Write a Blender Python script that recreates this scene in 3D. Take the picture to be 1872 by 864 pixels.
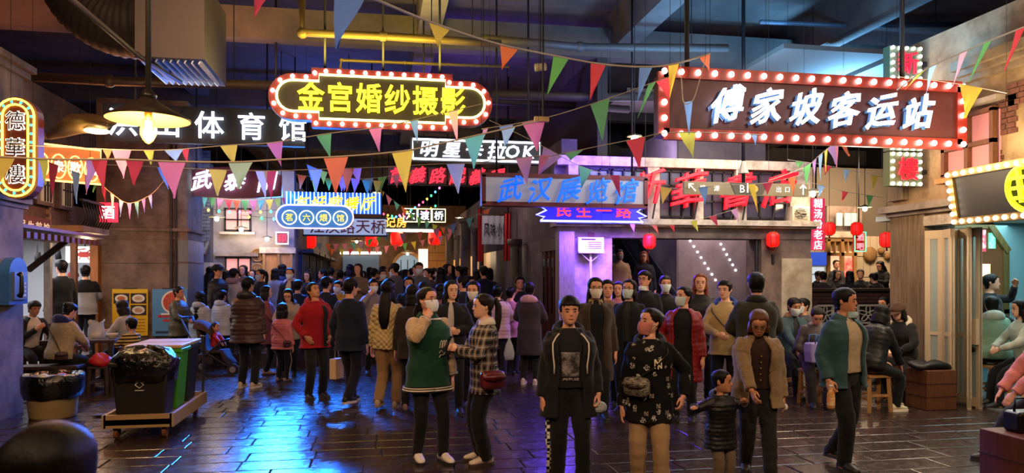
import bpy, bmesh, math, random
from mathutils import Vector, Matrix, noise
from math import sin, cos, pi, radians, sqrt, atan2
random.seed(7)
SC = bpy.context.scene
COL = SC.collection
for o in list(bpy.data.objects): bpy.data.objects.remove(o)

# ------------------------------------------------------------------ camera
# world: street runs along +Y, the camera stands at the origin and is turned 10.3 degrees to the right of the street
FPX, CAMH, HOR, YAW = 1350.0, 1.75, 505.0, radians(10.3)
SA, CA = sin(YAW), cos(YAW)
cam = bpy.data.cameras.new('camera'); camo = bpy.data.objects.new('camera', cam); COL.objects.link(camo)
camo.location = (0, 0, CAMH); camo.rotation_euler = (pi/2, 0, -YAW)
cam.sensor_width = 36; cam.lens = 36*FPX/1872; cam.shift_y = (HOR-432)/1872
cam.clip_start = .05; cam.clip_end = 300
SC.camera = camo
cam.dof.use_dof = True; cam.dof.focus_distance = 9.0; cam.dof.aperture_fstop = 2.8
# ------------------------------------------------------------------ world, exposure, large lights
wd = bpy.data.worlds.new('night'); SC.world = wd; wd.use_nodes = True
wd.node_tree.nodes['Background'].inputs[0].default_value = (.35, .38, .55, 1)
wd.node_tree.nodes['Background'].inputs[1].default_value = .02
vs = SC.view_settings
vs.view_transform = 'Standard'; vs.look = 'None'; vs.gamma = 1; vs.exposure = 0.4; vs.use_curve_mapping = False
try:
    SC.cycles.use_denoising = True; SC.cycles.sample_clamp_indirect = 3.0; SC.cycles.max_bounces = 6
    SC.cycles.use_light_tree = True; SC.cycles.caustics_reflective = False; SC.cycles.caustics_refractive = False
except Exception: pass

def W(px, D):                      # pixel column at camera depth D -> ground position
    l = (px-936)/FPX*D
    return (D*SA+l*CA, D*CA-l*SA)
def ZZ(py, D): return CAMH-(py-HOR)/FPX*D
def P3(px, py, D):
    x, y = W(px, D); return Vector((x, y, ZZ(py, D)))
def PY(px, py, Y):                 # pixel on the vertical plane y = Y
    k = (px-936)/FPX; D = Y/(CA-k*SA); return P3(px, py, D)
def PX(px, py, X):                 # pixel on the vertical plane x = X
    k = (px-936)/FPX; D = X/(SA+k*CA); return P3(px, py, D)
def DG(py): return CAMH*FPX/(py-HOR)   # depth of a floor point

def lin(h):
    if isinstance(h, str):
        h = h.lstrip('#'); c = [int(h[i:i+2], 16)/255 for i in (0, 2, 4)]
        return tuple(v/12.92 if v <= .04045 else ((v+.055)/1.055)**2.4 for v in c)
    return tuple(h[:3])

def lamp(kind, name, loc, energy, col='ffffff', size=.3, size_y=None, rot=None, spot=None, target=None, spread=None):
    l = bpy.data.lights.new(name, kind); l.energy = energy; l.color = lin(col)
    if kind == 'AREA':
        l.size = size
        if spread: l.spread = radians(spread)
        if size_y: l.shape = 'RECTANGLE'; l.size_y = size_y
    else: l.shadow_soft_size = size
    if kind == 'SPOT': l.spot_size = radians(spot or 90); l.spot_blend = .8
    o = bpy.data.objects.new(name, l); COL.objects.link(o); o.location = loc
    if target is not None: o.rotation_euler = (Vector(target)-Vector(loc)).to_track_quat('-Z', 'Y').to_euler()
    elif rot: o.rotation_euler = rot
    return o
# hall downlights (the hall goes on behind the camera with the same lamps)
for x, y, e, c in ((-3.2, .5, 420, 'ffd2a8'), (0.5, -.5, 420, 'ffd2a8'), (4.2, .2, 420, 'ffd2a8'), (6.2, 4.2, 260, 'ffe2c0'), (-1.5, 5.6, 150, 'ffc79c')):
    lamp('SPOT', 'hall_downlight', (x, y, 5.4), e, c, .3, spot=130, target=(x+.5, y+4.6, .6))
# warm, olive and blue fills added without fixtures to brighten the ceiling
for x, y, z, e, c in ((-3.6, 6.4, 5.0, 80, 'ff9a80'), (-6.3, 11.5, 4.6, 70, 'ff9a78'), (-2.4, 12.4, 5.2, 60, 'd89870'), (.4, 11.6, 5.0, 75, 'e0c868'), (3.2, 11.0, 5.2, 45, '5a8ac8'), (5.6, 11.4, 4.7, 120, '5a9cd0'), (8.8, 12.6, 5.0, 220, '5a9cd0'), (11.5, 16.5, 5.0, 120, '4a7cb0'), (2.0, 16.0, 4.9, 55, '6a4ae8'), (-1.2, 19.0, 4.7, 45, '3a6cff')):
    lamp('AREA', 'beam_uplight', (x, y, z-.3), e*1.3, c, .5, .5, rot=(pi, 0, 0), spread=165)
# ------------------------------------------------------------------ materials
MATS = {}
def M(key, col='808080', rough=.6, metal=0, emit=0, ecol=None, col2=None, nscale=6, nmix=(.4, .65), bump=0, bscale=40, stretch=None, alpha=1, trans=0, sheen=0, spec=.5, coat=0):
    if key in MATS: return MATS[key]
    m = bpy.data.materials.new(key); MATS[key] = m; m.use_nodes = True
    nt = m.node_tree; b = nt.nodes['Principled BSDF']; L = nt.links.new
    c = lin(col)
    b.inputs['Base Color'].default_value = (*c, 1); b.inputs['Roughness'].default_value = rough; b.inputs['Metallic'].default_value = metal
    b.inputs['Specular IOR Level'].default_value = spec
    if coat: b.inputs['Coat Weight'].default_value = coat
    if sheen: b.inputs['Sheen Weight'].default_value = sheen
    if trans: b.inputs['Transmission Weight'].default_value = trans
    if alpha < 1: b.inputs['Alpha'].default_value = alpha
    if emit:
        b.inputs['Emission Color'].default_value = (*lin(ecol or col), 1); b.inputs['Emission Strength'].default_value = emit
    if col2 or bump:
        tc = nt.nodes.new('ShaderNodeTexCoord'); mp = nt.nodes.new('ShaderNodeMapping'); L(tc.outputs['Object'], mp.inputs[0])
        if stretch: mp.inputs['Scale'].default_value = stretch
    if col2:
        n = nt.nodes.new('ShaderNodeTexNoise'); n.inputs['Scale'].default_value = nscale; n.inputs['Detail'].default_value = 6; n.inputs['Roughness'].default_value = .65
        L(mp.outputs[0], n.inputs['Vector'])
        r = nt.nodes.new('ShaderNodeValToRGB'); e = r.color_ramp.elements
        e[0].position, e[1].position = nmix; e[0].color = (*c, 1); e[1].color = (*lin(col2), 1)
        L(n.outputs['Fac'], r.inputs[0]); L(r.outputs[0], b.inputs['Base Color'])
    if bump:
        n2 = nt.nodes.new('ShaderNodeTexNoise'); n2.inputs['Scale'].default_value = bscale; n2.inputs['Detail'].default_value = 4
        L(mp.outputs[0], n2.inputs['Vector'])
        bp = nt.nodes.new('ShaderNodeBump'); bp.inputs['Strength'].default_value = bump; bp.inputs['Distance'].default_value = .02
        L(n2.outputs['Fac'], bp.inputs['Height']); L(bp.outputs[0], b.inputs['Normal'])
    return m
def E(key, col, s, sample=True):     # a glowing surface (bulb, tube, lit letter)
    if key in MATS: return MATS[key]
    m = M(key, col, .5, emit=s, ecol=col)
    try: m.cycles.emission_sampling = 'AUTO' if sample else 'NONE'
    except Exception: pass
    return m
def wood(key, a, b, sc=5, rough=.6): return M(key, a, rough, col2=b, nscale=sc, nmix=(.3, .7), stretch=(6, 6, .7), bump=.15, bscale=25)
def plaster(key, a, b, sc=2.5, rough=.85, mix=(.38, .66)): return M(key, a, rough, col2=b, nscale=sc, nmix=mix, bump=.35, bscale=9)

# ------------------------------------------------------------------ mesh building
def frame_along(pts):
    T = []
    for i in range(len(pts)):
        a = pts[max(0, i-1)]; b = pts[min(len(pts)-1, i+1)]; T.append((b-a).normalized() if (b-a).length > 1e-9 else Vector((0, 0, 1)))
    return T
class MB:
    def __init__(s): s.v = []; s.f = []; s.mi = []; s.cur = 0
    def face(s, *ix): s.f.append(ix); s.mi.append(s.cur)
    def box(s, c, d, R=None):
        x, y, z = d[0]/2, d[1]/2, d[2]/2; k = len(s.v)
        for p in ((-x,-y,-z),(x,-y,-z),(x,y,-z),(-x,y,-z),(-x,-y,z),(x,-y,z),(x,y,z),(-x,y,z)):
            p = Vector(p)
            if R is not None: p = R @ p
            s.v.append(Vector(c)+p)
        for q in ((0,3,2,1),(4,5,6,7),(0,1,5,4),(1,2,6,5),(2,3,7,6),(3,0,4,7)): s.face(*[k+i for i in q])
        return s
    def b2(s, x0, x1, y0, y1, z0, z1): return s.box(((x0+x1)/2,(y0+y1)/2,(z0+z1)/2), (abs(x1-x0),abs(y1-y0),abs(z1-z0)))
    def bar(s, a, b, w, h=None):
        a = Vector(a); b = Vector(b); d = b-a; q = d.to_track_quat('Z', 'Y').to_matrix()
        return s.box((a+b)/2, (w, h or w, d.length), q)
    def rings(s, rings, cap=True, close=True):
        k = len(s.v); n = len(rings[0])
        for r in rings: s.v.extend([Vector(p) for p in r])
        m = n if close else n-1
        for i in range(len(rings)-1):
            for j in range(m):
                a = k+i*n+j; b = k+i*n+(j+1) % n; s.face(a, b, b+n, a+n)
        if cap and close:
            s.face(*[k+j for j in reversed(range(n))]); e = k+(len(rings)-1)*n; s.face(*[e+j for j in range(n)])
        return s
    def tube(s, pts, rad, n=10, cap=True, up=None):
        pts = [Vector(p) for p in pts]
        if not isinstance(rad, (list, tuple)): rad = [rad]*len(pts)
        T = frame_along(pts); ref = Vector(up) if up else (Vector((0,0,1)) if abs(T[0].z) < .9 else Vector((0,1,0)))
        u = (ref-T[0]*ref.dot(T[0])).normalized(); R = []
        for i, p in enumerate(pts):
            u = (u-T[i]*u.dot(T[i]));  u = u.normalized() if u.length > 1e-6 else T[i].orthogonal().normalized()
            w = T[i].cross(u); r = rad[i]; ra, rb = r if isinstance(r, (tuple, list)) else (r, r)
            R.append([p+u*(ra*cos(2*pi*j/n))+w*(rb*sin(2*pi*j/n)) for j in range(n)])
        return s.rings(R, cap)
    def lathe(s, prof, c=(0,0,0), n=20, cap=True):
        c = Vector(c); return s.rings([[c+Vector((r*cos(2*pi*j/n), r*sin(2*pi*j/n), z)) for j in range(n)] for r, z in prof], cap)
    def ell(s, c, r, n=14, m=9, R=None):
        c = Vector(c); rs = []
        for i in range(m+1):
            t = -pi/2+pi*i/m; t = max(-pi/2+.08, min(pi/2-.08, t)); ring = []
            for j in range(n):
                p = Vector((r[0]*cos(t)*cos(2*pi*j/n), r[1]*cos(t)*sin(2*pi*j/n), r[2]*sin(t)))
                ring.append(c+(R @ p if R is not None else p))
            rs.append(ring)
        return s.rings(rs)
    def prism(s, poly, y0, y1):        # polygon in XZ extruded along Y (front at y0)
        k = len(s.v); n = len(poly)
        s.v.extend([Vector((x, y0, z)) for x, z in poly]); s.v.extend([Vector((x, y1, z)) for x, z in poly])
        s.face(*[k+i for i in range(n)]); s.face(*[k+n+i for i in reversed(range(n))])
        for i in range(n):
            j = (i+1) % n; s.face(k+i, k+n+i, k+n+j, k+j)
        return s
    def mesh(s, name, smooth=False):
        me = bpy.data.meshes.new(name); me.from_pydata([tuple(p) for p in s.v], [], s.f)
        if any(s.mi): me.polygons.foreach_set('material_index', s.mi)
        if smooth: me.polygons.foreach_set('use_smooth', [True]*len(me.polygons))
        return me
    def build(s, name, mat, parent=None, smooth=False, loc=None, fix=True):
        me = s.mesh(name, smooth)
        if fix:
            bm = bmesh.new(); bm.from_mesh(me); bmesh.ops.recalc_face_normals(bm, faces=bm.faces); bm.to_mesh(me); bm.free()
        for m in (mat if isinstance(mat, (list, tuple)) else [mat]): me.materials.append(m)
        return link(name, me, parent, loc)
def link(name, me, parent=None, loc=None, rot=None, sc=None):
    o = bpy.data.objects.new(name, me); COL.objects.link(o)
    if parent is not None: o.parent = parent
    if loc is not None: o.location = loc
    if rot is not None: o.rotation_euler = rot
    if sc is not None: o.scale = sc
    return o
def tag(o, label=None, cat=None, group=None, kind=None):
    if label: o['label'] = label
    if cat: o['category'] = cat
    if group: o['group'] = group
    if kind: o['kind'] = kind
    return o
def thing(name, label, cat, loc=(0,0,0), rz=0, group=None):
    o = bpy.data.objects.new(name, None); COL.objects.link(o); o.location = loc; o.rotation_euler = (0, 0, rz)
    o.empty_display_size = .1
    return tag(o, label, cat, group)
def struct(name, mb, mat, parent=None, smooth=False, label=None):
    o = mb.build(name, mat, parent, smooth)
    if parent is None: o['kind'] = 'structure'
    if label: o['label'] = label
    return o
def copy_tree(o, parent=None):
    c = o.copy(); COL.objects.link(c)
    if parent is not None: c.parent = parent
    for ch in list(o.children): copy_tree(ch, c)
    return c
def smooth_mod(o, ang=40):
    o.data.polygons.foreach_set('use_smooth', [True]*len(o.data.polygons))
    try: o.data.set_sharp_from_angle(angle=radians(ang))
    except Exception: pass
    return o
def bevel(o, w=.01, seg=2):
    m = o.modifiers.new('bevel', 'BEVEL'); m.width = w; m.segments = seg; m.limit_method = 'ANGLE'; MODS.append(o); return o
MODS = []
def bake(objs):
    bpy.context.view_layer.update(); dg = bpy.context.evaluated_depsgraph_get()
    out = []
    for o in objs: out.append((o, bpy.data.meshes.new_from_object(o.evaluated_get(dg))))
    for o, me in out: o.modifiers.clear(); o.data = me
# ------------------------------------------------------------------ lettering: one mesh per character
GL = {}
def glyphs(chars, style):
    todo = []
    for ch in chars:
        if (ch, style) in GL: continue
        cu = bpy.data.curves.new('letter', 'FONT'); cu.body = ch; cu.size = 1; cu.resolution_u = 2
        if style == 'bold': cu.extrude = .04; cu.bevel_depth = .008; cu.bevel_resolution = 0
        elif style == 'xbold': cu.extrude = .04; cu.bevel_depth = .017; cu.bevel_resolution = 0
        elif style == 'thin': cu.extrude = .01
        elif style == 'tube': cu.fill_mode = 'NONE'; cu.bevel_depth = .011; cu.bevel_resolution = 0; cu.offset = .012
        o = bpy.data.objects.new('letter', cu); COL.objects.link(o); todo.append((ch, o))
    if not todo: return
    bpy.context.view_layer.update(); dg = bpy.context.evaluated_depsgraph_get()
    for ch, o in todo:
        me = bpy.data.meshes.new_from_object(o.evaluated_get(dg))
        # letters come out in XY; stand them up facing -Y, centred, unit height
        xs = [v.co.x for v in me.vertices]; ys = [v.co.y for v in me.vertices]
        cx, cy = (min(xs)+max(xs))/2, (min(ys)+max(ys))/2
        if ch in '一': cy = .37
        for v in me.vertices: v.co = Vector((v.co.x-cx, -v.co.z, v.co.y-cy))
        me.materials.clear(); GL[(ch, style)] = me
        bpy.data.objects.remove(o)
GMESH = {}
def letter(ch, style, mat, parent, loc, h, w=None, shear=0, name='letter', rz=0, rx=0, flat=1):
    me = GMESH.get((ch, style, mat.name))
    if me is None:
        if style in ('brush', 'italic') and (ch, style) not in GL:      # slanted, swelling strokes
            if (ch, 'xbold') not in GL: glyphs([ch], 'xbold')
            b = GL[(ch, 'xbold')].copy(); am = .05 if style == 'brush' else 0
            for v in b.vertices:
                x, y, z = v.co; v.co = Vector((x+.16*z+am*.5*sin(5*z+x*2), y, z*(1+am*1.6*(x+.2))+am*sin(4.2*x+.6)+(.10*x if am else 0)))
            GL[(ch, style)] = b
        if (ch, style) not in GL: glyphs([ch], style)
        me = GL[(ch, style)].copy(); me.materials.clear(); me.materials.append(mat); GMESH[(ch, style, mat.name)] = me
    o = link(name, me, parent)
    sx = (w or h)
    o.location = loc; o.scale = (sx, h*flat, h); o.rotation_euler = (rx, shear, rz)
    return o
for st, chs in (('bold', '洪山体育馆武泰闸金宫婚纱摄影傅家坡客运站明星卡拉OK武汉展览馆民生一路友好歌舞厅江汉路天桥糊汤粉老店首義路起義門六渡桥记房新華書店风味小馆号生煎馆鸡虾'),
                ('xbold', '金宫婚纱摄影傅家坡客运站明星卡拉OK新華書店首義路起義門德華樓酒吧友好歌舞厅武汉展览馆'),
                ('thin', 'B1C情源出口茗六煨馆NY民衆歡園印'), ('tube', '德華樓新大民樓酒吧茗六煨馆民衆歡園')):
    glyphs(dict.fromkeys(chs), st)
# ------------------------------------------------------------------ people: one continuous body mesh, clothes and hair over it
# canonical figure 1.70 m tall, standing at the origin, facing -Y, its left hand at +X
V = Vector
HEADH = .225
HP = [  # height along the head, front, back, side
 (0.00,.070,.000,.020),(0.05,.087,.018,.038),(0.14,.093,.042,.052),(0.25,.0915,.062,.061),(0.38,.090,.082,.068),
 (0.47,.0865,.092,.071),(0.55,.0875,.097,.073),(0.64,.093,.100,.0745),(0.75,.089,.099,.074),(0.86,.068,.084,.062),(0.945,.040,.056,.041),(1.0,.012,.018,.014)]
def lerp_tab(tab, t):
    if t <= tab[0][0]: return tab[0][1:]
    for a, b in zip(tab, tab[1:]):
        if t <= b[0]:
            k = (t-a[0])/(b[0]-a[0]); return tuple(p+(q-p)*k for p, q in zip(a[1:], b[1:]))
    return tab[-1][1:]
def head_pt(th, t, off=0, wide=1):
    F, B, S = lerp_tab(HP, t); s, c = sin(th), cos(th); e = .88
    x = (S*wide+off)*math.copysign(abs(s)**e, s); f = (F+off) if c > 0 else (B+off)
    return V((x, -f*math.copysign(abs(c)**e, c), t*HEADH))
TORSO = [(.78,.125,.085,0),(.86,.160,.105,.01),(.93,.165,.108,.01),(1.02,.148,.098,0),(1.12,.145,.098,-.004),(1.24,.162,.112,-.006),(1.32,.160,.105,0),(1.375,.132,.090,.01),(1.415,.086,.070,.015),(1.445,.060,.060,.015),(1.47,.053,.057,.012)]
SKIN = {'a': ('d9a184', 'c98a6c'), 'b': ('c48a68', 'b07552'), 'c': ('e2b498', 'd29b80')}
def skin(k='a'):
    a, b = SKIN[k]; m = M('skin_'+k, a, .5, col2=b, nscale=9, spec=.4); return m
def ikj(a, t, l1, l2, pole):
    d = t-a; L = max(.05, min(d.length, (l1+l2)*.998)); u = d.normalized()
    x = (l1*l1-l2*l2+L*L)/(2*L); h = sqrt(max(0, l1*l1-x*x)); q = pole-u*pole.dot(u)
    q = q.normalized() if q.length > 1e-5 else u.orthogonal().normalized()
    return a+u*x+q*h, a+u*L
ARMS = {  # wrist (x outwards, y, z), thumb hint, elbow hint, finger curl
 'down': ((.245,-.03,.83), (-.2,-1,0), (.3,1,0), .45), 'swingf': ((.235,-.2,.87), (-.3,-1,.3), (.2,1,-.2), .5), 'swingb': ((.25,.16,.86), (-.2,-1,0), (.3,1,.3), .5),
 'pocket': ((.2,-.1,.93), (-.4,-.6,-.4), (.8,.6,0), .5), 'front': ((.07,-.25,1.03), (-.1,-.3,1), (1,.3,-.4), .8), 'phone': ((.07,-.3,1.17), (-.4,-.1,1), (.8,.2,-1), .9),
 'cheek': ((.10,-.17,1.44), (-.3,.4,1), (.9,-.2,-1), .8), 'belly': ((.04,-.19,1.08), (-.1,-.3,1), (1,.3,-.3), .6), 'up': ((.12,-.3,1.55), (-.3,.3,1), (.8,.1,-1), .7),
 'knee': ((.12,-.42,.98), (-.6,-.3,.3), (1,.4,.2), .4), 'table': ((.10,-.36,1.08), (-.8,-.3,.5), (1,.3,-.3), .6), 'carry': ((.26,-.05,.86), (-.2,-1,.1), (.3,1,0), 1.25)}
def add_hand(mb, w, d, th, side, curl, sc=1):
    d = d.normalized(); th = (th-d*th.dot(d)).normalized(); n = th.cross(d)*side*-1     # n: palm side
    def P(a, b, c): return w+(d*a+th*b+n*c)*sc
    R = []
    for a, hw, ht in ((-.02,.024,.019),(.012,.028,.017),(.045,.039,.0155),(.085,.041,.014),(.098,.036,.011)):
        R.append([P(a, hw*cos(2*pi*j/10), ht*sin(2*pi*j/10)+a*.12) for j in range(10)])
    mb.rings(R)
    for i, (b, l, r) in enumerate(((.031,.070,.0087),(.0105,.079,.009),(-.0105,.073,.0087),(-.031,.056,.0078))):
        p = P(.088, b, .011); pts = [P(.07, b*.95, .008), p]; ang = curl*.45; dirv = 0
        for k, seg in enumerate((.46,.31,.23)):
            dirv = ang+curl*k*.75; sp = b*.35
            p = p+(d*cos(dirv)+n*sin(dirv)+th*sp*(1 if k == 0 else .2))*l*seg*sc; pts.append(p)
        mb.tube(pts, [r*sc*q for q in (1.0,1.02,1,.94,.78)], 7)
    t0 = P(.018,.02,.006); t1 = P(.045,.047,.014+.012*curl); t2 = P(.075,.054-.008*curl,.018+.02*curl); t3 = P(.098,.050-.02*curl,.02+.028*curl)
    mb.tube([t0,t1,t2,t3], [.014*sc,.0115*sc,.0095*sc,.0075*sc], 7)
PTEX = None
def folds(o, strength, size):
    t = bpy.data.textures.get('folds%.3f' % size)
    if t is None: t = bpy.data.textures.new('folds%.3f' % size, 'CLOUDS'); t.noise_scale = size; t.noise_depth = 2
    m = o.modifiers.new('folds', 'DISPLACE'); m.texture = t; m.strength = strength; m.texture_coords = 'LOCAL'; m.mid_level = .5
def remesh(o, vox, dec=None, sm=2, disp=None):
    o.data.polygons.foreach_set('use_smooth', [True]*len(o.data.polygons))
    m = o.modifiers.new('remesh', 'REMESH'); m.mode = 'VOXEL'; m.voxel_size = vox; m.use_smooth_shade = True
    if sm: s = o.modifiers.new('smooth', 'SMOOTH'); s.iterations = sm; s.factor = .5
    if disp: folds(o, *disp)
    if dec: d = o.modifiers.new('decimate', 'DECIMATE'); d.ratio = dec
    MODS.append(o); return o
def cloth(c, kind='plain'):
    k = 'cloth_%s_%s' % (kind, c)
    if k in MATS: return MATS[k]
    r = lin(c); d = tuple(v*.72 for v in r)
    if kind == 'plain': return M(k, c, .85, bump=.12, bscale=60, sheen=.1, spec=.25)
    if kind == 'puffer': return M(k, c, .5, bump=.25, bscale=22, spec=.4)
    if kind == 'fleece': return M(k, c, .95, bump=.6, bscale=110, sheen=.3, spec=.15, col2=d, nscale=30)
    if kind == 'denim': return M(k, c, .85, bump=.2, bscale=90, col2=d, nscale=14, spec=.2)
    if kind == 'leather': return M(k, c, .35, bump=.2, bscale=30)
    m = M(k, c, .85, spec=.2); nt = m.node_tree; b = nt.nodes['Principled BSDF']; L = nt.links.new
    tc = nt.nodes.new('ShaderNodeTexCoord')
    def math1(op, a, bb=None):
        n = nt.nodes.new('ShaderNodeMath'); n.operation = op
        for i, v in enumerate((a, bb)):
            if v is None: continue
            if isinstance(v, (int, float)): n.inputs[i].default_value = v
            else: L(v, n.inputs[i])
        return n.outputs[0]
    sp = nt.nodes.new('ShaderNodeSeparateXYZ'); L(tc.outputs['Object'], sp.inputs[0]); X, Y, Z = sp.outputs
    mix = nt.nodes.new('ShaderNodeMix'); mix.data_type = 'RGBA'; A, B, F = mix.inputs[6], mix.inputs[7], mix.inputs[0]
    A.default_value = (*r, 1); L(mix.outputs[2], b.inputs['Base Color'])
    if kind == 'plaid':
        XY = math1('ADD', X, Y)
        def band(v, per, w, ph=0): return math1('LESS_THAN', math1('FRACT', math1('ADD', math1('MULTIPLY', v, 1/per), ph)), w)
        s = math1('ADD', math1('ADD', band(XY, .085, .28), band(Z, .085, .28)), math1('MULTIPLY', math1('ADD', band(XY, .0425, .1, .3), band(Z, .0425, .1, .3)), .7))
        tw = math1('MULTIPLY', s, math1('ADD', .3, band(math1('ADD', XY, Z), .012, .5)))
        L(math1('MINIMUM', math1('MULTIPLY', tw, .42), 1), F); B.default_value = (.62,.52,.42, 1)
    elif kind == 'mono':      # scattered pale marks on black
        vo = nt.nodes.new('ShaderNodeTexVoronoi'); vo.inputs['Scale'].default_value = 11; L(tc.outputs['Object'], vo.inputs['Vector'])
        vo2 = nt.nodes.new('ShaderNodeTexVoronoi'); vo2.feature = 'DISTANCE_TO_EDGE'; vo2.inputs['Scale'].default_value = 48; L(tc.outputs['Object'], vo2.inputs['Vector'])
        n2 = math1('MULTIPLY', math1('LESS_THAN', vo.outputs['Distance'], .3), math1('LESS_THAN', vo2.outputs['Distance'], .1))
        L(math1('MULTIPLY', n2, .8), F); B.default_value = (.6,.58,.52, 1)
    elif kind == 'stripes':   # broad rows of colour
        fr = math1('FRACT', math1('MULTIPLY', Z, 1/.075)); L(math1('LESS_THAN', fr, .45), F); B.default_value = (*lin('1d1a1c'), 1)
    elif kind == 'quilt':
        w = math1('MULTIPLY', math1('ADD', math1('ABSOLUTE', math1('SINE', math1('MULTIPLY', math1('ADD', math1('ADD', X, Y), Z), 42))), math1('ABSOLUTE', math1('SINE', math1('MULTIPLY', math1('SUBTRACT', math1('ADD', X, Y), Z), 42)))), .5)
        bp = nt.nodes.new('ShaderNodeBump'); bp.inputs['Strength'].default_value = .9; bp.inputs['Distance'].default_value = .02; L(w, bp.inputs['Height']); L(bp.outputs[0], b.inputs['Normal'])
        F.default_value = 0
    elif kind == 'twotone':   # black yoke over the lower colour
        L(math1('GREATER_THAN', Z, 1.2), F); B.default_value = (*lin('15161b'), 1)
    elif kind == 'check':
        ck = nt.nodes.new('ShaderNodeTexChecker'); ck.inputs['Scale'].default_value = 34; L(tc.outputs['Object'], ck.inputs[0]); L(ck.outputs['Fac'], F); B.default_value = (.75,.72,.66, 1)
    return m
EYE_ME = {}
def eye_mesh():
    if 'e' in EYE_ME: return EYE_ME['e']
    mb = MB(); mb.ell((0,0,0), (.0145,.006,.0052), 12, 6); me = mb.mesh('eye', True)
    m = M('eye', 'd8cfc6', .25); nt = m.node_tree; L = nt.links.new
    tc = nt.nodes.new('ShaderNodeTexCoord'); sp = nt.nodes.new('ShaderNodeSeparateXYZ'); L(tc.outputs['Object'], sp.inputs[0])
    a = nt.nodes.new('ShaderNodeMath'); a.operation = 'ABSOLUTE'; L(sp.outputs[0], a.inputs[0])
    g = nt.nodes.new('ShaderNodeValToRGB'); mm = nt.nodes.new('ShaderNodeMath'); mm.operation = 'MULTIPLY'; mm.inputs[1].default_value = 60; L(a.outputs[0], mm.inputs[0]); L(mm.outputs[0], g.inputs[0])
    e = g.color_ramp.elements; e[0].position = .42; e[0].color = (.012,.008,.006,1); e[1].position = .5; e[1].color = (.5,.46,.42,1); x = e.new(.84); x.color = (.03,.02,.015,1)
    L(g.outputs[0], nt.nodes['Principled BSDF'].inputs['Base Color'])
    me.materials.append(m); EYE_ME['e'] = me
    mb = MB(); mb.tube([(-.018,.004,-.002),(-.006,-.001,.003),(.008,-.001,.002),(.018,.005,-.004)], [.002,.0036,.0036,.0018], 6); me2 = mb.mesh('eyebrow', True); me2.materials.append(M('brow','1c1410',.8)); EYE_ME['b'] = me2
    mb = MB(); mb.tube([(-.024,.008,0),(-.012,.001,.001),(0,-.001,0),(.012,.001,.001),(.024,.008,0)], [(.0015,.002),(.006,.005),(.0068,.005),(.006,.005),(.0015,.002)], 8); me3 = mb.mesh('lips', True); me3.materials.append(M('lips','a84f4a',.45)); EYE_ME['l'] = me3
    return me
HAIRC = {'black': '0e0b0b', 'dark': '1b1310', 'brown': '5a3822', 'auburn': '7a3c20', 'grey': '4d4845'}

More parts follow.
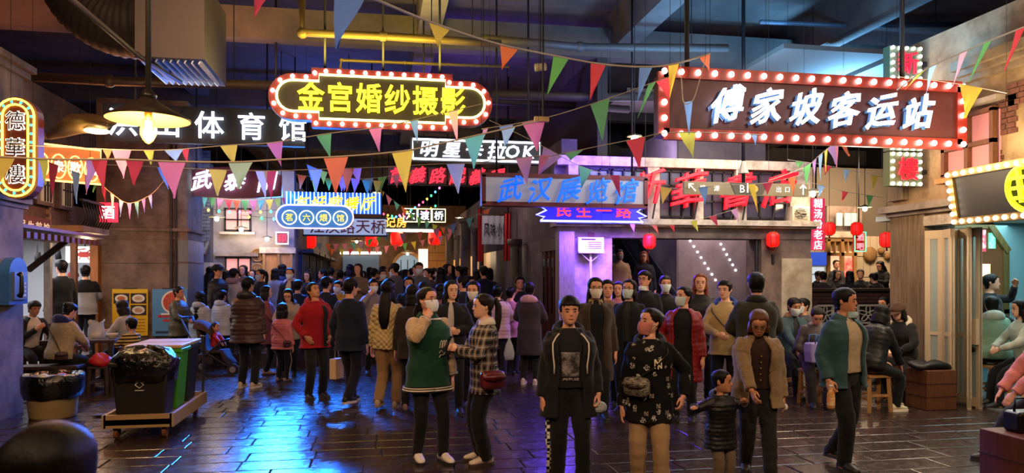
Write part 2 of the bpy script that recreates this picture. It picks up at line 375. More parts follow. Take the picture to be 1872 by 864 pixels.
def person(label, px=None, D=None, H=1.65, rz=0, lod=1, xy=None, z=0, top=('20222c',), inner=None, bot=('14141a',), shoe=('1a1a1c',), hair=('short','black'), mask=None, chin_mask=None,
           arms=('down','down'), head=(0,0), legs='stand', sit=None, lean=0, side=0, twist=0, skinc='a', hk=1.06, bulk=1.0, glasses=False, cap=None, face=True, group=None, extra=None, sitlegs=None, hood=None, scarf=None, collar=None, root=None, hat=None):
    """top = (colour, kind, hem z, bulk, open half-angle, rib); bot = (colour, leg width, kind); shoe = (colour, sole)"""
    tot = 1.475+HEADH*hk; s = H/tot
    if xy is None: xy = W(px, D)
    vox = (.0068,.0095,.014)[lod]; cvox = (.0095,.0125,.018)[lod]
    r = thing('person', label, 'person', (xy[0], xy[1], z), radians(rz)-YAW, group); r.scale = (s, s, s)
    pz = .92 if sit is None else sit/s+.168
    dz = pz-.92; piv = V((0, .01, .92))
    Rt = Matrix.Rotation(lean, 3, 'X') @ Matrix.Rotation(side, 3, 'Y') @ Matrix.Rotation(twist, 3, 'Z')
    def U(p):
        p = V(p); k = max(0, min(1, (p.z-.80)/.22)) if p.z < 1.02 else 1
        q = piv+Rt @ (p-piv); return p.lerp(q, k)+V((0,0,dz))
    def Uv(v): return Rt @ V(v)
    # ---- limbs
    J = {}
    for sd, nm in ((1, 0), (-1, 1)):
        a = arms[nm]; a = ARMS[a] if isinstance(a, str) else a
        if a[0] == 'px':
            q_ = P3(*a[1])-V((xy[0], xy[1], z)); q_ = Matrix.Rotation(-(radians(rz)-YAW), 3, 'Z') @ q_/s; a = ((q_.x*sd, q_.y, q_.z),)+tuple(a[2:])
        sh = V((.150*sd*(.95+.05*bulk), .008, 1.352)); t = V((a[0][0]*sd, a[0][1], a[0][2])); pole = V((a[2][0]*sd, a[2][1], a[2][2]))
        sh, t, pole = U(sh), U(t), Uv(pole); el, wr = ikj(sh, t, .285, .25, pole)
        J[nm] = (sh, el, wr, Uv(V((a[1][0]*sd, a[1][1], a[1][2]))), a[3], sd)
    LG = {}
    for sd, nm in ((1, 0), (-1, 1)):
        hip = V((.088*sd, .01, .88+dz))
        if sit is not None:
            sl = sitlegs or ((.12,-.40),(.12,-.40)); an = V((sl[nm][0]*sd, sl[nm][1], .085)); pole = V((.15*sd,-.5,1))
        else:
            st = {'stand': ((.105,.0),(.105,.01)), 'wide': ((.15,.0),(.15,.0)), 'walk': ((.09,-.2),(.08,.2)), 'walk2': ((.08,.2),(.09,-.2)), 'relax': ((.12,-.09),(.10,.04)), 'cross': ((.03,-.1),(.1,.03))}[legs] if isinstance(legs, str) else legs
            an = V((st[nm][0]*sd, st[nm][1], .085+(.05 if st[nm][1] > .15 else 0))); pole = V((.05*sd,-1,0))
        kn, an2 = ikj(hip, an, .425, .395, pole); an = an2 if sit is None else an2
        LG[nm] = (hip, kn, an, sd)
    # ---- head frame
    yaw, pit = radians(head[0]), radians(head[1])
    npv = U((0, .012, 1.43)); HM = Matrix.Translation(npv) @ (Rt.to_4x4() @ Matrix.Rotation(yaw, 4, 'Z') @ Matrix.Rotation(pit, 4, 'X') if True else 0)
    hd0 = V((0, -.012, .048))
    def Hp(p, k=None): return HM @ (hd0+V(p)*hk)
    # ---- body
    mb = MB()
    rr = []
    for zt, hw, hdp, yo in TORSO: q_ = .86 if zt < 1.4 else 1; rr.append([U((q_*hw*cos(2*pi*j/18), yo+q_*hdp*sin(2*pi*j/18), zt)) for j in range(18)])
    nk = [Hp((.045*cos(2*pi*j/18), .02+.047*sin(2*pi*j/18), .03)) for j in range(18)]; rr.append(nk)
    rr.append([Hp((.03*cos(2*pi*j/18), .02+.03*sin(2*pi*j/18), .09)) for j in range(18)])
    mb.rings(rr)
    N = 28 if lod == 0 else 20
    mb.rings([[Hp(head_pt(2*pi*j/N, t)) for j in range(N)] for t in [i/16 for i in range(17)]])
    # nose, ears
    mb.rings([[Hp(p) for p in ((-w1,-y0,zz),(0,-y1,zz),(w1,-y0,zz),(0,-.06,zz))] for w1, y0, y1, zz in ((.006,.082,.091,.125),(.009,.084,.1,.108),(.014,.086,.112,.09),(.0165,.086,.110,.083),(.011,.084,.094,.077))])
    for sd in (1,-1): mb.ell(Hp((.074*sd,.012,.108)), (.009*hk,.018*hk,.03*hk), 10, 6, HM.to_3x3() @ Matrix.Rotation(-.35*sd, 3, 'Z'))
    for k in J:
        sh, el, wr, th, curl, sd = J[k]
        el_ = el; el = el.lerp((sh+wr)/2, .12); m1, m2 = sh.lerp(el, .5), el.lerp(wr, .35)
        inn = U((.08*sd,.005,1.34))
        mb.tube([inn, sh, m1, el, m2, wr, wr+(wr-el).normalized()*.012], [.05,.042,.036,.031,.032,.026,.024], 10)
        el = el_
        hdn = (wr-el).normalized()
        add_hand(mb, wr, hdn, th if th.cross(hdn).length > .1 else V((0,-1,.1)), sd, curl, 1.0 if hk < 1.2 else 1.1)
    for k in LG:
        hip, kn, an, sd = LG[k]
        kb = kn.lerp((hip+an)/2, .16); mb.tube([V((.06*sd,.01,.96+dz)), hip, hip.lerp(kb,.5), kb, kb.lerp(an,.35), an, an+V((0,0,-.04))], [.075,.074,.058,.04,.04,.032,.03], 10)
        mb.tube([an+V((0,.04,-.05)), an+V((0,-.03,-.045)), an+V((0,-.12,-.06))], [.03,.036,.026], 8)
    bo = mb.build('body', skin(skinc), r, True, fix=False)
    remesh(bo, vox, (.24,.20,.3)[lod], 1)
    # ---- face
    rotH = HM.to_3x3().to_4x4()
    if face and lod < 2:
        em = eye_mesh()
        for sd in (1,-1):
            p = Hp((.031*sd, -.0835, .1125)); o = link('eye', em, r); o.matrix_local = Matrix.Translation(p) @ rotH @ Matrix.Rotation(.32*sd, 4, 'Z') @ Matrix.Scale(hk, 4)
            p = Hp((.032*sd, -.0885, .132)); o = link('eyebrow', EYE_ME['b'], r); o.matrix_local = Matrix.Translation(p) @ rotH @ Matrix.Rotation(.3*sd, 4, 'Z') @ Matrix.Scale(sd*hk, 4, (1,0,0)) @ Matrix.Scale(hk, 4, (0,0,1))
        if not mask:
            p = Hp((0, -.0925, .052)); o = link('lips', EYE_ME['l'], r); o.matrix_local = Matrix.Translation(p) @ rotH @ Matrix.Scale(hk, 4)
    # ---- hair
    st, hc = hair
    if st:
        hm = M('hair_'+hc, HAIRC[hc], .5, bump=.22, bscale=90, stretch=(2,2,.35), spec=.18)
        mb = MB(); n = 32; R = []
        long = st in ('long','pony','bob','bun','lowpony','braid'); fr = {'fringe':.68,'bowl':.72,'short':.76,'bob':.82}.get(st,.82)
        ends = {'short': .10, 'bob': -.18, 'long': -.1, 'pony': .08, 'lowpony': .0, 'bun': .1, 'fringe': .1, 'bowl': .15, 'buzz': .25, 'braid': .05}[st]
        lv = 30; thk = .006 if st == 'buzz' else (.011 if st in ('short','bowl','fringe') else .014)
        side_end = .43 if not long else ends
        if st in ('bowl',): side_end = .38
        ear = .40 if not long else ends
        if st in ('pony','bun','lowpony','braid'): side_end, ear = .5, .42
        HL = [(0,fr),(32,fr-.005),(46,fr-.06),(58,.66),(66,side_end+.02 if not long or st in ('bob','long') else .56),(80,side_end),(92,ear),(108,ear-.02 if long else .30),(130,ends),(180,ends)]
        for i in range(lv+1):
            t = ends+(1.0-ends)*i/lv; F, B, S = lerp_tab(HP, max(t, .24))
            if t < .24: B = max(B, .066); S = max(S,.062)
            if long and t < .45 and st in ('bob','long','lowpony'): S = max(S, .071); B = max(B, .088)
            if st == 'bob' and t < .5: S += .012*min(1,(.5-t)/.2); B += .012*min(1,(.5-t)/.2)
            lift = (.008 if st != 'buzz' else .003)*max(0, (t-.55)/.45); ring = []
            for j in range(n):
                th = 2*pi*j/n; ad = abs(math.degrees(th if th <= pi else 2*pi-th)); hl = lerp_tab(HL, ad)[0]+(.028*noise.noise(V((th*4.5, len(label)*.7, 0)))+.022*noise.noise(V((th*11, len(label)*.3, 5))) if ad < 75 else 0)
                k = max(0, min(1, (t-hl)/.03+.4)); off = -.016+.0185*k+(thk-.0025)*max(0, min(1, (t-hl)/.16))**.7 if ad < 100 else -.016+(thk+.016)*k
                F0, B0, S0 = lerp_tab(HP, max(0, t)); kk = min(1, k*1.6); F_, B_, S_ = F0+(F-F0)*kk, B0+(B-B0)*kk, S0+(S-S0)*kk
                sn, c = sin(th), cos(th); e = .88; q = 1+.04*noise.noise(V((th*5, t*7, len(label)*.37)))+(.035*noise.noise(V((sin(th)*9, cos(th)*9, t*2.2+len(label)))) if k > .9 and st != 'buzz' else 0)
                y = -((F_ if c > 0 else B_)+off)*math.copysign(abs(c)**e, c)*q; x = (S_+off*.85)*math.copysign(abs(sn)**e, sn)*q
                if t < .1 and c > .2: y = .02*c
                ring.append(Hp(V((x, y, t*HEADH+lift))))
            R.append(ring)
        mb.rings(R)
        if st in ('long',):
            pts = [Hp((0,.06,.12)), Hp((0,.085,.05)), Hp((0,.10,-.05)), U((0,.135,1.30)), U((0,.14,1.18)), U((0,.135,1.08))]
            mb.tube(pts, [(.03,.05),(.042,.078),(.04,.085),(.035,.085),(.03,.075),(.012,.04)], 14, up=(0,1,0))
            for sd in (1,-1):
                mb.tube([Hp((.066*sd,.01,.15)), Hp((.078*sd,.0,.05)), Hp((.082*sd,-.0,-.04)), U((.088*sd,-.05,1.34)), U((.085*sd,-.10,1.24))], [.012,.022,.024,.022,.008], 10)
        if st in ('pony','lowpony'):
            hz = .16 if st == 'pony' else .06
            pts = [Hp((0,.085,hz)), Hp((0,.13,hz+.01)), Hp((0,.155,hz-.06)), Hp((0,.15,hz-.16)), Hp((0,.135,hz-.27)), Hp((0,.12,hz-.34))]
            mb.tube(pts, [.018,.026,.036,.038,.028,.008], 12)
        if st == 'bun': mb.ell(Hp((0,.10,.16)), (.045,.042,.042), 14, 9, HM.to_3x3())
        o = mb.build('hair', hm, r, True)
    if cap:
        mb = MB(); R = []
        for i in range(9):
            t = .62+.40*i/8; R.append([Hp(head_pt(2*pi*j/28, min(t,.985), .024)+V((0,0,.006+(max(0,t-.9)*.12)))) for j in range(28)])
        mb.rings(R)
        o = mb.build('cap', cloth(cap), r, True)
        mb = MB(); A_, B_ = [], []
        for j in range(13):
            a = -1.05+2.1*j/12; p = head_pt(a, .66, .022); A_.append(p); q = p+V((0, -.075*cos(a*1.4), -.018)); B_.append(q)
        mb.rings([[Hp(p) for p in A_], [Hp(p) for p in B_], [Hp(p+V((0,0,-.007))) for p in B_], [Hp(p+V((0,0,-.007))) for p in A_]], cap=False, close=False)
        mb.build('cap_brim', cloth(cap), r, True)
    if hat:   # knitted hat
        mb = MB(); mb.rings([[Hp(head_pt(2*pi*j/26, min(.55+.45*i/8,.985), .028)+V((0,0,.02*i/8))) for j in range(26)] for i in range(9)])
        mb.build('knitted_hat', cloth(hat, 'fleece'), r, True)
    if mask or chin_mask:
        mb = MB(); R = []
        lo, hi, of = (-.02, .46, .007) if mask else (-.16, .08, .012)
        for i in range(9):
            t = lo+(hi-lo)*i/8; row = []
            for j in range(19):
                a = -1.25+2.5*j/18; p = head_pt(a, max(t,.06), of+.012*max(0,cos(a*1.6))*sin(pi*min(1,max(0,i/8))))
                p.z = t*HEADH
                p.y -= .014*max(0, 1-abs(a)/.5)*max(0,(t-.15)/.3) if mask else 0
                row.append(Hp(p))
            R.append(row)
        mb.rings(R, cap=False, close=False)
        o = mb.build('face_mask', cloth(mask or chin_mask), r, True, fix=False)
        sm = o.modifiers.new('s', 'SOLIDIFY'); sm.thickness = .004; sm.offset = 1; MODS.append(o)
        if mask and lod == 0:
            for sd in (1,-1):
                mb = MB(); mb.tube([Hp(head_pt(1.2*sd, .36, .006)), Hp((.078*sd,.0,.1)), Hp((.079*sd,.022,.112)), Hp((.078*sd,.0,.085)), Hp(head_pt(1.2*sd, .12, .006))], .0018, 5)
                mb.build('ear_loop', cloth('e8e8e8'), r, True)
    if glasses:
        mb = MB()
        for sd in (1,-1):
            c = V((.032*sd,-.1,.112)); mb.tube([Hp(c+V((.024*cos(a), .006*abs(cos(a))*(1 if cos(a)*sd > 0 else 0), .019*sin(a)))) for a in [2*pi*i/14 for i in range(15)]], .0019, 5)
            mb.tube([Hp((.055*sd,-.094,.115)), Hp((.078*sd,-.03,.118)), Hp((.078*sd,.02,.115))], .0019, 5)
        mb.tube([Hp((-.009,-.101,.116)), Hp((.009,-.101,.116))], .002, 5)
        mb.build('glasses', M('spectacle_frame','2a1c18',.3), r, True)
    # ---- garments
    def garment(name, col, kind='plain', hem=.80, bk=1.0, gap=0, rib=0, sleeves=True, nz=1.445, cuffr=1.0, slv_mat=None, off=.014, flare=.09):
        bk *= bulk
        tab = []
        for zt, hw, hdp, yo in TORSO:
            if zt > nz: break
            g = 1 if zt < 1.34 else max(.0, 1-(zt-1.34)/.12)
            tab.append((zt, hw*(1+(bk-1)*g)+off, hdp*(1+(bk-1)*1.15*g)+off, yo))
        mid = lerp_tab(tab, 1.1); tab = [(a, max(b, mid[0]*.98) if .86 < a < 1.25 else b, max(c, mid[1]*.98) if .86 < a < 1.25 else c, d) for a, b, c, d in tab]
        z0 = hem; base = lerp_tab(tab, .9)
        if hem < .80: tab = [(hem, base[0]*(1.02+flare), base[1]*(1.05+flare), .01), (.8, base[0], base[1], .01)]+[q for q in tab if q[0] > .84]
        elif hem > .8: z0 = hem
        tab[0] = (tab[0][0], max(tab[0][1], base[0]*.98), max(tab[0][2], base[1]*.98), tab[0][3])
        n = 36; zmax = tab[-1][0]; steps = max(16, int((zmax-z0)/.018)); mb = MB()
        def pt(th, zz, o=0):
            hw, hdp, yo = lerp_tab(tab, zz)
            rb = rib*(.5+.5*abs(sin(pi*(zz-z0)/.062)))*.022 if rib else 0
            sn, c = sin(th), cos(th); e = .86
            if sit is not None and zz < .88: pass
            return U((( hw+o+rb)*math.copysign(abs(sn)**e, sn), yo-(hdp+o+rb)*math.copysign(abs(c)**e, c), zz))
        zs = [z0+(zmax-z0)*i/steps for i in range(steps+1)]
        if not gap:
            mb.rings([[pt(2*pi*j/n, zz) for j in range(n)] for zz in zs])
        else:
            for_ = []
            for zz in zs:
                g0 = gap if not callable(gap) else gap(zz); g0 = radians(g0)
                outer = [pt(g0+(2*pi-2*g0)*j/n, zz, .006) for j in range(n+1)]; innr = [pt(g0+(2*pi-2*g0)*j/n, zz, -.024) for j in range(n+1)]
                for_.append(outer+innr[::-1])
            mb.rings(for_)
        if sleeves:
            for k in J:
                sh, el, wr, th, curl, sd = J[k]; inn = U((.075*sd,.008,1.335))
                P0 = [inn, sh.lerp(inn,.35)+V((0,0,.0)), sh]; q = bk; Rr = [.064,.068,.069*(.7+.3*q)]
                ns = 10
                for i in range(1, ns+1):
                    f = i/ns; P0.append(sh.lerp(el, f)); Rr.append((.067-.010*f)*(.55+.45*q)+(rib*.009*abs(sin(f*pi*4.5)) if rib else 0)+.004*sin(f*14+sd))
                for i in range(1, ns+1):
                    f = i/ns*.97; P0.append(el.lerp(wr, f)); Rr.append((.057-.013*f*cuffr)*(.55+.45*q)+(rib*.009*abs(sin(f*pi*4)) if rib else 0)+.004*sin(f*11+2*sd))
                # round the elbow
                for _ in range(2):
                    for i in range(4, len(P0)-2): P0[i] = P0[i]*.5+(P0[i-1]+P0[i+1])*.25
                if slv_mat is None: mb.tube(P0, Rr, 14)
                else:
                    m2 = MB(); m2.tube(P0, [a*1.12 for a in Rr], 14); remesh(m2.build('sleeve', slv_mat, r, True), cvox, None, 2, (.016,.07))
        o = mb.build(name, cloth(col, kind) if isinstance(col, str) else col, r, True)
        remesh(o, cvox, (.5,.36,.35)[lod], 2, None if rib and lod else ((.02 if kind != 'plain' else .016), .11))
        return pt
    tp = list(top)+[None]*6
    SURF = None
    if inner: SURF_IN = garment('shirt', inner, 'plain', .92 if sit is None else .92, .99, 0, 0, sleeves=False, off=.014)
    else: SURF_IN = None
    nm = {'puffer':'puffer_jacket'}.get(tp[1], 'coat' if (tp[2] or .8) < .7 else 'jacket')
    hem = tp[2] if tp[2] is not None else .80
    if sit is not None: hem = max(hem, .84)
    sl = extra.get('sleeve') if extra else None
    SURF = garment(nm, tp[0], tp[1] or 'plain', hem, tp[3] or 1.08, tp[4] or 0, tp[5] or 0, slv_mat=sl, nz=1.45)
    # collar / hood
    if collar:
        mb = MB(); R = []
        for zz, hw, hdp, yo in ((1.40,.095,.082,.012),(1.445,.078,.078,.012),(1.475,.082,.082,.016),(1.445,.095,.09,.02),(1.41,.11,.10,.02)):
            R.append([U((hw*sin(a), yo-hdp*cos(a), zz-.035*max(0,cos(a)))) for a in [radians(22)+(2*pi-radians(44))*j/22 for j in range(23)]])
        mb.rings(R, cap=False, close=False); o = mb.build('collar', cloth(collar), r, True, fix=False)
        sm = o.modifiers.new('s','SOLIDIFY'); sm.thickness = .008; MODS.append(o)
    if hood:
        mb = MB(); R = []
        for i in range(9):
            a = -2.3+4.6*i/8; c = U((.098*sin(a), .03+.085*cos(a), 1.415+.03*cos(a))); d = U((.14*sin(a), .03+.14*cos(a), 1.40+.035*cos(a)))
            tdir = V((cos(a),-sin(a),0)); up = V((0,0,1)); nrm = V((sin(a),cos(a),0)); rad = .034+.026*max(0,cos(a))
            R.append([c+(nrm*(.02+rad*cos(b))+up*(rad*1.25*sin(b))) for b in [2*pi*j/10 for j in range(10)]])
        mb.rings(R); o = mb.build('hood', cloth(hood, tp[1] if tp[1] in ('fleece','puffer') else 'plain'), r, True); remesh(o, cvox, None, 2)
    if scarf:
        mb = MB(); mb.tube([U((.085*sin(a), .012-.085*cos(a), 1.43+.012*cos(a))) for a in [2*pi*j/16 for j in range(17)]], .032, 8); mb.build('scarf', cloth(scarf, 'fleece'), r, True)
    # trousers
    bt = list(bot)+[None]*3; lw = bt[1] or 1.0
    mb = MB(); R = []
    for zt, hw, hdp in ((.79,.135,.10),(.86,.17,.118),(.94,.168,.114),(1.0,.152,.104)):
        R.append([V((hw*sin(2*pi*j/20), .01-hdp*cos(2*pi*j/20), zt+dz)) for j in range(20)])
    mb.rings(R)
    for k in LG:
        hip, kn, an, sd = LG[k]; P0 = [V((.075*sd,.01,.93+dz)), hip]; Rr = [.09,.096]
        for i in range(1, 8): f = i/7; P0.append(hip.lerp(kn, f)); Rr.append((.094-.026*f)*(.6+.4*lw)+.003*sin(f*17+sd))
        for i in range(1, 9): f = i/8; P0.append(kn.lerp(an, f)+V((0,0,-.02*f))); Rr.append((.068+(.004*lw-.018)*f*(1.4-lw*.4))*(.45+.55*lw)+(.006*f*sin(f*26+sd)))
        for _ in range(2):
            for i in range(5, len(P0)-2): P0[i] = P0[i]*.5+(P0[i-1]+P0[i+1])*.25
        mb.tube(P0, Rr, 14)
    o = mb.build('trousers', cloth(bt[0], bt[2] or 'plain'), r, True); remesh(o, cvox, (.34,.22,.3)[lod], 2, (.016,.1))
    # shoes
    sh_c = shoe[0]; so = shoe[1] if len(shoe) > 1 else None
    for k in LG:
        hip, kn, an, sd = LG[k]; toe = V((.12*sd, -1, 0)).normalized() if sit is None else V((.1*sd,-1,0)).normalized(); sx = V((-toe.y, toe.x, 0)); lift = max(0, an.z-.085)
        def ring(l, hw, h, z0=0): return [an+toe*l+sx*(hw*cos(a))+V((0,0,-.085+z0+max(0,h*(.5+.5*sin(a))))) for a in [2*pi*j/14 for j in range(14)]]
        mb = MB(); mb.rings([ring(-.075,.012,.05,.02), ring(-.07,.03,.075,.012), ring(-.04,.037,.10,.012), ring(0,.04,.115,.012), ring(.04,.043,.10,.012), ring(.09,.048,.072,.012), ring(.14,.046,.056,.012), ring(.175,.034,.044,.012), ring(.188,.012,.025,.02)])
        o = mb.build('shoe', M('shoe_'+sh_c, sh_c, .55), r, True)
        mb = MB(); mb.rings([[an+toe*l+sx*w+V((0,0,-.085+q)) for l, w in ((-.08,-.02),(-.08,.02),(-.05,.04),(.03,.044),(.1,.052),(.15,.05),(.185,.03),(.195,0),(.185,-.03),(.15,-.05),(.1,-.052),(.03,-.044),(-.05,-.04))] for q in (0,.028)])
        mb.build('sole', M('sole_'+(so or '2a2726'), so or '2a2726', .7), o, False)
    r_info = dict(root=r, U=U, SURF=SURF, SURF_IN=SURF_IN, J=J, LG=LG, Hp=Hp, HM=HM, s=s)
    return r_info
def torso_patch(info, name, mat, th0, th1, z0, z1, off=.012, inner=False, nu=12, nv=10, poly=None):
    S = info['SURF_IN'] if inner else info['SURF']; mb = MB()
    mb.rings([[S(th0+(th1-th0)*i/nu, z0+(z1-z0)*j/nv, off) for i in range(nu+1)] for j in range(nv+1)], cap=False, close=False)
    o = mb.build(name, mat, info['root'], True, fix=False); sm = o.modifiers.new('s','SOLIDIFY'); sm.thickness = .003; MODS.append(o); return o
def world_of(info, p):
    r = info['root']; return Matrix.Translation(r.location) @ Matrix.Rotation(r.rotation_euler.z, 4, 'Z') @ Matrix.Scale(info['s'], 4) @ V(p)
def strap(info, label, mat, pts, w=.022, name='strap_bag', cat='bag', bag=None, bagmat=None, off=.022, group=None):
    """a bag hung across the body: strap over (angle, height) points of the coat, body at the last one"""
    S = info['SURF']; r = info['root']
    P_ = []
    for (a0, z0), (a1, z1) in zip(pts, pts[1:]):
        for i in range(8): f = i/8; P_.append(S(a0+(a1-a0)*f, z0+(z1-z0)*f, off))
    P_.append(S(*pts[-1], off))
    t = thing(name, label, cat, world_of(info, P_[-1]), 0, group)
    Wp = [world_of(info, p)-t.location for p in P_]
    mb = MB(); mb.tube(Wp, [(w*info['s'], .005)]*len(Wp), 8, up=None); mb.build('strap', mat, t, True)
    if bag:
        nrm = (world_of(info, S(pts[-1][0], pts[-1][1], .2))-world_of(info, S(*pts[-1]))).normalized(); q = Matrix.Rotation(atan2(nrm.y, nrm.x)+pi/2, 3, 'Z')
        mb = MB(); a, b, c = bag; R = []
        for y, k in ((0,.9),(-.3,1),(-.7,1),(-1,.85)): R.append([q @ V((a/2*k*math.copysign(abs(cos(x))**.45, cos(x)), y*b+.015, c/2*k*math.copysign(abs(sin(x))**.45, sin(x))-c*.3)) for x in [2*pi*j/20 for j in range(20)]])
        mb.rings(R); o = mb.build('bag_body', bagmat or mat, t, True)
        mb = MB(); mb.rings([[q @ V((a*.46*cos(x), -b-.006+y, c*.2*sin(x)-c*.12)) for x in [2*pi*j/16 for j in range(16)]] for y in (0,.01)]); mb.build('flap', bagmat or mat, t, True)
    return t
# ------------------------------------------------------------------ setting: floor, ceiling, walls
conc = plaster('worn_concrete', '7d6a60', '4c3d38', 2.2)
concL = plaster('pale_concrete', '9c9084', '6a5c50', 2.0)
cream = plaster('cream_plaster', '9a958f', '7d766f', 1.5)
purplew = plaster('rough_plaster', 'a898a6', '6d5f6e', 3)
cornice_m = plaster('cornice_paint', 'c2b6a8', '8d7f72', 5)
dark_m = M('dark_paint', '1c1a1e', .7)
ceil_m = plaster('ceiling_soot', '564d49', '403a38', 1.2)
steel = M('steel', '8a8c90', .35, .9)
dsteel = M('dark_steel', '2a2b30', .5, .6)
woodd = wood('dark_wood', '3a2318', '23140d')
woodm = wood('brown_wood', '6d4022', '4a2a16')
woodl = wood('pale_wood', 'b58a52', '93683a')
woodr = wood('red_wood', '5a2622', '3c1917')
glass_d = M('dark_glass', '12151c', .08, spec=.7)
rope_m = M('cord', 'b8ad9c', .9)
# floor slabs
tile_m = M('slate', '3a2b26', .26, col2='261c1a', nscale=5, nmix=(.3,.7), bump=.035, bscale=4, spec=.55)
nt = tile_m.node_tree; oi = nt.nodes.new('ShaderNodeObjectInfo'); b_ = nt.nodes['Principled BSDF']
rn = nt.nodes.new('ShaderNodeTexNoise'); rn.inputs['Scale'].default_value = 9; tcx = nt.nodes.new('ShaderNodeTexCoord'); nt.links.new(tcx.outputs['Object'], rn.inputs['Vector'])
mr = nt.nodes.new('ShaderNodeMapRange'); mr.inputs[1].default_value = .3; mr.inputs[2].default_value = .7; mr.inputs[3].default_value = .2; mr.inputs[4].default_value = .32
nt.links.new(rn.outputs['Fac'], mr.inputs[0]); nt.links.new(mr.outputs[0], b_.inputs['Roughness'])
fl = MB(); fl.b2(-14, 18, -6, 46, -.3, -.012); floor = struct('floor', fl, M('grout', '0f0c0b', .8))
TW, TD = .64, .34
def tile_mesh(w, d):
    mb = MB(); e = .006; h = .003
    r0 = [(-w/2,-d/2,-.012),(w/2,-d/2,-.012),(w/2,d/2,-.012),(-w/2,d/2,-.012)]; r1 = [(-w/2,-d/2,-h),(w/2,-d/2,-h),(w/2,d/2,-h),(-w/2,d/2,-h)]
    r2 = [(-w/2+e,-d/2+e,0),(w/2-e,-d/2+e,0),(w/2-e,d/2-e,0),(-w/2+e,d/2-e,0)]
    mb.rings([r0, r1, r2]); return mb
tme = []
for i in range(4):
    me = tile_mesh(TW*(1,1,.72,1.28)[i]-.014, TD-.014).mesh('tile'); me.materials.append(tile_m); tme.append(me)
rt = random.Random(3); cand = []; rows = 0
y = 4.6
while y < 42:
    x = -13.5-rt.random()*TW
    while x < 16:
        kx = rt.choice((0,0,1,1,2,3)); w = TW*(1,1,.72,1.28)[kx]; cx, cy = x+w/2, y+TD/2; x += w
        if -4.4-(.3*max(0, cy-6)) < cx < 9 or cy > 12 and -9 < cx < 13: cand.append((cx, cy, kx, rt.uniform(-.004,.004), rt.uniform(-.004,.004)))
    y += TD
def vis(c):
    Dd = c[0]*SA+c[1]*CA; l = c[0]*CA-c[1]*SA
    if Dd < 4: return 99
    p = 936+FPX*l/Dd; q = HOR+FPX*CAMH/Dd
    return Dd if -20 < p < 1890 and q < 885 else 90+Dd
cand.sort(key=vis)
for cx, cy, kx, ra, rb in cand[:300]: link('tile', tme[kx], floor, (cx, cy, 0), (ra, rb, 0))
mb = MB()
for cx, cy, kx, ra, rb in cand[300:]:
    t = tile_mesh(TW*(1,1,.72,1.28)[kx]-.014, TD-.014); k = len(mb.v); mb.v.extend([V3+Vector((cx, cy, V3.x*-rb+V3.y*ra)) for V3 in t.v]); mb.f.extend([tuple(i+k for i in f) for f in t.f]); mb.mi.extend(t.mi)
o = mb.build('paving', tile_m, floor, fix=False); o['kind'] = 'stuff'; o['label'] = 'dark stone paving slabs further along the street'
fu = struct('floor_upper', MB().b2(-3.75, 3.3, 14.9, 34, -.05, .26), tile_m, label='slightly raised far part of the street floor')
# ceiling with beams
mb = MB(); mb.b2(-14, 18, -6, 46, 6.8, 7.0); ceil = struct('ceiling', mb, ceil_m)
for x in (-9.5,-4.2, .9, 4.6, 8.4, 13): MB().b2(x-.2, x+.2, -6, 46, 6.1, 6.8).build('beam', ceil_m, ceil)
for yy in (3, 8.2, 13.6, 19, 25, 32): MB().b2(-14, 18, yy-.15, yy+.15, 5.9, 6.45).build('cross_beam', ceil_m, ceil)
# board panels hung under the slab at right
pan = M('ceiling_board', '5f574f', .85)
for x0, x1, y0, y1 in ((6.6, 8.6, 11.2, 12.6), (5.0, 8.2, 14.4, 16.2), (8.8, 11.6, 11.4, 13.0)): MB().b2(x0, x1, y0, y1, 5.52, 5.6).build('ceiling_panel', pan, ceil)
# outer walls, far and dark
MB_ = lambda *a: MB().b2(*a)
struct('wall_left', MB_(-14.2,-14,-6,46,0,6.8), dark_m); struct('wall_right', MB_(18,18.2,-6,46,0,6.8), dark_m); struct('wall_back', MB_(-14,18,46,46.2,0,6.8), dark_m)
struct('wall_rear', MB_(-14,18,-6.2,-6,0,6.8), plaster('rear_plaster','6a5d55','4a403b'))
# ---- left: near pillar, eave, stall front, big column
mb = MB(); mb.b2(-5.0,-4.5,9.7,10.5,0,2.62); mb.b2(-5.0,-4.5,9.7,10.5,3.7,4.45)
lp = struct('wall_pillar_left', mb, conc, label='near worn concrete pillar at the left edge')
for z0, z1, o in ((2.62,2.68,.02),(2.68,2.76,.07),(2.76,2.84,.12),(4.3,4.38,.05),(4.38,4.46,.12)): MB().b2(-5.1,-4.5+o,9.7-o,10.6,z0,z1).build('moulding', conc, lp)
MB_(-5.0,-4.54,9.75,10.5,2.84,3.72).build('upper_block', conc, lp)
XF = -5.5
colm = struct('wall_column_left', MB_(-5.5,-3.8,15.9,17.2,0,5.3), conc, label='broad worn concrete column behind the diners')
for z0, z1, o in ((2.66,2.72,.06),(2.5,2.53,.03),(2.02,2.05,.03)): MB().b2(-5.5-o,-3.8+o,15.9-o,17.2+o,z0,z1).build('moulding', conc, colm)
MB().b2(-4.12,-4.07,15.84,15.9,0,4.4).build('conduit', dsteel, colm); MB().b2(-4.02,-3.99,15.85,15.9,0,4.4).build('conduit', dsteel, colm)
MB().b2(-3.98,-3.78,15.88,17.25,0,2.5).build('timber_post', wood('grey_timber','7d8088','5d6068'), colm)
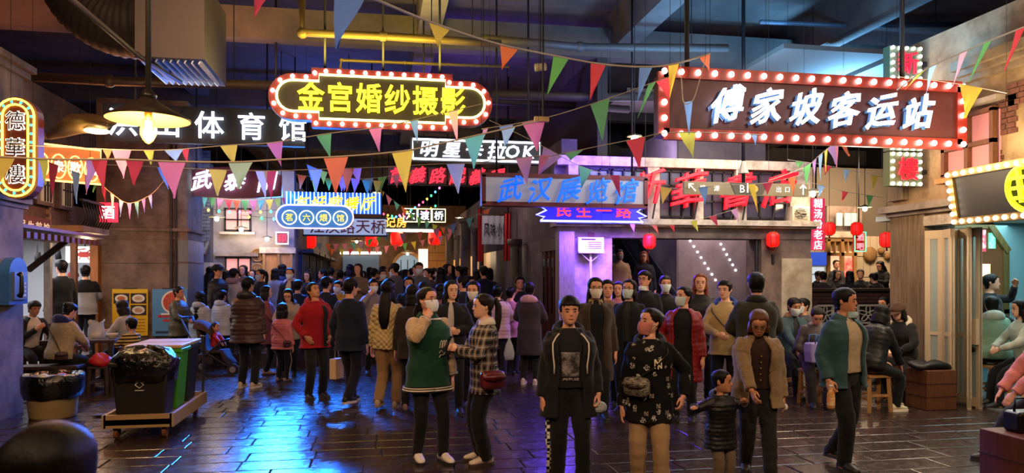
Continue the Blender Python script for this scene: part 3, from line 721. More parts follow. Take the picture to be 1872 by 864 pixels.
# stall facade X = -5.5 (upper floor with arches and balcony)
brk = M('grey_brick', '57525a', .85, col2='423e46', nscale=8)
mb = MB(); mb.b2(XF-.3,XF,10.6,15.9,2.55,3.05); mb.b2(XF-.3,XF,10.5,13.0,3.05,4.9)
stall_wall = struct('wall_stall', mb, plaster('stall_plaster','5f5450','3f3836'), label='grey upper wall of the left food stall with arched windows')
mb = MB(); mb.b2(XF-.3,XF,13.0,15.9,3.75,4.9)
mb.build('upper_wall', MATS['stall_plaster'], stall_wall)
def arch_poly(w, h, n=10):
    pts = [(-w/2,0),(w/2,0)]; pts += [(w/2*cos(pi*i/n), h-w/2+w/2*1.25*sin(pi*i/n)) for i in range(n+1)]; return pts
def arch_window(yc, z0, w, h):
    t = MB(); po = arch_poly(w+.22, h+.12); pi_ = arch_poly(w, h)
    k = MB(); k.prism(po, -.12, 0); r = k.build('window_surround', brk, stall_wall); r.location = (XF, yc, z0-.06); r.rotation_euler = (0,0,pi/2)
    k = MB(); k.prism(pi_, -.14, -.03); g = k.build('window_glass', M('lit_dim_glass','6f6458',.3,emit=.25,ecol='c9b088'), stall_wall); g.location = (XF, yc, z0); g.rotation_euler = (0,0,pi/2)
    for q in (-.25,0,.25): b = MB().b2(q*w-.012,q*w+.012,-.16,-.13,0,h-.05).build('mullion', dark_m, stall_wall); b.location = (XF, yc, z0); b.rotation_euler = (0,0,pi/2)
    for q in (.35,.7): b = MB().b2(-w/2,w/2,-.16,-.13,q*h-.012,q*h+.012).build('glazing_bar', dark_m, stall_wall); b.location = (XF, yc, z0); b.rotation_euler = (0,0,pi/2)
arch_window(13.35, 2.98, .42, .78); arch_window(14.15, 2.98, .36, .76)
# brick strip between arches: a stack of real bricks
mb = MB()
for i in range(20):
    for yc in (13.72, 14.55): mb.b2(XF,XF+.05+.01*(i % 2), yc-.09+.02*(i % 2), yc+.09, 2.75+i*.065, 2.75+i*.065+.055)
o = mb.build('brick_pier', brk, stall_wall); o['kind'] = 'stuff'
# balcony
bal = thing('balcony', 'small iron-railed balcony above the lit stall beside the column', 'balcony', (XF, 14.3, 2.62))
MB_(0,.55,-.62,.66,-.1,0).build('slab', concL, bal); MB_(.5,.56,-.62,.66,.42,.46).build('handrail', dsteel, bal); MB_(0,.06,-.66,-.6,0,.55).build('post', concL, bal)
for i in range(11): MB().tube([(.53,-.58+i*.12,0),(.60,-.58+i*.12,.14),(.56,-.58+i*.12,.3),(.53,-.58+i*.12,.43)], .012, 6).build('baluster', dsteel, bal, True)
# eave
ev = struct('trim_1', MB().box((-5.15, 11.6, 2.40), (.75, 5.2, .05), Matrix.Rotation(-.12,3,'Y')), woodm, label='brown timber eave over the left stall')
for i in range(23): MB().box((-4.80, 9.1+i*.22, 2.33), (.05, .11, .09)).build('eave_tile', woodm, ev)
for yy in (10.7, 13.0): MB().bar((-5.5,yy,1.85),(-4.95,yy,2.32),.08).build('brace', woodd, ev)
MB_(-5.55,-5.42,10.6,10.75,0,2.4).build('eave_post', woodd, ev); MB_(-5.55,-5.4,15.7,15.88,0,2.4).build('eave_post', wood('amber_wood','a8651f','7d4514'), ev)
# stall interior (raised floor, white tiled back wall)
whit = M('white_tile', 'd5d8d8', .3)
st = struct('wall_stall_interior', MB_(-8.6,-8.4,10,18.4,0,2.6), whit, label='white tiled back wall inside the lit food stall')
for i in range(12): MB_(-8.4,-8.385,10+i*.7,10.01+i*.7,.2,2.6).build('tile_joint', M('joint','8d9494',.8), st)
for i in range(5): MB_(-8.4,-8.385,10,18.4,.5+i*.45,.507+i*.45).build('tile_joint', MATS['joint'], st)
struct('wall_stall_end', MB_(-8.5,-5.5,18.2,18.4,0,2.6), whit); struct('ceiling_stall', MB_(-8.6,-5.5,10,18.4,2.55,2.62), M('stall_ceiling','b0aca6',.7))
struct('floor_stall', MB_(-8.6,-5.52,10,18.4,0,.24), M('stall_floor','5a5350',.4))
# ---- left street: brick shop, cream house with windows
YB = 19.6
bw = struct('wall_brick', MB_(-6.2,-4.15,YB+.05,YB+.4,2.1,4.6), M('mortar','3a3c48',.9), label='grey brick wall beside the cream house')
mb = MB(); r_ = 0; z = 2.55
while z < 4.9:
    x = -6.2-(.13 if r_ % 2 else 0)
    while x < -4.15:
        mb.b2(max(-6.2,x), min(x+.25,-4.15), YB+.02+random.uniform(0,.015), YB+.08, z, z+.075); x += .262
    z += .088; r_ += 1
o = mb.build('brickwork', M('blue_brick','59606e',.85,col2='3f4654',nscale=5), bw); o['kind'] = 'stuff'
# small tiled roof over brick shop
rf = thing('tiled_roof', 'small grey tiled canopy roof on the brick shop', 'roof', (-5.2, YB, 2.35))
rm = M('roof_tile','4a5058',.7,col2='353a42',nscale=6)
MB().box((0,-.2,.08),(2.1,.6,.04),Matrix.Rotation(.55,3,'X')).build('roof_board', woodd, rf)
for i in range(12): MB().tube([(-1.0+i*.18,-.46,-.05),(-1.0+i*.18,.08,.28)], .055, 8).build('roof_tile', rm, rf, True)
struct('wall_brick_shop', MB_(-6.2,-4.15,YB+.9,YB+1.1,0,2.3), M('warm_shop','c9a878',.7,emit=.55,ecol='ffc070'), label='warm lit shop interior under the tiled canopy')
MB_(-4.4,-4.15,YB,YB+.4,0,2.1).build('shop_pier', cream, bw)
cw = struct('wall_cream', MB_(-4.15,-2.15,20.0,20.4,0,4.5), cream, label='cream plastered house front left of the street')
pinkl = M('pink_window', 'c98f86', .5, emit=.55, ecol='ff9c8c')
def cross_window(n, cx, cy, z0, w, h, sill=True):
    t = struct('window_%d' % n, MB_(cx-w/2,cx+w/2,cy-.02,cy+.01,z0,z0+h), pinkl)
    for x in (-w/2, w/2-.045): MB_(cx+x,cx+x+.045,cy-.06,cy,z0,z0+h).build('window_frame', dark_m, t)
    for zz in (0, h-.045): MB_(cx-w/2,cx+w/2,cy-.06,cy,z0+zz,z0+zz+.045).build('window_frame', dark_m, t)
    MB_(cx-.02,cx+.02,cy-.06,cy,z0,z0+h).build('mullion', dark_m, t); MB_(cx-w/2,cx+w/2,cy-.06,cy,z0+h*.5-.018,z0+h*.5+.018).build('glazing_bar', dark_m, t)
    if sill: MB_(cx-w/2-.1,cx+w/2+.1,cy-.12,cy,z0-.08,z0-.02).build('window_sill', cornice_m, t)
    return t
p = PY(435, 404, 20.0); cross_window(1, p.x, 20.0, ZZ(425, 19.6), .66, .60)
p = PY(436, 500, 20.0); cross_window(2, p.x, 20.0, 1.45, .66, .80)
MB_(p.x-.55,p.x+.5,19.88,20.0,2.27,2.36).build('window_ledge', concL, cw)
for px_, py_, rr_ in ((471,466,.16),(488,481,.09),(470,494,.17)):
    q = PY(px_, py_, 19.97); bk = thing('woven_tray', {466:'round woven bamboo tray high on the cream wall',481:'smallest woven tray on the cream wall, beside the door',494:'lowest woven tray on the cream wall behind the crowd'}[py_], 'tray', q, 0, 'woven trays')
    MB().tube([(rr_*cos(a),-.01,rr_*sin(a)) for a in [2*pi*i/20 for i in range(21)]], .016, 6).build('rim', woodl, bk, True)
    MB().prism([(rr_*cos(a),rr_*sin(a)) for a in [2*pi*i/18 for i in range(18)]], -.01, .02).build('weave', M('wicker','8a6a42',.8,col2='5c4428',nscale=60), bk)
    for i in range(5): MB_(-rr_*.8+i*rr_*.4-.008,-rr_*.8+i*rr_*.4+.008,-.022,-.01,-rr_*.6,rr_*.6).build('cane_strip', woodl, bk)
# door with gold leaves at the house corner
dr = struct('door_1', MB_(-2.92,-2.2,19.93,20.0,0,2.35), wood('gold_wood','c08a4c','9a6a34',4), label='pale gold wooden door of the cream house')
for x in (-2.92,-2.56,-2.24): MB_(x,x+.06,19.88,19.95,0,2.35).build('door_stile', woodl, dr)
MB_(-3.0,-2.1,19.85,20.0,2.35,2.5).build('door_lintel', cornice_m, dr)
# side of house running back along the street, with shop bays
sw = struct('wall_street_left', MB_(-2.5,-2.15,20.4,34,0,4.3), plaster('shop_plaster','6d6670','4c4650'), label='left row of shop fronts running down the street')
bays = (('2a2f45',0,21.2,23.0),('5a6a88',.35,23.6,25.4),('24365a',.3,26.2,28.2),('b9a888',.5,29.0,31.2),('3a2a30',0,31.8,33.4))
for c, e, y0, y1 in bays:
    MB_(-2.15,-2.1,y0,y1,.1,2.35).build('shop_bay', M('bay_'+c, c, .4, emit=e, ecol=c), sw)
    n = 6
    for i in range(n+1): yy = y0+(y1-y0)*i/n; MB_(-2.1,-2.05,yy-.025,yy+.025,.1,2.4).build('bay_frame', dsteel, sw)
    MB_(-2.1,-1.75,y0-.1,y1+.1,2.4,2.5).build('bay_canopy', woodd, sw)
# street end wall with arch
ew = struct('wall_street_end', MB_(-2.5,4,34,34.3,0,5.0), plaster('end_plaster','6d5238','4d3826'), label='far wall closing the street with an arched doorway')
p = PY(745, 505, 34); k = MB(); k.prism(arch_poly(1.5, 2.75), -.06, .0); o = k.build('arch_frame', woodl, ew); o.location = (p.x, 34, 0)
k = MB(); k.prism(arch_poly(1.26, 2.6), -.1, -.05); o = k.build('arch_opening', M('arch_glow','3d4c58',.4,emit=.35,ecol='9fc4d8'), ew); o.location = (p.x, 34, 0)
for q in (-.3,0,.3): MB_(p.x+q-.02,p.x+q+.02,33.86,33.9,0,2.5).build('arch_mullion', dark_m, ew)
MB_(p.x-.7,p.x+.7,33.86,33.9,1.9,1.95).build('arch_transom', dark_m, ew)
q = PY(782, 480, 33.9); MB_(q.x-.42,q.x+.42,33.85,33.95,1.5,3.0).build('lightbox_poster', M('far_poster','e0c8b0',.5,emit=1.6,col2='b85a38',ecol='f0d0b0',nscale=4), ew)
q = PY(812, 470, 33.9); MB_(q.x-.75,q.x+.55,33.8,33.97,0,3.6).build('timber_cladding', wood('gold_cladding','b9884a','946632',3), ew)
for i in range(9): MB_(q.x-.75,q.x+.55,33.78,33.8,.3+i*.36,.32+i*.36).build('cladding_joint', woodd, ew)
q = PY(660, 470, 33.9); MB_(q.x-.8,q.x+.8,33.85,33.97,0,2.7).build('lit_doorway', M('far_doorway','2e3f50',.5,emit=.1,ecol='9ab0c8'), ew); MB_(q.x-.9,q.x+.9,33.6,33.9,2.75,2.85).build('lit_strip', E('far_strip','f4f0e6',3), ew)
# ---- right street side: posts and shop fronts (x = 3.3)
XR = 3.35
rw = struct('wall_street_right', MB_(XR,XR+.3,13.3,34,2.5,4.3), plaster('right_plaster','5d5460','3e3742'), label='right row of shop fronts running down the street')
for i, (y0, y1, m_) in enumerate(((14.9,16.6,plaster('pier_plaster','756a74','574d57')),(17.6,19.4,MATS['pier_plaster']))): MB_(XR,XR+.3,y0,y1,0,2.5).build('pier', m_, rw)
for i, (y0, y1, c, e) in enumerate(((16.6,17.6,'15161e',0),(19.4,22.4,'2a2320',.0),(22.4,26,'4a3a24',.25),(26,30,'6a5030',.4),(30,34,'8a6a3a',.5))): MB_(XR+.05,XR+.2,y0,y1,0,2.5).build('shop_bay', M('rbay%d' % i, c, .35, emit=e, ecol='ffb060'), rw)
dr = struct('door_2', MB_(XR,XR+.08,13.35,14.85,0,2.25), woodr, label='dark red panelled wooden door by the purple wall')
for i in range(4):
    y0 = 13.42+i*.36; MB_(XR-.03,XR,y0,y0+.3,.15,.95).build('door_panel', woodr, dr); MB_(XR-.025,XR,y0+.05,y0+.25,1.05,2.1).build('door_pane', glass_d, dr)
    MB_(XR-.05,XR,y0-.04,y0,0,2.25).build('door_stile', woodr, dr)
MB_(XR-.06,XR+.1,13.3,14.9,2.25,2.5).build('door_lintel', woodd, dr)
def post(px_, Y, r, h, label, m=None):
    p = PY(px_, 505, Y); t = thing('timber_post', label, 'post', (p.x, Y, 0), 0, 'street posts')
    MB().lathe([(r*1.35,0),(r*1.35,.2),(r*1.05,.24),(r,1.0),(r*.97,2.2),(r,h)], n=14).build('shaft', m or wood('grey_post','77706a','544d48'), t, True)
    MB().lathe([(r*1.1,h-.15),(r*1.6,h-.1),(r*1.6,h)], n=14).build('capital', m or MATS['grey_post'], t, True); return t
post(941, 16.6, .11, 2.6, 'brown post just right of the red hanging cloth'); post(851, 23.5, .17, 3.6, 'thickest grey post on the right of the crowded street'); post(822, 27.5, .15, 3.6, 'far grey post beside the gold timber cladding'); post(868, 22, .08, 3.2, 'thin dark post next to the thickest grey post'); post(880, 20.4, .07, 3.2, 'thin post left of the white cloth banner'); post(836, 26, .08, 3.2, 'thin far post between the two grey posts')
# corner post (split timber) + purple wall
cp = struct('wall_corner_post', MB_(3.17,3.45,12.75,13.05,0,2.55), wood('split_timber','8a8088','5d545c',8), label='split grey timber corner post beside the purple wall')
YF = 13.0
def fx(px_): return PY(px_, 505, YF).x
def fz(py_, px_=1250): k = (px_-936)/FPX; return ZZ(py_, YF/(CA-k*SA))
pw = struct('wall_purple', MB_(3.45,fx(1119),YF,YF+.5,0,2.5), purplew, label='rough plaster wall lit purple under the neon plate')
bf = struct('wall_bookshop', MB_(3.2,fx(1482),YF-.02,YF+.5,2.46,2.66), conc, label='worn two-storey facade over the escalator')
for z0, z1, o_ in ((2.66,2.70,.08),(2.70,2.80,.2)): MB_(3.15,fx(1484)+.05,YF-o_,YF+.4,z0,z1).build('cornice', cornice_m, bf)
MB_(3.2,fx(1482),YF+.25,YF+.5,2.8,3.95).build('upper_wall', plaster('upper_plaster','8d8580','5e5652',3), bf)
for a, b2_ in ((1040,1058),(1185,1207),(1272,1287),(1347,1366),(1446,1482)): MB_(fx(a),fx(b2_),YF+.02,YF+.3,2.8,3.9).build('pilaster', cornice_m, bf)
MB_(3.2,fx(1482),YF+.0,YF+.3,3.78,3.95).build('frieze', cornice_m, bf)
for n, (a, b2_) in enumerate(((1060,1118),(1122,1184),(1208,1271),(1288,1346),(1367,1445))):
    x0, x1 = fx(a), fx(b2_); t = struct('window_%d' % (n+3), MB_(x0,x1,YF+.16,YF+.22,2.86,3.74), M('dim_window','3a3440',.25,emit=.06,ecol='b0a0c0'))
    for x in (x0, (x0*2+x1)/3, (x0+2*x1)/3, x1-.03): MB_(x,x+.03,YF+.1,YF+.16,2.86,3.74).build('mullion', dark_m, t)
    for zz in (2.86,3.15,3.44,3.71): MB_(x0,x1,YF+.1,YF+.16,zz,zz+.03).build('glazing_bar', dark_m, t)
# right pillar of the bookshop, pale lower panel
pr = struct('wall_pillar_bookshop', MB_(fx(1392),fx(1482),YF,YF+.6,0,2.46), conc, label='worn pillar with a pale lower panel behind the seated group')
MB_(fx(1428),fx(1482)+.01,YF-.03,YF,.0,fz(472,1450)).build('pale_panel', plaster('pale_panel','bcae98','93846e',3), pr)
MB_(fx(1410),fx(1414),YF-.04,YF,fz(482,1412),fz(465,1412)).build('bracket', dark_m, pr)
# escalator
es = thing('escalator', 'escalator rising behind the crowd with black handrails and glass sides', 'escalator', (4.5, 13.2, 0))
stepm = M('escalator_step','3c3f48',.35,.8); ang = radians(30)
for i in range(26):
    y0 = .6+i*.4; z0 = max(0, (i)*.231); MB_(.15,1.35,y0,y0+.42,z0-.02,z0+.0+.231*(1 if i else .2)).build('step', stepm, es)
    MB_(.15,1.35,y0-.012,y0,z0+.19,z0+.225).build('step_edge', M('step_edge','767b85',.4,.6), es)
for x in (0., 1.5):
    MB().bar((x,.2,.55),(x,11,6.78-.2),.03,.7).build('glass_side', M('smoked_glass','39404a',.1,alpha=.55,spec=.6), es)
    MB().tube([(x,-.1,.75),(x,-.15,.92),(x,.1,1.0),(x,.6,1.05),(x,11,7.0)], .045, 8).build('handrail', M('rubber','0b0b0d',.45), es, True)
    MB().bar((x,.2,.1),(x,11,6.3),.12,.3).build('skirt', dsteel, es)
for i in range(12): MB().ell((1.52,1.2+i*.35,.62+1.2*.577+i*.202), (.018,.018,.018), 8, 5).build('side_light', E('side_light','ffffff',12,False), es)
for i in range(5): MB().ell((0.03,1.9+i*.3,1.0+1.3*.577+i*.173), (.016,.016,.016), 8, 5).build('side_light', MATS['side_light'], es)
ewall = struct('wall_escalator', MB_(6.35,8.4,15.0,15.2,0,5), plaster('escalator_wall','8a7c80','6f6268',1.2), label='plain plaster wall right of the escalator')
struct('wall_escalator_side', MB_(4.1,4.3,13.5,24,0,6), dark_m)
struct('wall_escalator_back', MB_(4.3,9,24,24.2,0,6.8), dark_m); MB_(6.33,6.36,15,21,0,5).build('wall_return', MATS['escalator_wall'], ewall)
refl_dot = MB().ell((0,0,0), (.022,.014,.022), 8, 5).mesh('wall_stud_light'); refl_dot.materials.append(E('stud_light','ffffff',8,False))  # glowing dots imitate the balustrade lights reflected on the wall
for i in range(8): link('wall_stud_light', refl_dot, ewall, PY(1262+i*6.6, 440+i*10.2, 14.985))
for i in range(6): link('wall_stud_light', refl_dot, ewall, PY(1318+i*5.4, 446+i*9.5, 14.985))
for px_ in (1383,1397): p = PY(px_, 505, 13.1); struct('trim_%d' % px_, MB().tube([(p.x,13.1,0),(p.x,13.1,2.46)], .035, 10), dsteel)
# ---- right terrace: parapet, snack bar wall
YT = 14.2
def tx(px_): return PY(px_, 505, YT).x
def tz(py_): return ZZ(py_, YT/(CA-(1555-936)/FPX*SA))
brr = M('red_brick','4a2c24',.85,col2='35201b',nscale=6)
pp = struct('wall_parapet', MB_(tx(1475),tx(1640),YT+.03,YT+.25,0,tz(532)), M('parapet_mortar','2c2220',.9), label='low brown brick parapet with pierced blocks')
mb = MB(); z = 0; r_ = 0
while z < tz(532)-.06:
    x = tx(1475)-(.12 if r_ % 2 else 0)
    while x < tx(1640):
        if not (tz(592) < z < tz(556) and (tx(1494)-.2 < x < tx(1522) or tx(1568)-.2 < x < tx(1608))): mb.b2(x, min(x+.23,tx(1640)), YT, YT+.05, z, z+.06)
        x += .24
    z += .07; r_ += 1
o = mb.build('brickwork', brr, pp); o['kind'] = 'stuff'
MB_(tx(1475),tx(1642),YT-.05,YT+.3,tz(532),tz(527)).build('coping', woodd, pp)
lat = M('white_block','b5ada0',.7)
for a, b2_ in ((1495,1522),(1568,1605)):
    x0, x1, z0, z1 = tx(a), tx(b2_), tz(590), tz(558); cx, cz, w_, h_ = (x0+x1)/2, (z0+z1)/2, x1-x0, z1-z0
    t = thing('pierced_block', 'white pierced flower block in the parapet, %s' % ('left one' if a < 1500 else 'right one beside the teal jacket man'), 'block', (cx, YT-.01, cz), 0, 'parapet blocks')
    MB_(-w_/2,w_/2,.03,.05,-h_/2,h_/2).build('recess', dark_m, t)
    for s_ in (-1,1): MB_(s_*w_/2-.02,s_*w_/2+.02,-.02,.03,-h_/2,h_/2).build('edge', lat, t); MB_(-w_/2,w_/2,-.02,.03,s_*h_/2-.02,s_*h_/2+.02).build('edge', lat, t)
    for i in range(5):
        a_ = pi/2+2*pi*i/5; c = (.28*w_*cos(a_), .28*h_*sin(a_)); MB().tube([(c[0]+.2*w_*cos(a_)*cos(u)-.11*w_*sin(a_)*sin(u), 0, c[1]+.2*h_*sin(a_)*cos(u)+.11*h_*cos(a_)*sin(u)) for u in [2*pi*j/10 for j in range(11)]], .014, 5).build('petal', lat, t, True)
struct('floor_terrace', MB_(8.3,16.8,YT+.25,20.5,0,.5), M('terrace_floor','4a3a32',.5))
tmw = M('cream_tile','b8a68c',.4)
tb = struct('wall_terrace', MB_(8.3,16.8,20.0,20.3,.5,5), M('cream_joint','5f5448',.8), label='cream tiled wall of the snack bar terrace')
for i in range(36):
    for j in range(4):
        x0 = 8.4+i*.23
        if 11.6 < x0 < 13.0 and j < 3: continue
        MB_(x0,x0+.215,19.97,20.0,.5+j*.62,.5+j*.62+.6).build('tile', tmw, tb)
dw = struct('door_3', MB_(PY(1512,505,19.9).x,PY(1562,505,19.9).x,19.9,20,.5,ZZ(455,20)), M('lit_doorway_warm','d8a070',.5,emit=1.0,ecol='ffb890'), label='lit snack bar doorway with pale wooden frame')
for px_ in (1512,1537,1560): x = PY(px_,505,19.9).x; MB_(x-.05,x+.05,19.8,19.95,.5,2.85).build('door_frame', woodl, dw)
for zz in (2.42,2.85): MB_(PY(1508,505,19.9).x,PY(1564,505,19.9).x,19.8,19.95,zz-.06,zz+.04).build('door_frame', woodl, dw)
for px_ in (1524,1548): x = PY(px_,505,19.9).x; MB_(x-.02,x+.02,19.82,19.94,2.42,2.85).build('transom_bar', woodl, dw)
MB_(PY(1542,505,19.9).x,PY(1556,505,19.9).x,19.85,19.9,1.2,2.3).build('red_poster', M('red_poster','c02a30',.5,emit=.8,ecol='e03038',col2='f0d8c8',nscale=6), dw)
# upper shelf / windows above the snack door
us = struct('trim_2', MB_(PY(1505,505,19).x,PY(1568,505,19).x,18.9,19.4,ZZ(430,19.8),ZZ(418,19.8)), concL, label='concrete ledge above the snack bar door')
for i, px_ in enumerate((1535,1550,1562)): x = PY(px_,505,19.3).x; MB_(x-.09,x+.09,19.3,19.35,ZZ(405,19.8),ZZ(380,19.8)).build('lit_pane', M('pale_pane','8d9a90',.4,emit=.35,ecol='c8d8c8'), us)
MB_(PY(1508,505,19.6).x,PY(1572,505,19.6).x,19.5,19.9,ZZ(415,19.8),ZZ(365,19.8)).build('back_panel', conc, us)
fr = thing('drinks_fridge', 'tall lit drinks fridge beside the snack bar door', 'fridge', (PY(1490,505,18).x, 18, .5))
MB_(-.32,.32,0,.5,0,1.9).build('cabinet', M('fridge_white','c0c4c8',.4), fr); MB_(-.26,.26,-.02,0,.15,1.5).build('glass_door', M('fridge_glow','a8b8c0',.2,emit=.5,ecol='d0e4f0'), fr); MB_(-.32,.32,-.03,0,1.55,1.9).build('header', M('fridge_blue','2a48b0',.4,emit=.5,ecol='3050d0'), fr)
for zz in (.45,.75,1.05,1.3): MB_(-.26,.26,-.03,-.015,zz,zz+.02).build('shelf', steel, fr)
for i, (px_, py_, rr_, lb) in enumerate(((1591,465,.22,'big round woven hat hung on the snack bar wall'),(1611,458,.10,'upper small gourd hung on the snack bar wall'),(1622,468,.10,'lower small gourd hung on the snack bar wall'))):
    q = PY(px_, py_, 19.9); tag(MB().ell(q, (rr_, .11, rr_*1.05), 14, 8).build('woven_hat' if i == 0 else 'gourd', M('straw','8f6a3c',.8,col2='6a4a28',nscale=30), None, True), lb, 'hat' if i == 0 else 'gourd')
# ---- right building X = 7.8
XB = 7.8
tan_m = plaster('tan_plaster','a58a66','6f5638',2.2); stria = M('striated_concrete','8d7a62',.85,col2='54422f',nscale=5,nmix=(.3,.7),stretch=(5,5,.35),bump=.5,bscale=10)
def yb(px_): k = (px_-936)/FPX; D = XB/(SA+k*CA); return D*CA-k*D*SA
def zb(py_, px_): k = (px_-936)/FPX; return ZZ(py_, XB/(SA+k*CA))
rb = struct('wall_building_right', MB_(XB+.05,XB+.4,2,yb(1627),2.62,5.2), tan_m, label='tan plastered building front on the right')
MB_(XB,XB+.5,yb(1690),yb(1627),0,2.66).build('striated_column', stria, rb)
MB_(XB-.06,XB+.4,yb(1656),yb(1627),2.9,4.4).build('pilaster', stria, rb)
for z0, z1, o_ in ((2.66,2.72,.03),(2.72,2.82,.12)): MB_(XB-o_,XB+.4,2,yb(1625)+o_,z0,z1).build('moulding', concL, rb)
for z0, z1, o_ in ((4.35,4.43,.04),(4.43,4.5,.12),(4.5,4.62,.2)): MB_(XB-o_,XB+.4,2,yb(1760),z0,z1).build('cornice', plaster('tan_cornice','8d7a60','6a5840',3), rb)
MB_(XB-.03,XB+.1,2,yb(1720),3.06,3.12).build('string_course', concL, rb)
for y0,z0,w_,h_ in ((yb(1838),3.55,.28,.5),(yb(1860),3.9,.35,.35),(yb(1815),3.1,.25,.3)):
    mb = MB()
    for i in range(int(h_/.07)):
        for j in range(2): mb.b2(XB+.02,XB+.06, y0-w_/2+j*w_/2+.03*(i % 2), y0-w_/2+(j+1)*w_/2-.015+.03*(i % 2), z0+i*.07, z0+i*.07+.058)
    o = mb.build('bare_bricks', M('bare_brick','6a3f30',.9,col2='4a2c22',nscale=8), rb); o['kind'] = 'stuff'
# window of the right building
wy0, wy1 = yb(1826), yb(1730); wz0, wz1 = zb(313,1775), zb(212,1775)
wn = struct('window_9', MB_(XB-.02,XB+.04,wy0,wy1,wz0,wz1), M('pink_blind','c07a78',.6,emit=.3,ecol='e08a88',col2='a86464',nscale=60,stretch=(1,1,12)), label='pink-blinded wooden window on the tan building')  # blind glows faintly in place of the sign light falling on it
for y in (wy0,(wy0+wy1)/2-.03,wy1-.06): MB_(XB-.09,XB,y,y+.06,wz0-.02,wz1+.02).build('window_frame', woodm, wn)
for z_ in (wz0-.05,wz0+.42*(wz1-wz0),wz1-.02): MB_(XB-.09,XB,wy0,wy1,z_,z_+.055).build('window_frame', woodm, wn)
MB_(XB-.14,XB,wy0-.1,wy1+.06,wz1+.1,wz1+.16).build('window_hood', concL, wn); MB_(XB-.14,XB,wy0-.08,wy1+.06,wz0-.12,wz0-.05).build('window_sill', woodl, wn)
# shop opening beneath: lintel, teal interior
MB_(XB-.02,XB+.4,2,yb(1690),2.48,2.62).build('lintel', cornice_m, rb)
teal = M('teal_paint','7fa8b0',.6)
sb = struct('wall_shop_right', MB_(8.15,12,10.4,10.6,0,2.62), teal, label='pale teal back wall inside the right shop'); struct('wall_shop_side', MB_(11.9,12.1,3,10.4,0,2.62), teal); struct('ceiling_shop', MB_(7.85,12,2.5,10.6,2.62,2.7), M('shop_ceiling','a8b8b8',.8))
struct('floor_shop', MB_(7.9,12,2.5,10.4,0,.02), M('shop_floor','6d7478',.25))
struct('wall_building_right_near', MB_(XB,XB+.3,2,7.0,0,2.48), tan_m)
# arched shop window seen through the opening, at the interior back wall
aw = thing('arch_window', 'tall wooden framed corner window inside the teal shop', 'window', (PY(1800,505,10.36).x, 10.36, 0)); wm = wood('olive_wood','6a5a2a','4a3e1c')
x1 = PY(1840,505,10.36).x-aw.location.x
MB().prism([(-.7,.5),(x1,.5),(x1,2.15),(x1-.32,2.58),(-.7,2.58)], -.02, .02).build('pane', M('brown_glass','3a2e22',.15,emit=.12,ecol='c08a50'), aw)
MB_(x1-.1,x1,-.06,0,.4,2.2).build('frame', wm, aw); MB().bar((x1-.02,-.03,2.15),(x1-.36,-.03,2.58),.1).build('frame', wm, aw); MB_(-.7,x1-.3,-.06,0,2.52,2.62).build('frame', wm, aw); MB_(-.7,x1,-.06,0,1.15,1.22).build('rail', wm, aw); MB_(-.7,x1,-.06,0,.38,.5).build('rail', wm, aw)
MB_(-.7,x1-.35,-.05,-.02,1.75,1.95).build('lit_menu', M('lit_menu','f0c890',.5,emit=2.2,ecol='ffd49a',col2='c07030',nscale=9), aw); MB_(-.4,-.02,-.05,-.02,2.15,2.5).build('red_notice', M('red_notice','b03048',.5,emit=.7,ecol='c83050',col2='e8d8d0',nscale=14), aw); MB_(.05,x1-.25,-.05,-.02,2.2,2.45).build('green_neon_panel', M('green_neon','2f9a72',.4,emit=.9,ecol='30d090',col2='d8f0e0',nscale=9), aw)
# folding door
fd = thing('folding_door', 'cream folding glass door stacked open at the shop front', 'door', (*W(1742,10.2),0))
fm = M('door_frame_cream','b9a68a',.45); fg = M('frosted_pane','d0e0de',.55,trans=.65,spec=.5)
def leaf(px0, D0, px1, D1, hh=2.40, handle=False):
    a, b = Vector((*W(px0,D0),0)), Vector((*W(px1,D1),0)); d = (b-a); L_ = d.length; u = d/L_; lf = MB()
    R_ = Matrix.Rotation(atan2(u.y,u.x),3,'Z'); c = (a+b)/2-fd.location
    e = bpy.data.objects.new('door_leaf', MB().box((0,0,hh/2),(L_,.03,hh-.1)).mesh('pane')); COL.objects.link(e); e.data.materials.append(fg); e.parent = fd; e.location = c; e.rotation_euler = (0,0,atan2(u.y,u.x))
    w_ = min(.09, L_*.3)
    for s_ in (-1,1): MB().box((s_*(L_/2-w_/2),0,hh/2),(w_,.05,hh)).build('stile', fm, e)
    for zz in (.08,.95,hh-.06): MB().box((0,0,zz),(L_,.052,.12 if zz != .95 else .05)).build('rail', fm, e)
    if handle:
        MB().box((L_/2-.04,-.05,1.02),(.09,.05,.34)).build('handle_plate', fm, e); MB().lathe([(.0,0),(.035,.01),(.035,.03),(0,.035)], n=12).build('lock', M('lock','2a2018',.4,.5), e).matrix_local = Matrix.Translation((L_/2-.05,-.05,.78)) @ Matrix.Rotation(pi/2,4,'X')
leaf(1692,10.55,1726,10.35); leaf(1726,10.35,1741,10.02); leaf(1741,10.02,1750,10.3); leaf(1750,10.3,1770,10.1); leaf(1770,10.1,1772,9.72); leaf(1772,9.95,1793,9.75, handle=True)
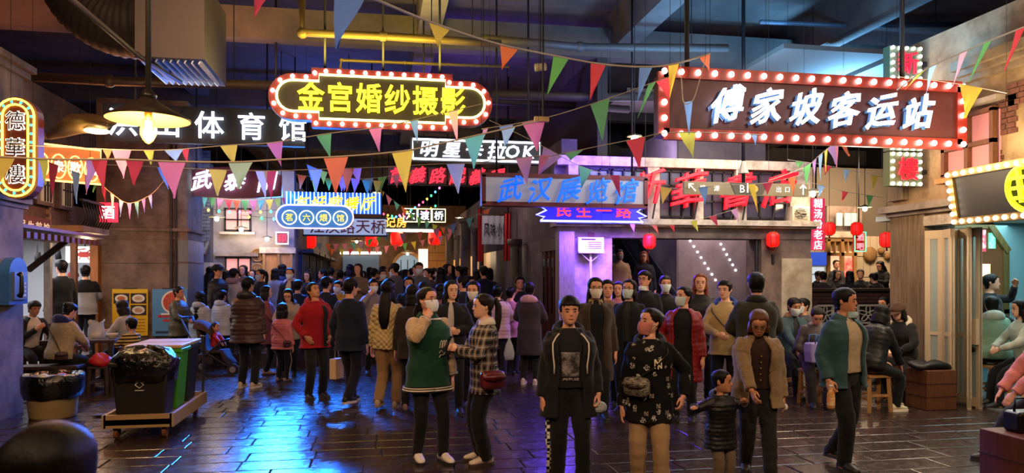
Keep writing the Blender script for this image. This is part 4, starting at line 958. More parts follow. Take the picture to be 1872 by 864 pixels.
# ------------------------------------------------------------------ signs
ZC = 6.1          # rods reach up to the beams
bulb_me = {}
def bulbs(parent, pts, r, col='fff0dc', s=9, key='bulb'):
    k = (key, round(r, 3))
    if k not in bulb_me:
        me = MB().ell((0,0,0), (r,r*.8,r), 8, 6).mesh('bulb', True); me.materials.append(E('bulb_'+key, col, s, False)); bulb_me[k] = me
    for p in pts: link('bulb', bulb_me[k], parent, p)
def rods(t, xs, z0, z1=None, r=.018, m=None):
    for x in xs: MB().tube([(x,.05,z0),(x,.05,(z1 or ZC)-t.location.z)], r, 6).build('hanger_rod', m or dsteel, t, True)
def sign_plane(px0, py0, px1, py1, Y):
    a, b = PY(px0, py0, Y), PY(px1, py1, Y); c = (a+b)/2; return c, abs(b.x-a.x), abs(a.z-b.z)
def row(t, text, style, mat, x0, x1, z, h, w=None, y=-.06, shear=0, flat=.6, name='letter'):
    n = len(text)
    for i, ch in enumerate(text):
        x = x0+(x1-x0)*(i/(n-1) if n > 1 else .5); letter(ch, style, mat, t, (x, y, z), h, w, shear, name, flat=flat)
redb = M('sign_red','7a1c12',.45); redd = M('sign_maroon','48191c',.5); blk = M('sign_black','17181c',.5)
W_white = E('neon_white','eef2ff',3.5); W_cool = E('letters_cool','e2ecff',3)
# 1 yellow wedding-photo sign
c, w, h = sign_plane(490, 181, 900, 181, 9.9); c.z = ZZ(181, 9.7); w = abs(w)
t = thing('marquee_sign', 'yellow neon marquee sign with stepped ends and a red bulb rim', 'sign', c)
def stadium(w, h, step, sx):     # long plate: round ends, taller stepped middle
    r = h/2; pts = []
    for i in range(13): a = pi/2+pi*i/12; pts.append((-w/2+r+r*cos(a), r*sin(a)))
    pts += [(-sx,-h/2),(-sx,-h/2-step),(sx,-h/2-step),(sx,-h/2)]
    for i in range(13): a = -pi/2+pi*i/12; pts.append((w/2-r+r*cos(a), r*sin(a)))
    pts += [(sx,h/2),(sx,h/2+step),(-sx,h/2+step),(-sx,h/2)]
    return pts
hh = .60; sx = w*.315
MB().prism(stadium(w, hh, .085, sx), 0, .16).build('red_rim', redb, t)
inn = stadium(w-.22, hh-.2, .085, sx-.10)
MB().prism(inn, -.02, .02).build('panel', M('olive_panel','2c2a10',.5), t)
yel = E('neon_yellow','ffe22c',2.2); yelw = E('neon_yellow_tube','fff08a',4)
MB().tube([(x,-.045,z) for x, z in inn+inn[:2]], .016, 6).build('neon_outline', yelw, t, True)
row(t, '金宫婚纱摄影', 'xbold', yel, -w*.315, w*.315, 0, .40, .345, y=-.07)
def along(poly, step, close=True):
    out = []; P = poly+([poly[0]] if close else []); acc = 0; last = None
    d = [sqrt((P[i+1][0]-P[i][0])**2+(P[i+1][1]-P[i][1])**2) for i in range(len(P)-1)]; T = sum(d); n = int(T/step)
    for k in range(n):
        s_ = T*k/n; i = 0
        while s_ > d[i]: s_ -= d[i]; i += 1
        f = s_/d[i]; out.append((P[i][0]+(P[i+1][0]-P[i][0])*f, P[i][1]+(P[i+1][1]-P[i][1])*f))
    return out
bulbs(t, [(x,-.02,z) for x, z in along(stadium(w-.10, hh-.09, .085, sx-.045), .165)], .027, 'ffe9dc', 16)
rods(t, (-.75, 0, .75), hh/2+.08, 6.82)
lamp('AREA','sign_glow_yellow', c+Vector((0,-.25,0)), 32, 'ffe45a', w*.8, .4, target=c+Vector((0,-3,0))); lamp('AREA','sign_glow_yellow_up', c+Vector((0,-.1,.5)), 42, 'ffd850', w*.8, .2, target=c+Vector((0,1.5,3)))
# 2 red bus-station sign
c, w, h = sign_plane(1212, 190, 1756, 196, 8.35); c.z = ZZ(193, 8.95)
h = .74
t = thing('marquee_sign', 'long dark red bus-station sign with glowing white letters and bulb border', 'sign', c)
MB_(-w/2,w/2,0,.3,-h/2,h/2).build('box', redd, t)
for z in (-1,1): MB_(-w/2,w/2,-.03,.02,z*(h/2)-.07,z*(h/2)+.07).build('rim', redb, t); 
for x in (-1,1): MB_(x*(w/2)-.07,x*(w/2)+.07,-.03,.02,-h/2,h/2).build('rim', redb, t)
row(t, '傅家坡客运站', 'brush', W_cool, -w*.305, w*.335, 0, .44, .42, y=-.08)
for i, ch in enumerate('傅家坡客运站'): letter(ch, 'brush', M('letter_back_blue','24507a',.5), t, (-w*.305+w*.64*i/5-.018,-.03,-.018), .44, .42, 0, 'letter_shadow', flat=.4)  # dark blue outline part behind each white letter
nb = 19
bulbs(t, [(-w/2+w*i/nb,-.05,z*h/2) for i in range(nb+1) for z in (-1,1)]+[(x*w/2,-.05,-h/2+h*i/4) for i in (1,2,3) for x in (-1,1)], .036, 'ffe9dc', 16)
rods(t, (-w*.42, w*.3), h/2, 6.82, .03)
lamp('AREA','sign_glow_white', c+Vector((0,-.3,0)), 55, 'dfe8ff', w*.8, .5, target=c+Vector((-.5,-3,-.6))); lamp('AREA','sign_glow_ceiling', c+Vector((.3,.5,.6)), 170, '4f9ad8', w*.8, .3, target=c+Vector((1,3,3)))
# 3 stadium sign (dark board, white letters)
c, w, h = sign_plane(188, 188, 557, 268, 13.6)
t = thing('board_sign', 'wide dark board sign with cool white serif letters, upper left', 'sign', c)
MB_(-w/2,w/2,0,.12,-h/2,h/2).build('board', M('board_slate','23262c',.6), t)
row(t, '洪山体育馆', 'bold', W_cool, -w*.40, w*.44, 0, .50, .50, y=-.06)
rods(t, (-w*.35, w*.35), h/2, 6.82, .02)
lamp('POINT','sign_glow_maroon', (-3.6,15.2,3.6), 10, 'c8d8ff', .2); lamp('AREA','sign_glow_stadium', c+Vector((0,-.25,0)), 22, 'd4e2ff', w*.8, .5, target=c+Vector((0,-3,-.5)))  # point lamp is added to brighten the maroon sign's dark board
# 4 karaoke
c, w, h = sign_plane(750, 250, 990, 301, 12.6)
t = thing('box_sign', 'black karaoke box sign with white neon border', 'sign', c)
MB_(-w/2,w/2,0,.15,-h/2,h/2).build('box', blk, t)
MB().tube([(-w/2+.04,-.03,-h/2+.04),(w/2-.04,-.03,-h/2+.04),(w/2-.04,-.03,h/2-.04),(-w/2+.04,-.03,h/2-.04),(-w/2+.04,-.03,-h/2+.04)], .018, 6).build('neon_border', W_white, t)
for x0_, x1_, tx_ in ((-w*.36, w*.15, '明星卡拉'), (w*.27, w*.4, 'OK')): row(t, tx_, 'italic', W_cool, x0_, x1_, 0, .28 if tx_ != 'OK' else .30, .32, y=-.05, shear=.0)
rods(t, (-w*.4, w*.4), h/2, 6.82)
# 5 exhibition hall (white board, blue letters)
c, w, h = sign_plane(884, 319, 1180, 377, 12.2)
t = thing('lightbox_sign', 'pale lightbox sign with blue brush letters and dark red frame', 'sign', c)
MB_(-w/2,w/2,0,.16,-h/2,h/2).build('lightbox', M('lightbox_face','9c9598',.5,emit=.16,ecol='c8c8d8'), t)
for z in (-1,1): MB_(-w/2-.03,w/2+.03,-.03,.18,z*h/2-.035,z*h/2+.035).build('frame', M('frame_red','6a1f28',.5), t)
for x in (-1,1): MB_(x*w/2-.035,x*w/2+.035,-.03,.18,-h/2,h/2).build('frame', MATS['frame_red'], t)
row(t, '武汉展览馆', 'brush', E('letters_blue','0a64f0',.75), -w*.34, w*.37, .0, .42, .42, y=-.06)
rods(t, (-w*.42, w*.42), h/2, 6.82)
# 6 blue neon plate, red letters
c, w, h = sign_plane(985, 368, 1176, 406, 12.75)
t = thing('neon_sign', 'violet-blue neon plate with zigzag ends and red letters, below the pale lightbox', 'sign', c)
zig = [(-w/2+.1,h/2),(-w/2,h*.28),(-w/2+.13,h*.05),(-w/2-.05,-h*.2),(-w/2+.1,-h*.3),(-w/2+.02,-h/2)]
poly = zig+[(-x, z) for x, z in reversed(zig)]
MB().prism(poly[::-1], 0, .06).build('plate', M('plate_blue','1c1a88',.4,emit=1.1,ecol='2a24ff'), t)
MB().tube([(x,-.03,z) for x, z in poly+poly[:1]], .02, 6).build('neon_outline', E('neon_blue','5a5cff',7), t, True)
row(t, '民生一路', 'bold', E('letters_red','ff3428',1.8), -w*.27, w*.30, 0.02, .26, .30, y=-.04)
MB_(w*.1,w*.2,.0,.3,-.02,.02).build('bracket', dsteel, t)
lamp('AREA','sign_glow_violet', c+Vector((.25,-.3,-.25)), 72, '8a58ff', w*.8, .2, target=(4.0,13.0,1.2), spread=120); lamp('AREA','sign_glow_violet_up', c+Vector((0.1,.0,.9)), 20, '5a2cff', 1.5, .2, target=(3.6,15,4.5))
lamp('AREA','sign_glow_violet_floor', c+Vector((0,-.4,-.2)), 48, '5a38ff', w*.8, .2, target=(2.2,6.5,0), spread=100)
# 7 dark red arched sign
c, w, h = sign_plane(330, 300, 515, 356, 16.3)
t = thing('board_sign', 'dark maroon arched sign with white brush letters behind the bunting', 'sign', c)
n = 12; poly = [(-w/2+w*i/n, h/2*.4+h*.25*sin(pi*i/n)) for i in range(n+1)]+[(w/2-w*i/n, -h*.55+h*.0+h*.2*sin(pi*i/n)*0-h*.1*sin(pi*i/n)) for i in range(n+1)]
MB().prism(poly[::-1], 0, .12).build('board', M('board_maroon','5a1c34',.5), t); row(t, '武泰闸', 'brush', W_cool, -w*.28, w*.36, -.03, .42, .42, y=-.06); rods(t, (-w*.35, w*.35), 0, 6.82)
# 8 red letters on framed boxes
c, w, h = sign_plane(708, 304, 926, 339, 21.0)
t = thing('box_sign', 'row of framed boxes with red neon letters above the street', 'sign', c)
for i, ch in enumerate('首義路起義門'):
    x = -w/2+w*(i+.5)/6
    MB_(x-w*.075,x+w*.075,0,.08,-h/2,h/2).build('letter_box', M('box_grey','5d5058',.6), t); letter(ch, 'brush', E('letters_neon_red','ff2a3c',1.8), t, (x,-.05,0), .46, .46, 0, flat=.5)
MB_(-w/2,w/2,.08,.12,-h/2-.04,-h/2).build('rail', dsteel, t); MB_(-w/2,w/2,.08,.12,h/2,h/2+.04).build('rail', dsteel, t); rods(t, (-w*.45, 0, w*.45), h/2, 6.82)
# 9 cyan dance-hall sign
c, w, h = sign_plane(521, 350, 697, 391, 17.6)
t = thing('neon_sign', 'bright cyan striped dance-hall sign with yellow letters', 'sign', c)
MB_(-w/2,w/2,0,.1,-h/2,h/2).build('panel', M('panel_cyan','1040b0',.4,emit=.55,ecol='1a68ff'), t)
cy = E('tube_cyan','a8e0ff',2.8)
for i in range(25): MB().tube([(-w/2+.04+(w-.08)*i/24,-.03,-h/2),(-w/2+.04+(w-.08)*i/24,-.03,h/2)], .013, 6).build('light_tube', cy, t)
row(t, '友好歌舞厅', 'brush', E('letters_gold','ffd000',1.7), -w*.33, w*.36, -.02, .34, .34, y=-.09); rods(t, (-w*.4, w*.4), h/2, 6.82)
lamp('AREA','sign_glow_cyan', c+Vector((-.7,-.4,-.1)), 460, '1f74ff', w*.8, .5, target=c+Vector((-.2,-8.5,-3.4)), spread=75); lamp('AREA','sign_glow_cyan_back', c+Vector((-.6,.4,.3)), 60, '4a80ff', w, .5, target=(-3.5,19.8,2.6)); lamp('AREA','sign_glow_cyan_up', c+Vector((0,.2,.4)), 10, '2a60ff', w, .5, target=c+Vector((0,2,4)))
lamp('AREA','sign_glow_cyan_side', c+Vector((-.7,-.1,0)), 60, '2a7cff', .6, .6, target=(-3.8,16.6,2.2))
# 10 capsule sign with circles
c, w, h = sign_plane(505, 374, 646, 418, 17.2)
t = thing('neon_sign', 'capsule sign with four neon circles under the cyan dance-hall sign', 'sign', c)
cap_ = [(-w/2+h/2+h/2*cos(a), h/2*sin(a)) for a in [pi/2+pi*i/10 for i in range(11)]]+[(w/2-h/2+h/2*cos(a), h/2*sin(a)) for a in [-pi/2+pi*i/10 for i in range(11)]]
MB().prism(cap_, 0, .06).build('panel', M('panel_blue','2f6aa8',.4,emit=.45,ecol='3a80d0'), t)
pk = E('tube_pink','ffb8c8',1.8); MB().tube([(x,-.03,z) for x, z in cap_+cap_[:1]], .015, 6).build('neon_outline', pk, t, True)
for i, ch in enumerate('茗六煨馆'):
    x = -w*.33+w*.66*i/3; MB().tube([(x+.155*cos(a),-.04,.155*sin(a)-.02) for a in [2*pi*k/18 for k in range(19)]], .012, 6).build('neon_circle', E('tube_cream','fff2c8',2.2), t, True); letter(ch, 'thin', MATS['letters_gold'], t, (x,-.05,-.02), .18, .18)
rods(t, (-w*.44, w*.44), h/2, 6.82, .01)
# 11 footbridge white board
c, w, h = sign_plane(555, 397, 706, 431, 21.5)
t = thing('lightbox_sign', 'white footbridge board with brown-red letters', 'sign', c); MB_(-w/2,w/2,0,.12,-h/2,h/2).build('board', M('board_white','b8c0cc',.5,emit=.3,ecol='c8d8f0'), t)
for z in (-1,1): MB_(-w/2-.03,w/2+.03,-.02,.13,z*h/2-.02,z*h/2+.02).build('frame', dark_m, t)
row(t, '江汉路天桥', 'bold', M('letters_brick','8a2c2a',.6), -w*.34, w*.40, 0, .42, .42, y=-.04, flat=.4); rods(t, (-w*.45, w*.45), h/2, 6.82)
# 12 three little boxes
c, w, h = sign_plane(737, 381, 815, 406, 27)
t = thing('box_sign', 'three small yellow-rimmed boxes with white letters far down the street', 'sign', c)
for i, ch in enumerate('六渡桥'):
    x = -w/2+w*(i+.5)/3; b = w*.155
    MB_(x-b,x+b,0,.08,-h/2,h/2).build('letter_box', blk, t); MB().tube([(x-b,-.02,-h/2),(x+b,-.02,-h/2),(x+b,-.02,h/2),(x-b,-.02,h/2),(x-b,-.02,-h/2)], .018, 5).build('neon_border', E('tube_warm','ffe89a',4), t); letter(ch, 'bold', W_cool, t, (x,-.04,0), h*.72, None, 0, flat=.3)
rods(t, (-w*.33, w*.33), h/2, 6.82)
# 13 dark green board with orange letters, white strip
c, w, h = sign_plane(702, 394, 744, 418, 29)
t = thing('board_sign', 'dark green board with orange letters beneath the three boxes', 'sign', c); MB_(-w/2,w*1.75,0,.1,-h/2,h/2).build('board', M('board_green','1c2b24',.6), t); row(t, '记房', 'bold', E('letters_orange','ff9a3c',3), -w*.22, w*.26, 0, .42, None, y=-.04); MB_(-w/2,w*1.75,-.06,0,-h/2-.12,-h/2-.02).build('light_strip', E('strip_white','fff4e0',5), t); rods(t, (-w*.3, w*1.4), h/2, 6.82)
# 14 bookshop letters standing on the cornice
red3 = E('letters_book','f01024',.9); t = thing('standing_letters', 'big red brush letters standing on the bookshop cornice', 'sign', (fx(1260), 12.9, 2.8))
for ch, a, py_, hh_ in (('新',1178,352,.78),('華',1254,356,.82),('書',1342,356,.80),('店',1418,352,.80)):
    x = fx(a)-t.location.x; zc = fz(py_, a)-2.8+.07; letter(ch, 'brush', red3, t, (x,-.05,zc), hh_*.86, hh_*.86, 0, flat=.9)
    for q in (-.12,.12): MB().bar((x+q,.0,0),(x+q+.1,.0,zc),.025).build('prop', dark_m, t)
# 15 vertical bulb sign on the right building
p = PX(1690, 215, XB-.05); 
t = thing('vertical_sign', 'vertical green-edged bulb sign with red characters, behind the bus-station sign', 'sign', (XB-.35, p.y, p.z))
tw, th_ = .52, 2.02
for k in range(4):
    z1 = th_/2-k*th_/4; z0 = z1-th_/4+.02
    MB_(-tw/2,tw/2,0,.14,z0,z1).build('panel', M('panel_green','46523a',.5), t)
    bulbs(t, [(-tw/2+.04+(tw-.08)*i/4,-.02,zz) for i in range(5) for zz in (z0+.03,z1-.03)]+[(x,-.02,z0+.03+(z1-z0-.06)*i/4) for i in (1,2,3) for x in (-tw/2+.04,tw/2-.04)], .026, 'fff6e6', 12, 'cool')
    letter('新民大樓'[k], 'bold', E('tube_red','ff1428',1.3), t, (0,-.05,(z0+z1)/2), .34, .34)
MB_(tw/2-.02,tw/2+.1,.02,.1,-th_/2+.2,-th_/2+.26).build('bracket', dsteel, t); MB_(tw/2-.02,tw/2+.1,.02,.1,th_/2-.26,th_/2-.2).build('bracket', dsteel, t)
# 16 shop fascia with round emblem on the right building, tilted forward
y0_, y1_ = yb(1765)-.05, 4.6; zt, zb_ = zb(320,1762), zb(403,1785)
t = thing('fascia_sign', 'olive-black shop fascia with bulb border and round yellow emblem', 'sign', (XB-.08, (y0_+y1_)/2, (zt+zb_)/2), -pi/2)
L2 = abs(y0_-y1_)/2; h2 = (zt-zb_)/2; Rx = Matrix.Rotation(.16,3,'X')
MB().box((0,-.1,0),(2*L2,.08,2*h2),Rx).build('panel', M('fascia_dark','26241e',.5), t)
for s_ in (-1,1): MB().box(Rx @ Vector((0,-.02,s_*h2))+Vector((0,-.1,0)),(2*L2,.14,.09),Rx).build('rim', M('fascia_gold','8a6a34',.4,.3), t); MB().box(Vector((s_*L2,-.1,0)),(.09,.14,2*h2),Rx).build('rim', MATS['fascia_gold'], t)
bulbs(t, [tuple(Rx @ Vector((-L2+2*L2*i/30,-.1,s_*h2))+Vector((0,-.1,0))) for i in range(31) for s_ in (-1,1)]+[tuple(Rx @ Vector((-L2,-.1,-h2+2*h2*i/6))+Vector((0,-.1,0))) for i in range(1,6)], .03, 'fff0d0', 14, 'warm')
ex = -(PX(1884,362,XB-.2).y-t.location.y); yl = E('emblem_yellow','e0ec20',1.1)
MB().tube([tuple(Rx @ Vector((ex+.26*cos(a),-.08,.26*sin(a)))+Vector((0,-.1,0))) for a in [2*pi*i/28 for i in range(29)]], .034, 6).build('emblem_ring', yl, t, True)
for q in (Vector((ex-.08,0,.05)),Vector((ex+.08,0,.05))): MB().box(Rx @ (q+Vector((0,-.08,0)))+Vector((0,-.1,0)),(.045,.05,.42),Rx).build('emblem_bar', yl, t)
for zq in (.14,.02,-.1): MB().box(Rx @ Vector((ex,-.085,zq))+Vector((0,-.1,0)),(.40,.05,.045),Rx).build('emblem_bar', yl, t)
lamp('POINT','bulb_glow_right', (6.4,8.9,3.1), 75, 'ffdcae', .2); lamp('AREA','fascia_glow', (XB-.7,(yb(1765)+6)/2,3.2), 40, 'ffe0a8', 2, .3, target=(XB,8,4.2)); lamp('AREA','fascia_glow_floor', (XB-.6,8.0,2.5), 22, 'fff0d8', 2, .3, target=(6.0,8,0))  # point lamp is added to brighten the tan building and column
# 17 vertical noodle-shop sign
c, w, h = sign_plane(1480, 362, 1508, 457, 13.8)
t = thing('vertical_sign', 'vertical magenta noodle-shop sign with white characters', 'sign', c); MB_(-w/2,w/2,0,.1,-h/2,h/2).build('board', M('board_magenta','b02848',.5,emit=.55,ecol='d03058'), t)
for i, ch in enumerate('糊汤粉老店'): letter(ch, 'bold', E('letters_pale','f4e8f0',2.2), t, (0,-.03,h*.4-h*.2*i), .20, .20, flat=.3)
MB_(-w/2-.3,-w/2,.02,.06,-.02,.02).build('bracket', dsteel, t); rods(t, (0,), h/2, 6.82)
# 18 bar neon
c, w, h = sign_plane(1562, 424, 1582, 459, 18.6)
t = thing('neon_sign', 'small red neon bar sign with green edges on the snack terrace', 'sign', c); MB_(-w/2,w/2,0,.08,-h/2,h/2).build('board', M('bar_red','5a0c14',.5,emit=.5,ecol='a01020'), t)
for i, ch in enumerate('酒吧'): letter(ch, 'bold', E('tube_bar','ff5868',2.5), t, (0,-.03,h*.24-h*.5*i), .22, .22)
MB().tube([(-w/2,-.02,-h/2),(w/2,-.02,-h/2),(w/2,-.02,h/2),(-w/2,-.02,h/2),(-w/2,-.02,-h/2)], .012, 5).build('neon_border', E('tube_green','30ff90',4), t); rods(t, (0,), h/2, 6.82)
# 19 floor direction sign
c, w, h = sign_plane(1251, 331, 1478, 359, 10.9)
t = thing('direction_sign', 'hanging grey-gold floor direction sign reading B1', 'sign', c); MB_(-w/2,w/2,0,.08,-h/2,h/2).build('panel', M('panel_bronze','7d6f54',.45,.1,emit=.16,ecol='c0a878'), t)  # panel's faint emission stands in for light falling on it
MB().prism([(-w*.14,h/2),(w*.16,h/2),(w*.12,-h/2*.9),(-w*.10,-h/2*.9)][::-1], -.012, 0).build('centre_panel', M('panel_brown','4a4338',.5), t)
wt = E('letters_dim','e8e4da',.9)
letter('B', 'thin', wt, t, (-w*.045,-.02,0), .17, .17); letter('1', 'thin', wt, t, (-.005,-.02,.015), .22, .22); MB().prism([(w*.055+.055*cos(a),.055*sin(a)) for a in [2*pi*i/18 for i in range(18)]], -.02, 0).build('orange_disc', E('disc_orange','f08a28',.8), t); letter('C', 'thin', M('ink_white','f0ece4',.6), t, (w*.055,-.03,0), .08, .08)
for x, ch in ((-w*.36,'情'),(-w*.25,'源'),(w*.25,'出'),(w*.32,'口')): letter(ch, 'thin', wt, t, (x,-.02,0), .10, .10)
for x, a in ((-w*.44, pi/4), (w*.45, 0)):
    R_ = Matrix.Rotation(-a,3,'Y'); mb = MB()
    for p_, d_ in (((0,0,0),(.018,.01,.15)),): mb.box(p_, d_)
    mb.box((-.026,0,.055),(.018,.01,.08),Matrix.Rotation(pi/4,3,'Y')); mb.box((.026,0,.055),(.018,.01,.08),Matrix.Rotation(-pi/4,3,'Y')); o = mb.build('arrow', wt, t); o.location = (x,-.02,0); o.rotation_euler = (0,-a,0)
rods(t, (-w*.02,), h/2, 6.82, .03); MB().lathe([(.09,0),(.05,.12),(.03,.2)], n=10).build('ceiling_cup', M('cup_beige','a89a88',.7), t).location = (-w*.02,.05,h/2+.15)
# 20 vertical round-ended sign at the left edge
p = P3(30, 270, 8.6)
t = thing('vertical_sign', 'vertical capsule sign with yellow neon outline at the left edge', 'sign', p); tw, th_ = .40, 1.13
def vcap(w, h): r = w/2; return [(r*cos(a), h/2-r+r*sin(a)) for a in [pi*i/10 for i in range(11)]]+[(r*cos(a), -h/2+r+r*sin(a)) for a in [pi+pi*i/10 for i in range(11)]]
MB().prism(vcap(tw+.06, th_+.06)[::-1], 0, .16).build('box', redd, t); MB().prism(vcap(tw-.12, th_-.12)[::-1], -.015, .01).build('panel', M('panel_brown_red','5a1e12',.5), t)
for d in (.0,.13): MB().tube([(x,-.03,z) for x, z in (vcap(tw-d, th_-d)+vcap(tw-d, th_-d)[:1])], .012, 6).build('neon_outline', E('neon_amber','ffd23c',6), t, True)
bulbs(t, [(x,-.03,z) for x, z in along(vcap(tw-.065, th_-.065), .1)], .016, '2fb8d8', 2.2, 'teal')
for i, ch in enumerate('德華樓'):
    letter(ch, 'xbold', E('letters_soft','f4ece0',1.6), t, (0,-.03,.31-.31*i), .24, .22, flat=.4); letter(ch, 'thin', M('ink_maroon','2a0c0c',.6), t, (0,-.045,.31-.31*i), .225, .205, name='letter_core', flat=.5)
MB_(-.40,-.05,.05,.2,.3,.36).build('bracket', dsteel, t); MB_(-.40,-.05,.05,.2,-.36,-.3).build('bracket', dsteel, t)
# 21 amber capsule sign with ovals, in profile
t = thing('neon_sign', 'amber neon sign with four ovals under the curved street lamp', 'sign', P3(121, 300, 11.8), radians(38)); w, h = 1.0, .56
rr_ = [(-w/2,-h/2),(w/2,-h/2),(w/2,h/2),(-w/2,h/2)]; MB().prism(rr_[::-1], 0, .05).build('panel', M('panel_amber','7a4426',.5,emit=.3,ecol='ff9a50'), t)
am = E('tube_amber','ffb050',5); MB().tube([(x,-.03,z) for x, z in rr_+rr_[:1]], .016, 6).build('neon_outline', am, t)
for i, ch in enumerate('民衆歡園'):
    x = -w*.36+w*.72*i/3; MB().tube([(x+.105*cos(a),-.04,.19*sin(a)-.05) for a in [2*pi*k/16 for k in range(17)]], .011, 6).build('neon_oval', am, t, True); letter(ch, 'bold', E('letters_warmwhite','ffe8c8',1.8), t, (x,-.04,-.05), .2, .17)
MB_(-.1,-.04,.05,.5,-.03,.03).build('bracket', dsteel, t)
# 22 wooden stall board
p = PX(82, 418, XF+.08); t = thing('shop_board', 'brown wooden stall board with pale characters above the eave', 'sign', (XF+.02, 13.0, p.z), pi/2); MB_(-.62,.62,-.06,0,-.17,.17).build('board', woodm, t); row(t, '号生煎馆', 'bold', M('letters_cream','d8c8a8',.6,emit=.35,ecol='f0e0c0'), -.42, .42, 0, .2, .24, y=-.08, flat=.3)
# 23 red neon on balcony
t = thing('neon_sign', 'small red neon sign hung on the balcony rail', 'sign', (XF+.62, 14.7, 2.93)); MB_(-.15,.15,0,.06,-.18,.18).build('board', M('board_neonred','c02030',.5,emit=1.2,ecol='ff3048'), t); letter('酒', 'bold', E('tube_pinkwhite','ffd8d8',2.5), t, (0,-.03,0), .26, .24)
# 24 crayfish lightbox
p = PX(154, 465, XF-.6); t = thing('lightbox_sign', 'white stall lightbox with a red crayfish drawing', 'sign', (p.x, p.y, p.z)); MB_(-.36,.36,0,.1,-.17,.17).build('lightbox', M('lightbox_white','e8e4dc',.5,emit=1.2,ecol='fff4e4'), t)
cr = M('print_red','c03018',.6)
MB().prism([(.14*cos(a),.06*sin(a)) for a in [2*pi*i/14 for i in range(14)]], -.012, 0).build('crayfish_body', cr, t)
for s_ in (-1,1): MB().tube([(.05*s_,-.01,.04),(.12*s_,-.01,.1),(.05*s_+.08,-.01,.12)], .014, 5).build('crayfish_claw', cr, t); MB().tube([(-.06*s_,-.01,-.04),(-.1*s_,-.01,-.11)], .01, 5).build('crayfish_leg', cr, t)
rods(t, (0,), .17, 2.55)
# 25 small square led sign by the gold door
p = PY(516, 435, 19.8); t = thing('led_sign', 'small square white-rimmed sign above the gold door', 'sign', p); MB_(-.15,.15,0,.06,-.15,.15).build('board', M('led_board','402028',.5,emit=.3,ecol='ff6070'), t); MB().tube([(-.15,-.02,-.15),(.15,-.02,-.15),(.15,-.02,.15),(-.15,-.02,.15),(-.15,-.02,-.15)], .018, 5).build('neon_border', W_white, t); letter('印', 'thin', MATS['letters_neon_red'], t, (0,-.02,0), .2, .2); MB_(-.02,.02,.06,.25,-.02,.02).build('bracket', dsteel, t)
# 26 white cloth banner with brush letters + red drapes
p = PY(905, 420, 18.4); t = thing('cloth_banner', 'white cloth banner with dark brush letters between red drapes', 'banner', p)
def clothsheet(w, h, amp, n=16, m=6): 
    mb = MB(); mb.rings([[(-w/2+w*i/n, amp*sin(i*1.7)+.01*j, h/2-h*j/m) for i in range(n+1)] for j in range(m+1)], cap=False, close=False); return mb
clothsheet(.66,.72,.02).build('sheet', cloth('a8b4c8'), t, True); row(t, '风味小馆', 'bold', M('ink','1a1418',.8), -.22, .26, .0, .36, .15, y=-.05, flat=.1); MB_(-.4,.4,-.02,.02,.36,.40).build('rail', woodd, t); rods(t, (-.35,.35), .38, 6.82)
for px_, py0_, py1_, Y_, lb in ((879,382,478,19.5,'long red drape left of the white cloth banner'),(928,390,476,17.6,'brighter red drape right of the white cloth banner')):
    a, b = PY(px_, py0_, Y_), PY(px_, py1_, Y_); t = thing('red_drape', lb, 'drape', (a+b)/2, 0, 'red drapes'); clothsheet(.17,(a-b).length,.018,8,8).build('cloth_strip', M('drape_red','b01420',.75,sheen=.2), t, True); MB_(-.1,.1,-.02,.02,(a-b).length/2,(a-b).length/2+.03).build('rail', woodd, t); rods(t, (0,), (a-b).length/2, 6.82, .008)
# 27 notice lectern board on the purple wall
p = PY(1080, 447, YF-.12); t = thing('notice_stand', 'white notice board on a thin stand against the purple wall', 'notice', (p.x, YF-.12, 0)); zc = fz(447, 1080)
MB_(-.24,.24,-.02,.02,zc-.13,zc+.13).build('notice_plate', M('notice_white','d8d2dc',.5), t); MB_(-.02,.02,0,.03,0,zc-.12).build('pole', M('notice_pole','b8b0bc',.5), t); MB_(-.16,.16,-.1,.1,0,.02).build('foot', MATS['notice_pole'], t)
MB_(-.24,.24,-.06,-.02,zc-.16,zc-.13).build('tray', MATS['notice_pole'], t)
for s_ in (-1,1): MB().bar((s_*.2,-.01,zc-.15),(0.0,0,zc-.32),.012).build('strut', MATS['notice_pole'], t)
for i in range(4): MB_(-.05+.0*i,.2,-.026,-.02,zc+.03-i*.035,zc+.04-i*.035).build('print_line', M('ink_grey','5a5460',.8), t)
MB_(-.18,.08,-.026,-.02,zc+.08,zc+.1).build('print_line', M('ink_dark','2a2430',.8), t)
tag(MB_(p.x-.02,p.x+.09,YF-.04,YF-.005,zc+.14,zc+.22).build('alarm_box', M('alarm_red','5a1420',.5)), 'small dark red alarm box above the white notice', 'alarm')
# ------------------------------------------------------------------ lamps, lanterns, bunting, ceiling gear
# near pendant with filament bulb
p = P3(271, 222, 4.6); t = thing('pendant_lamp', 'enamel pendant lamp with a glowing filament bulb, near left', 'lamp', p)
en = M('enamel_dark','2f2a20',.35,.2); 
mb = MB(); mb.lathe([(.045,.145),(.06,.125),(.10,.10),(.17,.062),(.245,.02),(.25,.008),(.244,.01),(.165,.048),(.09,.085),(.04,.11)], n=36, cap=False); mb.build('shade', [en], t, True)
mb = MB(); mb.lathe([(.243,.009),(.164,.047),(.089,.084),(.03,.1)], n=36, cap=False); mb.build('shade_lining', M('enamel_cream','e8d8b0',.4), t, True, fix=False)
mb = MB(); mb.lathe([(.045,.14),(.05,.165),(.03,.185),(.02,.2)], n=16); mb.build('cap', en, t, True)
MB().lathe([(.022,.03),(.026,.08),(.022,.1)], n=14).build('socket', M('brass','9a7434',.35,.8), t, True)
MB().lathe([(.02,.035),(.034,0),(.048,-.055),(.045,-.085),(.03,-.115),(.01,-.135),(.004,-.138)], n=18).build('glass_bulb', M('amber_glass','ffb048',.08,emit=2.2,ecol='ff9a2a',alpha=.55), t, True)
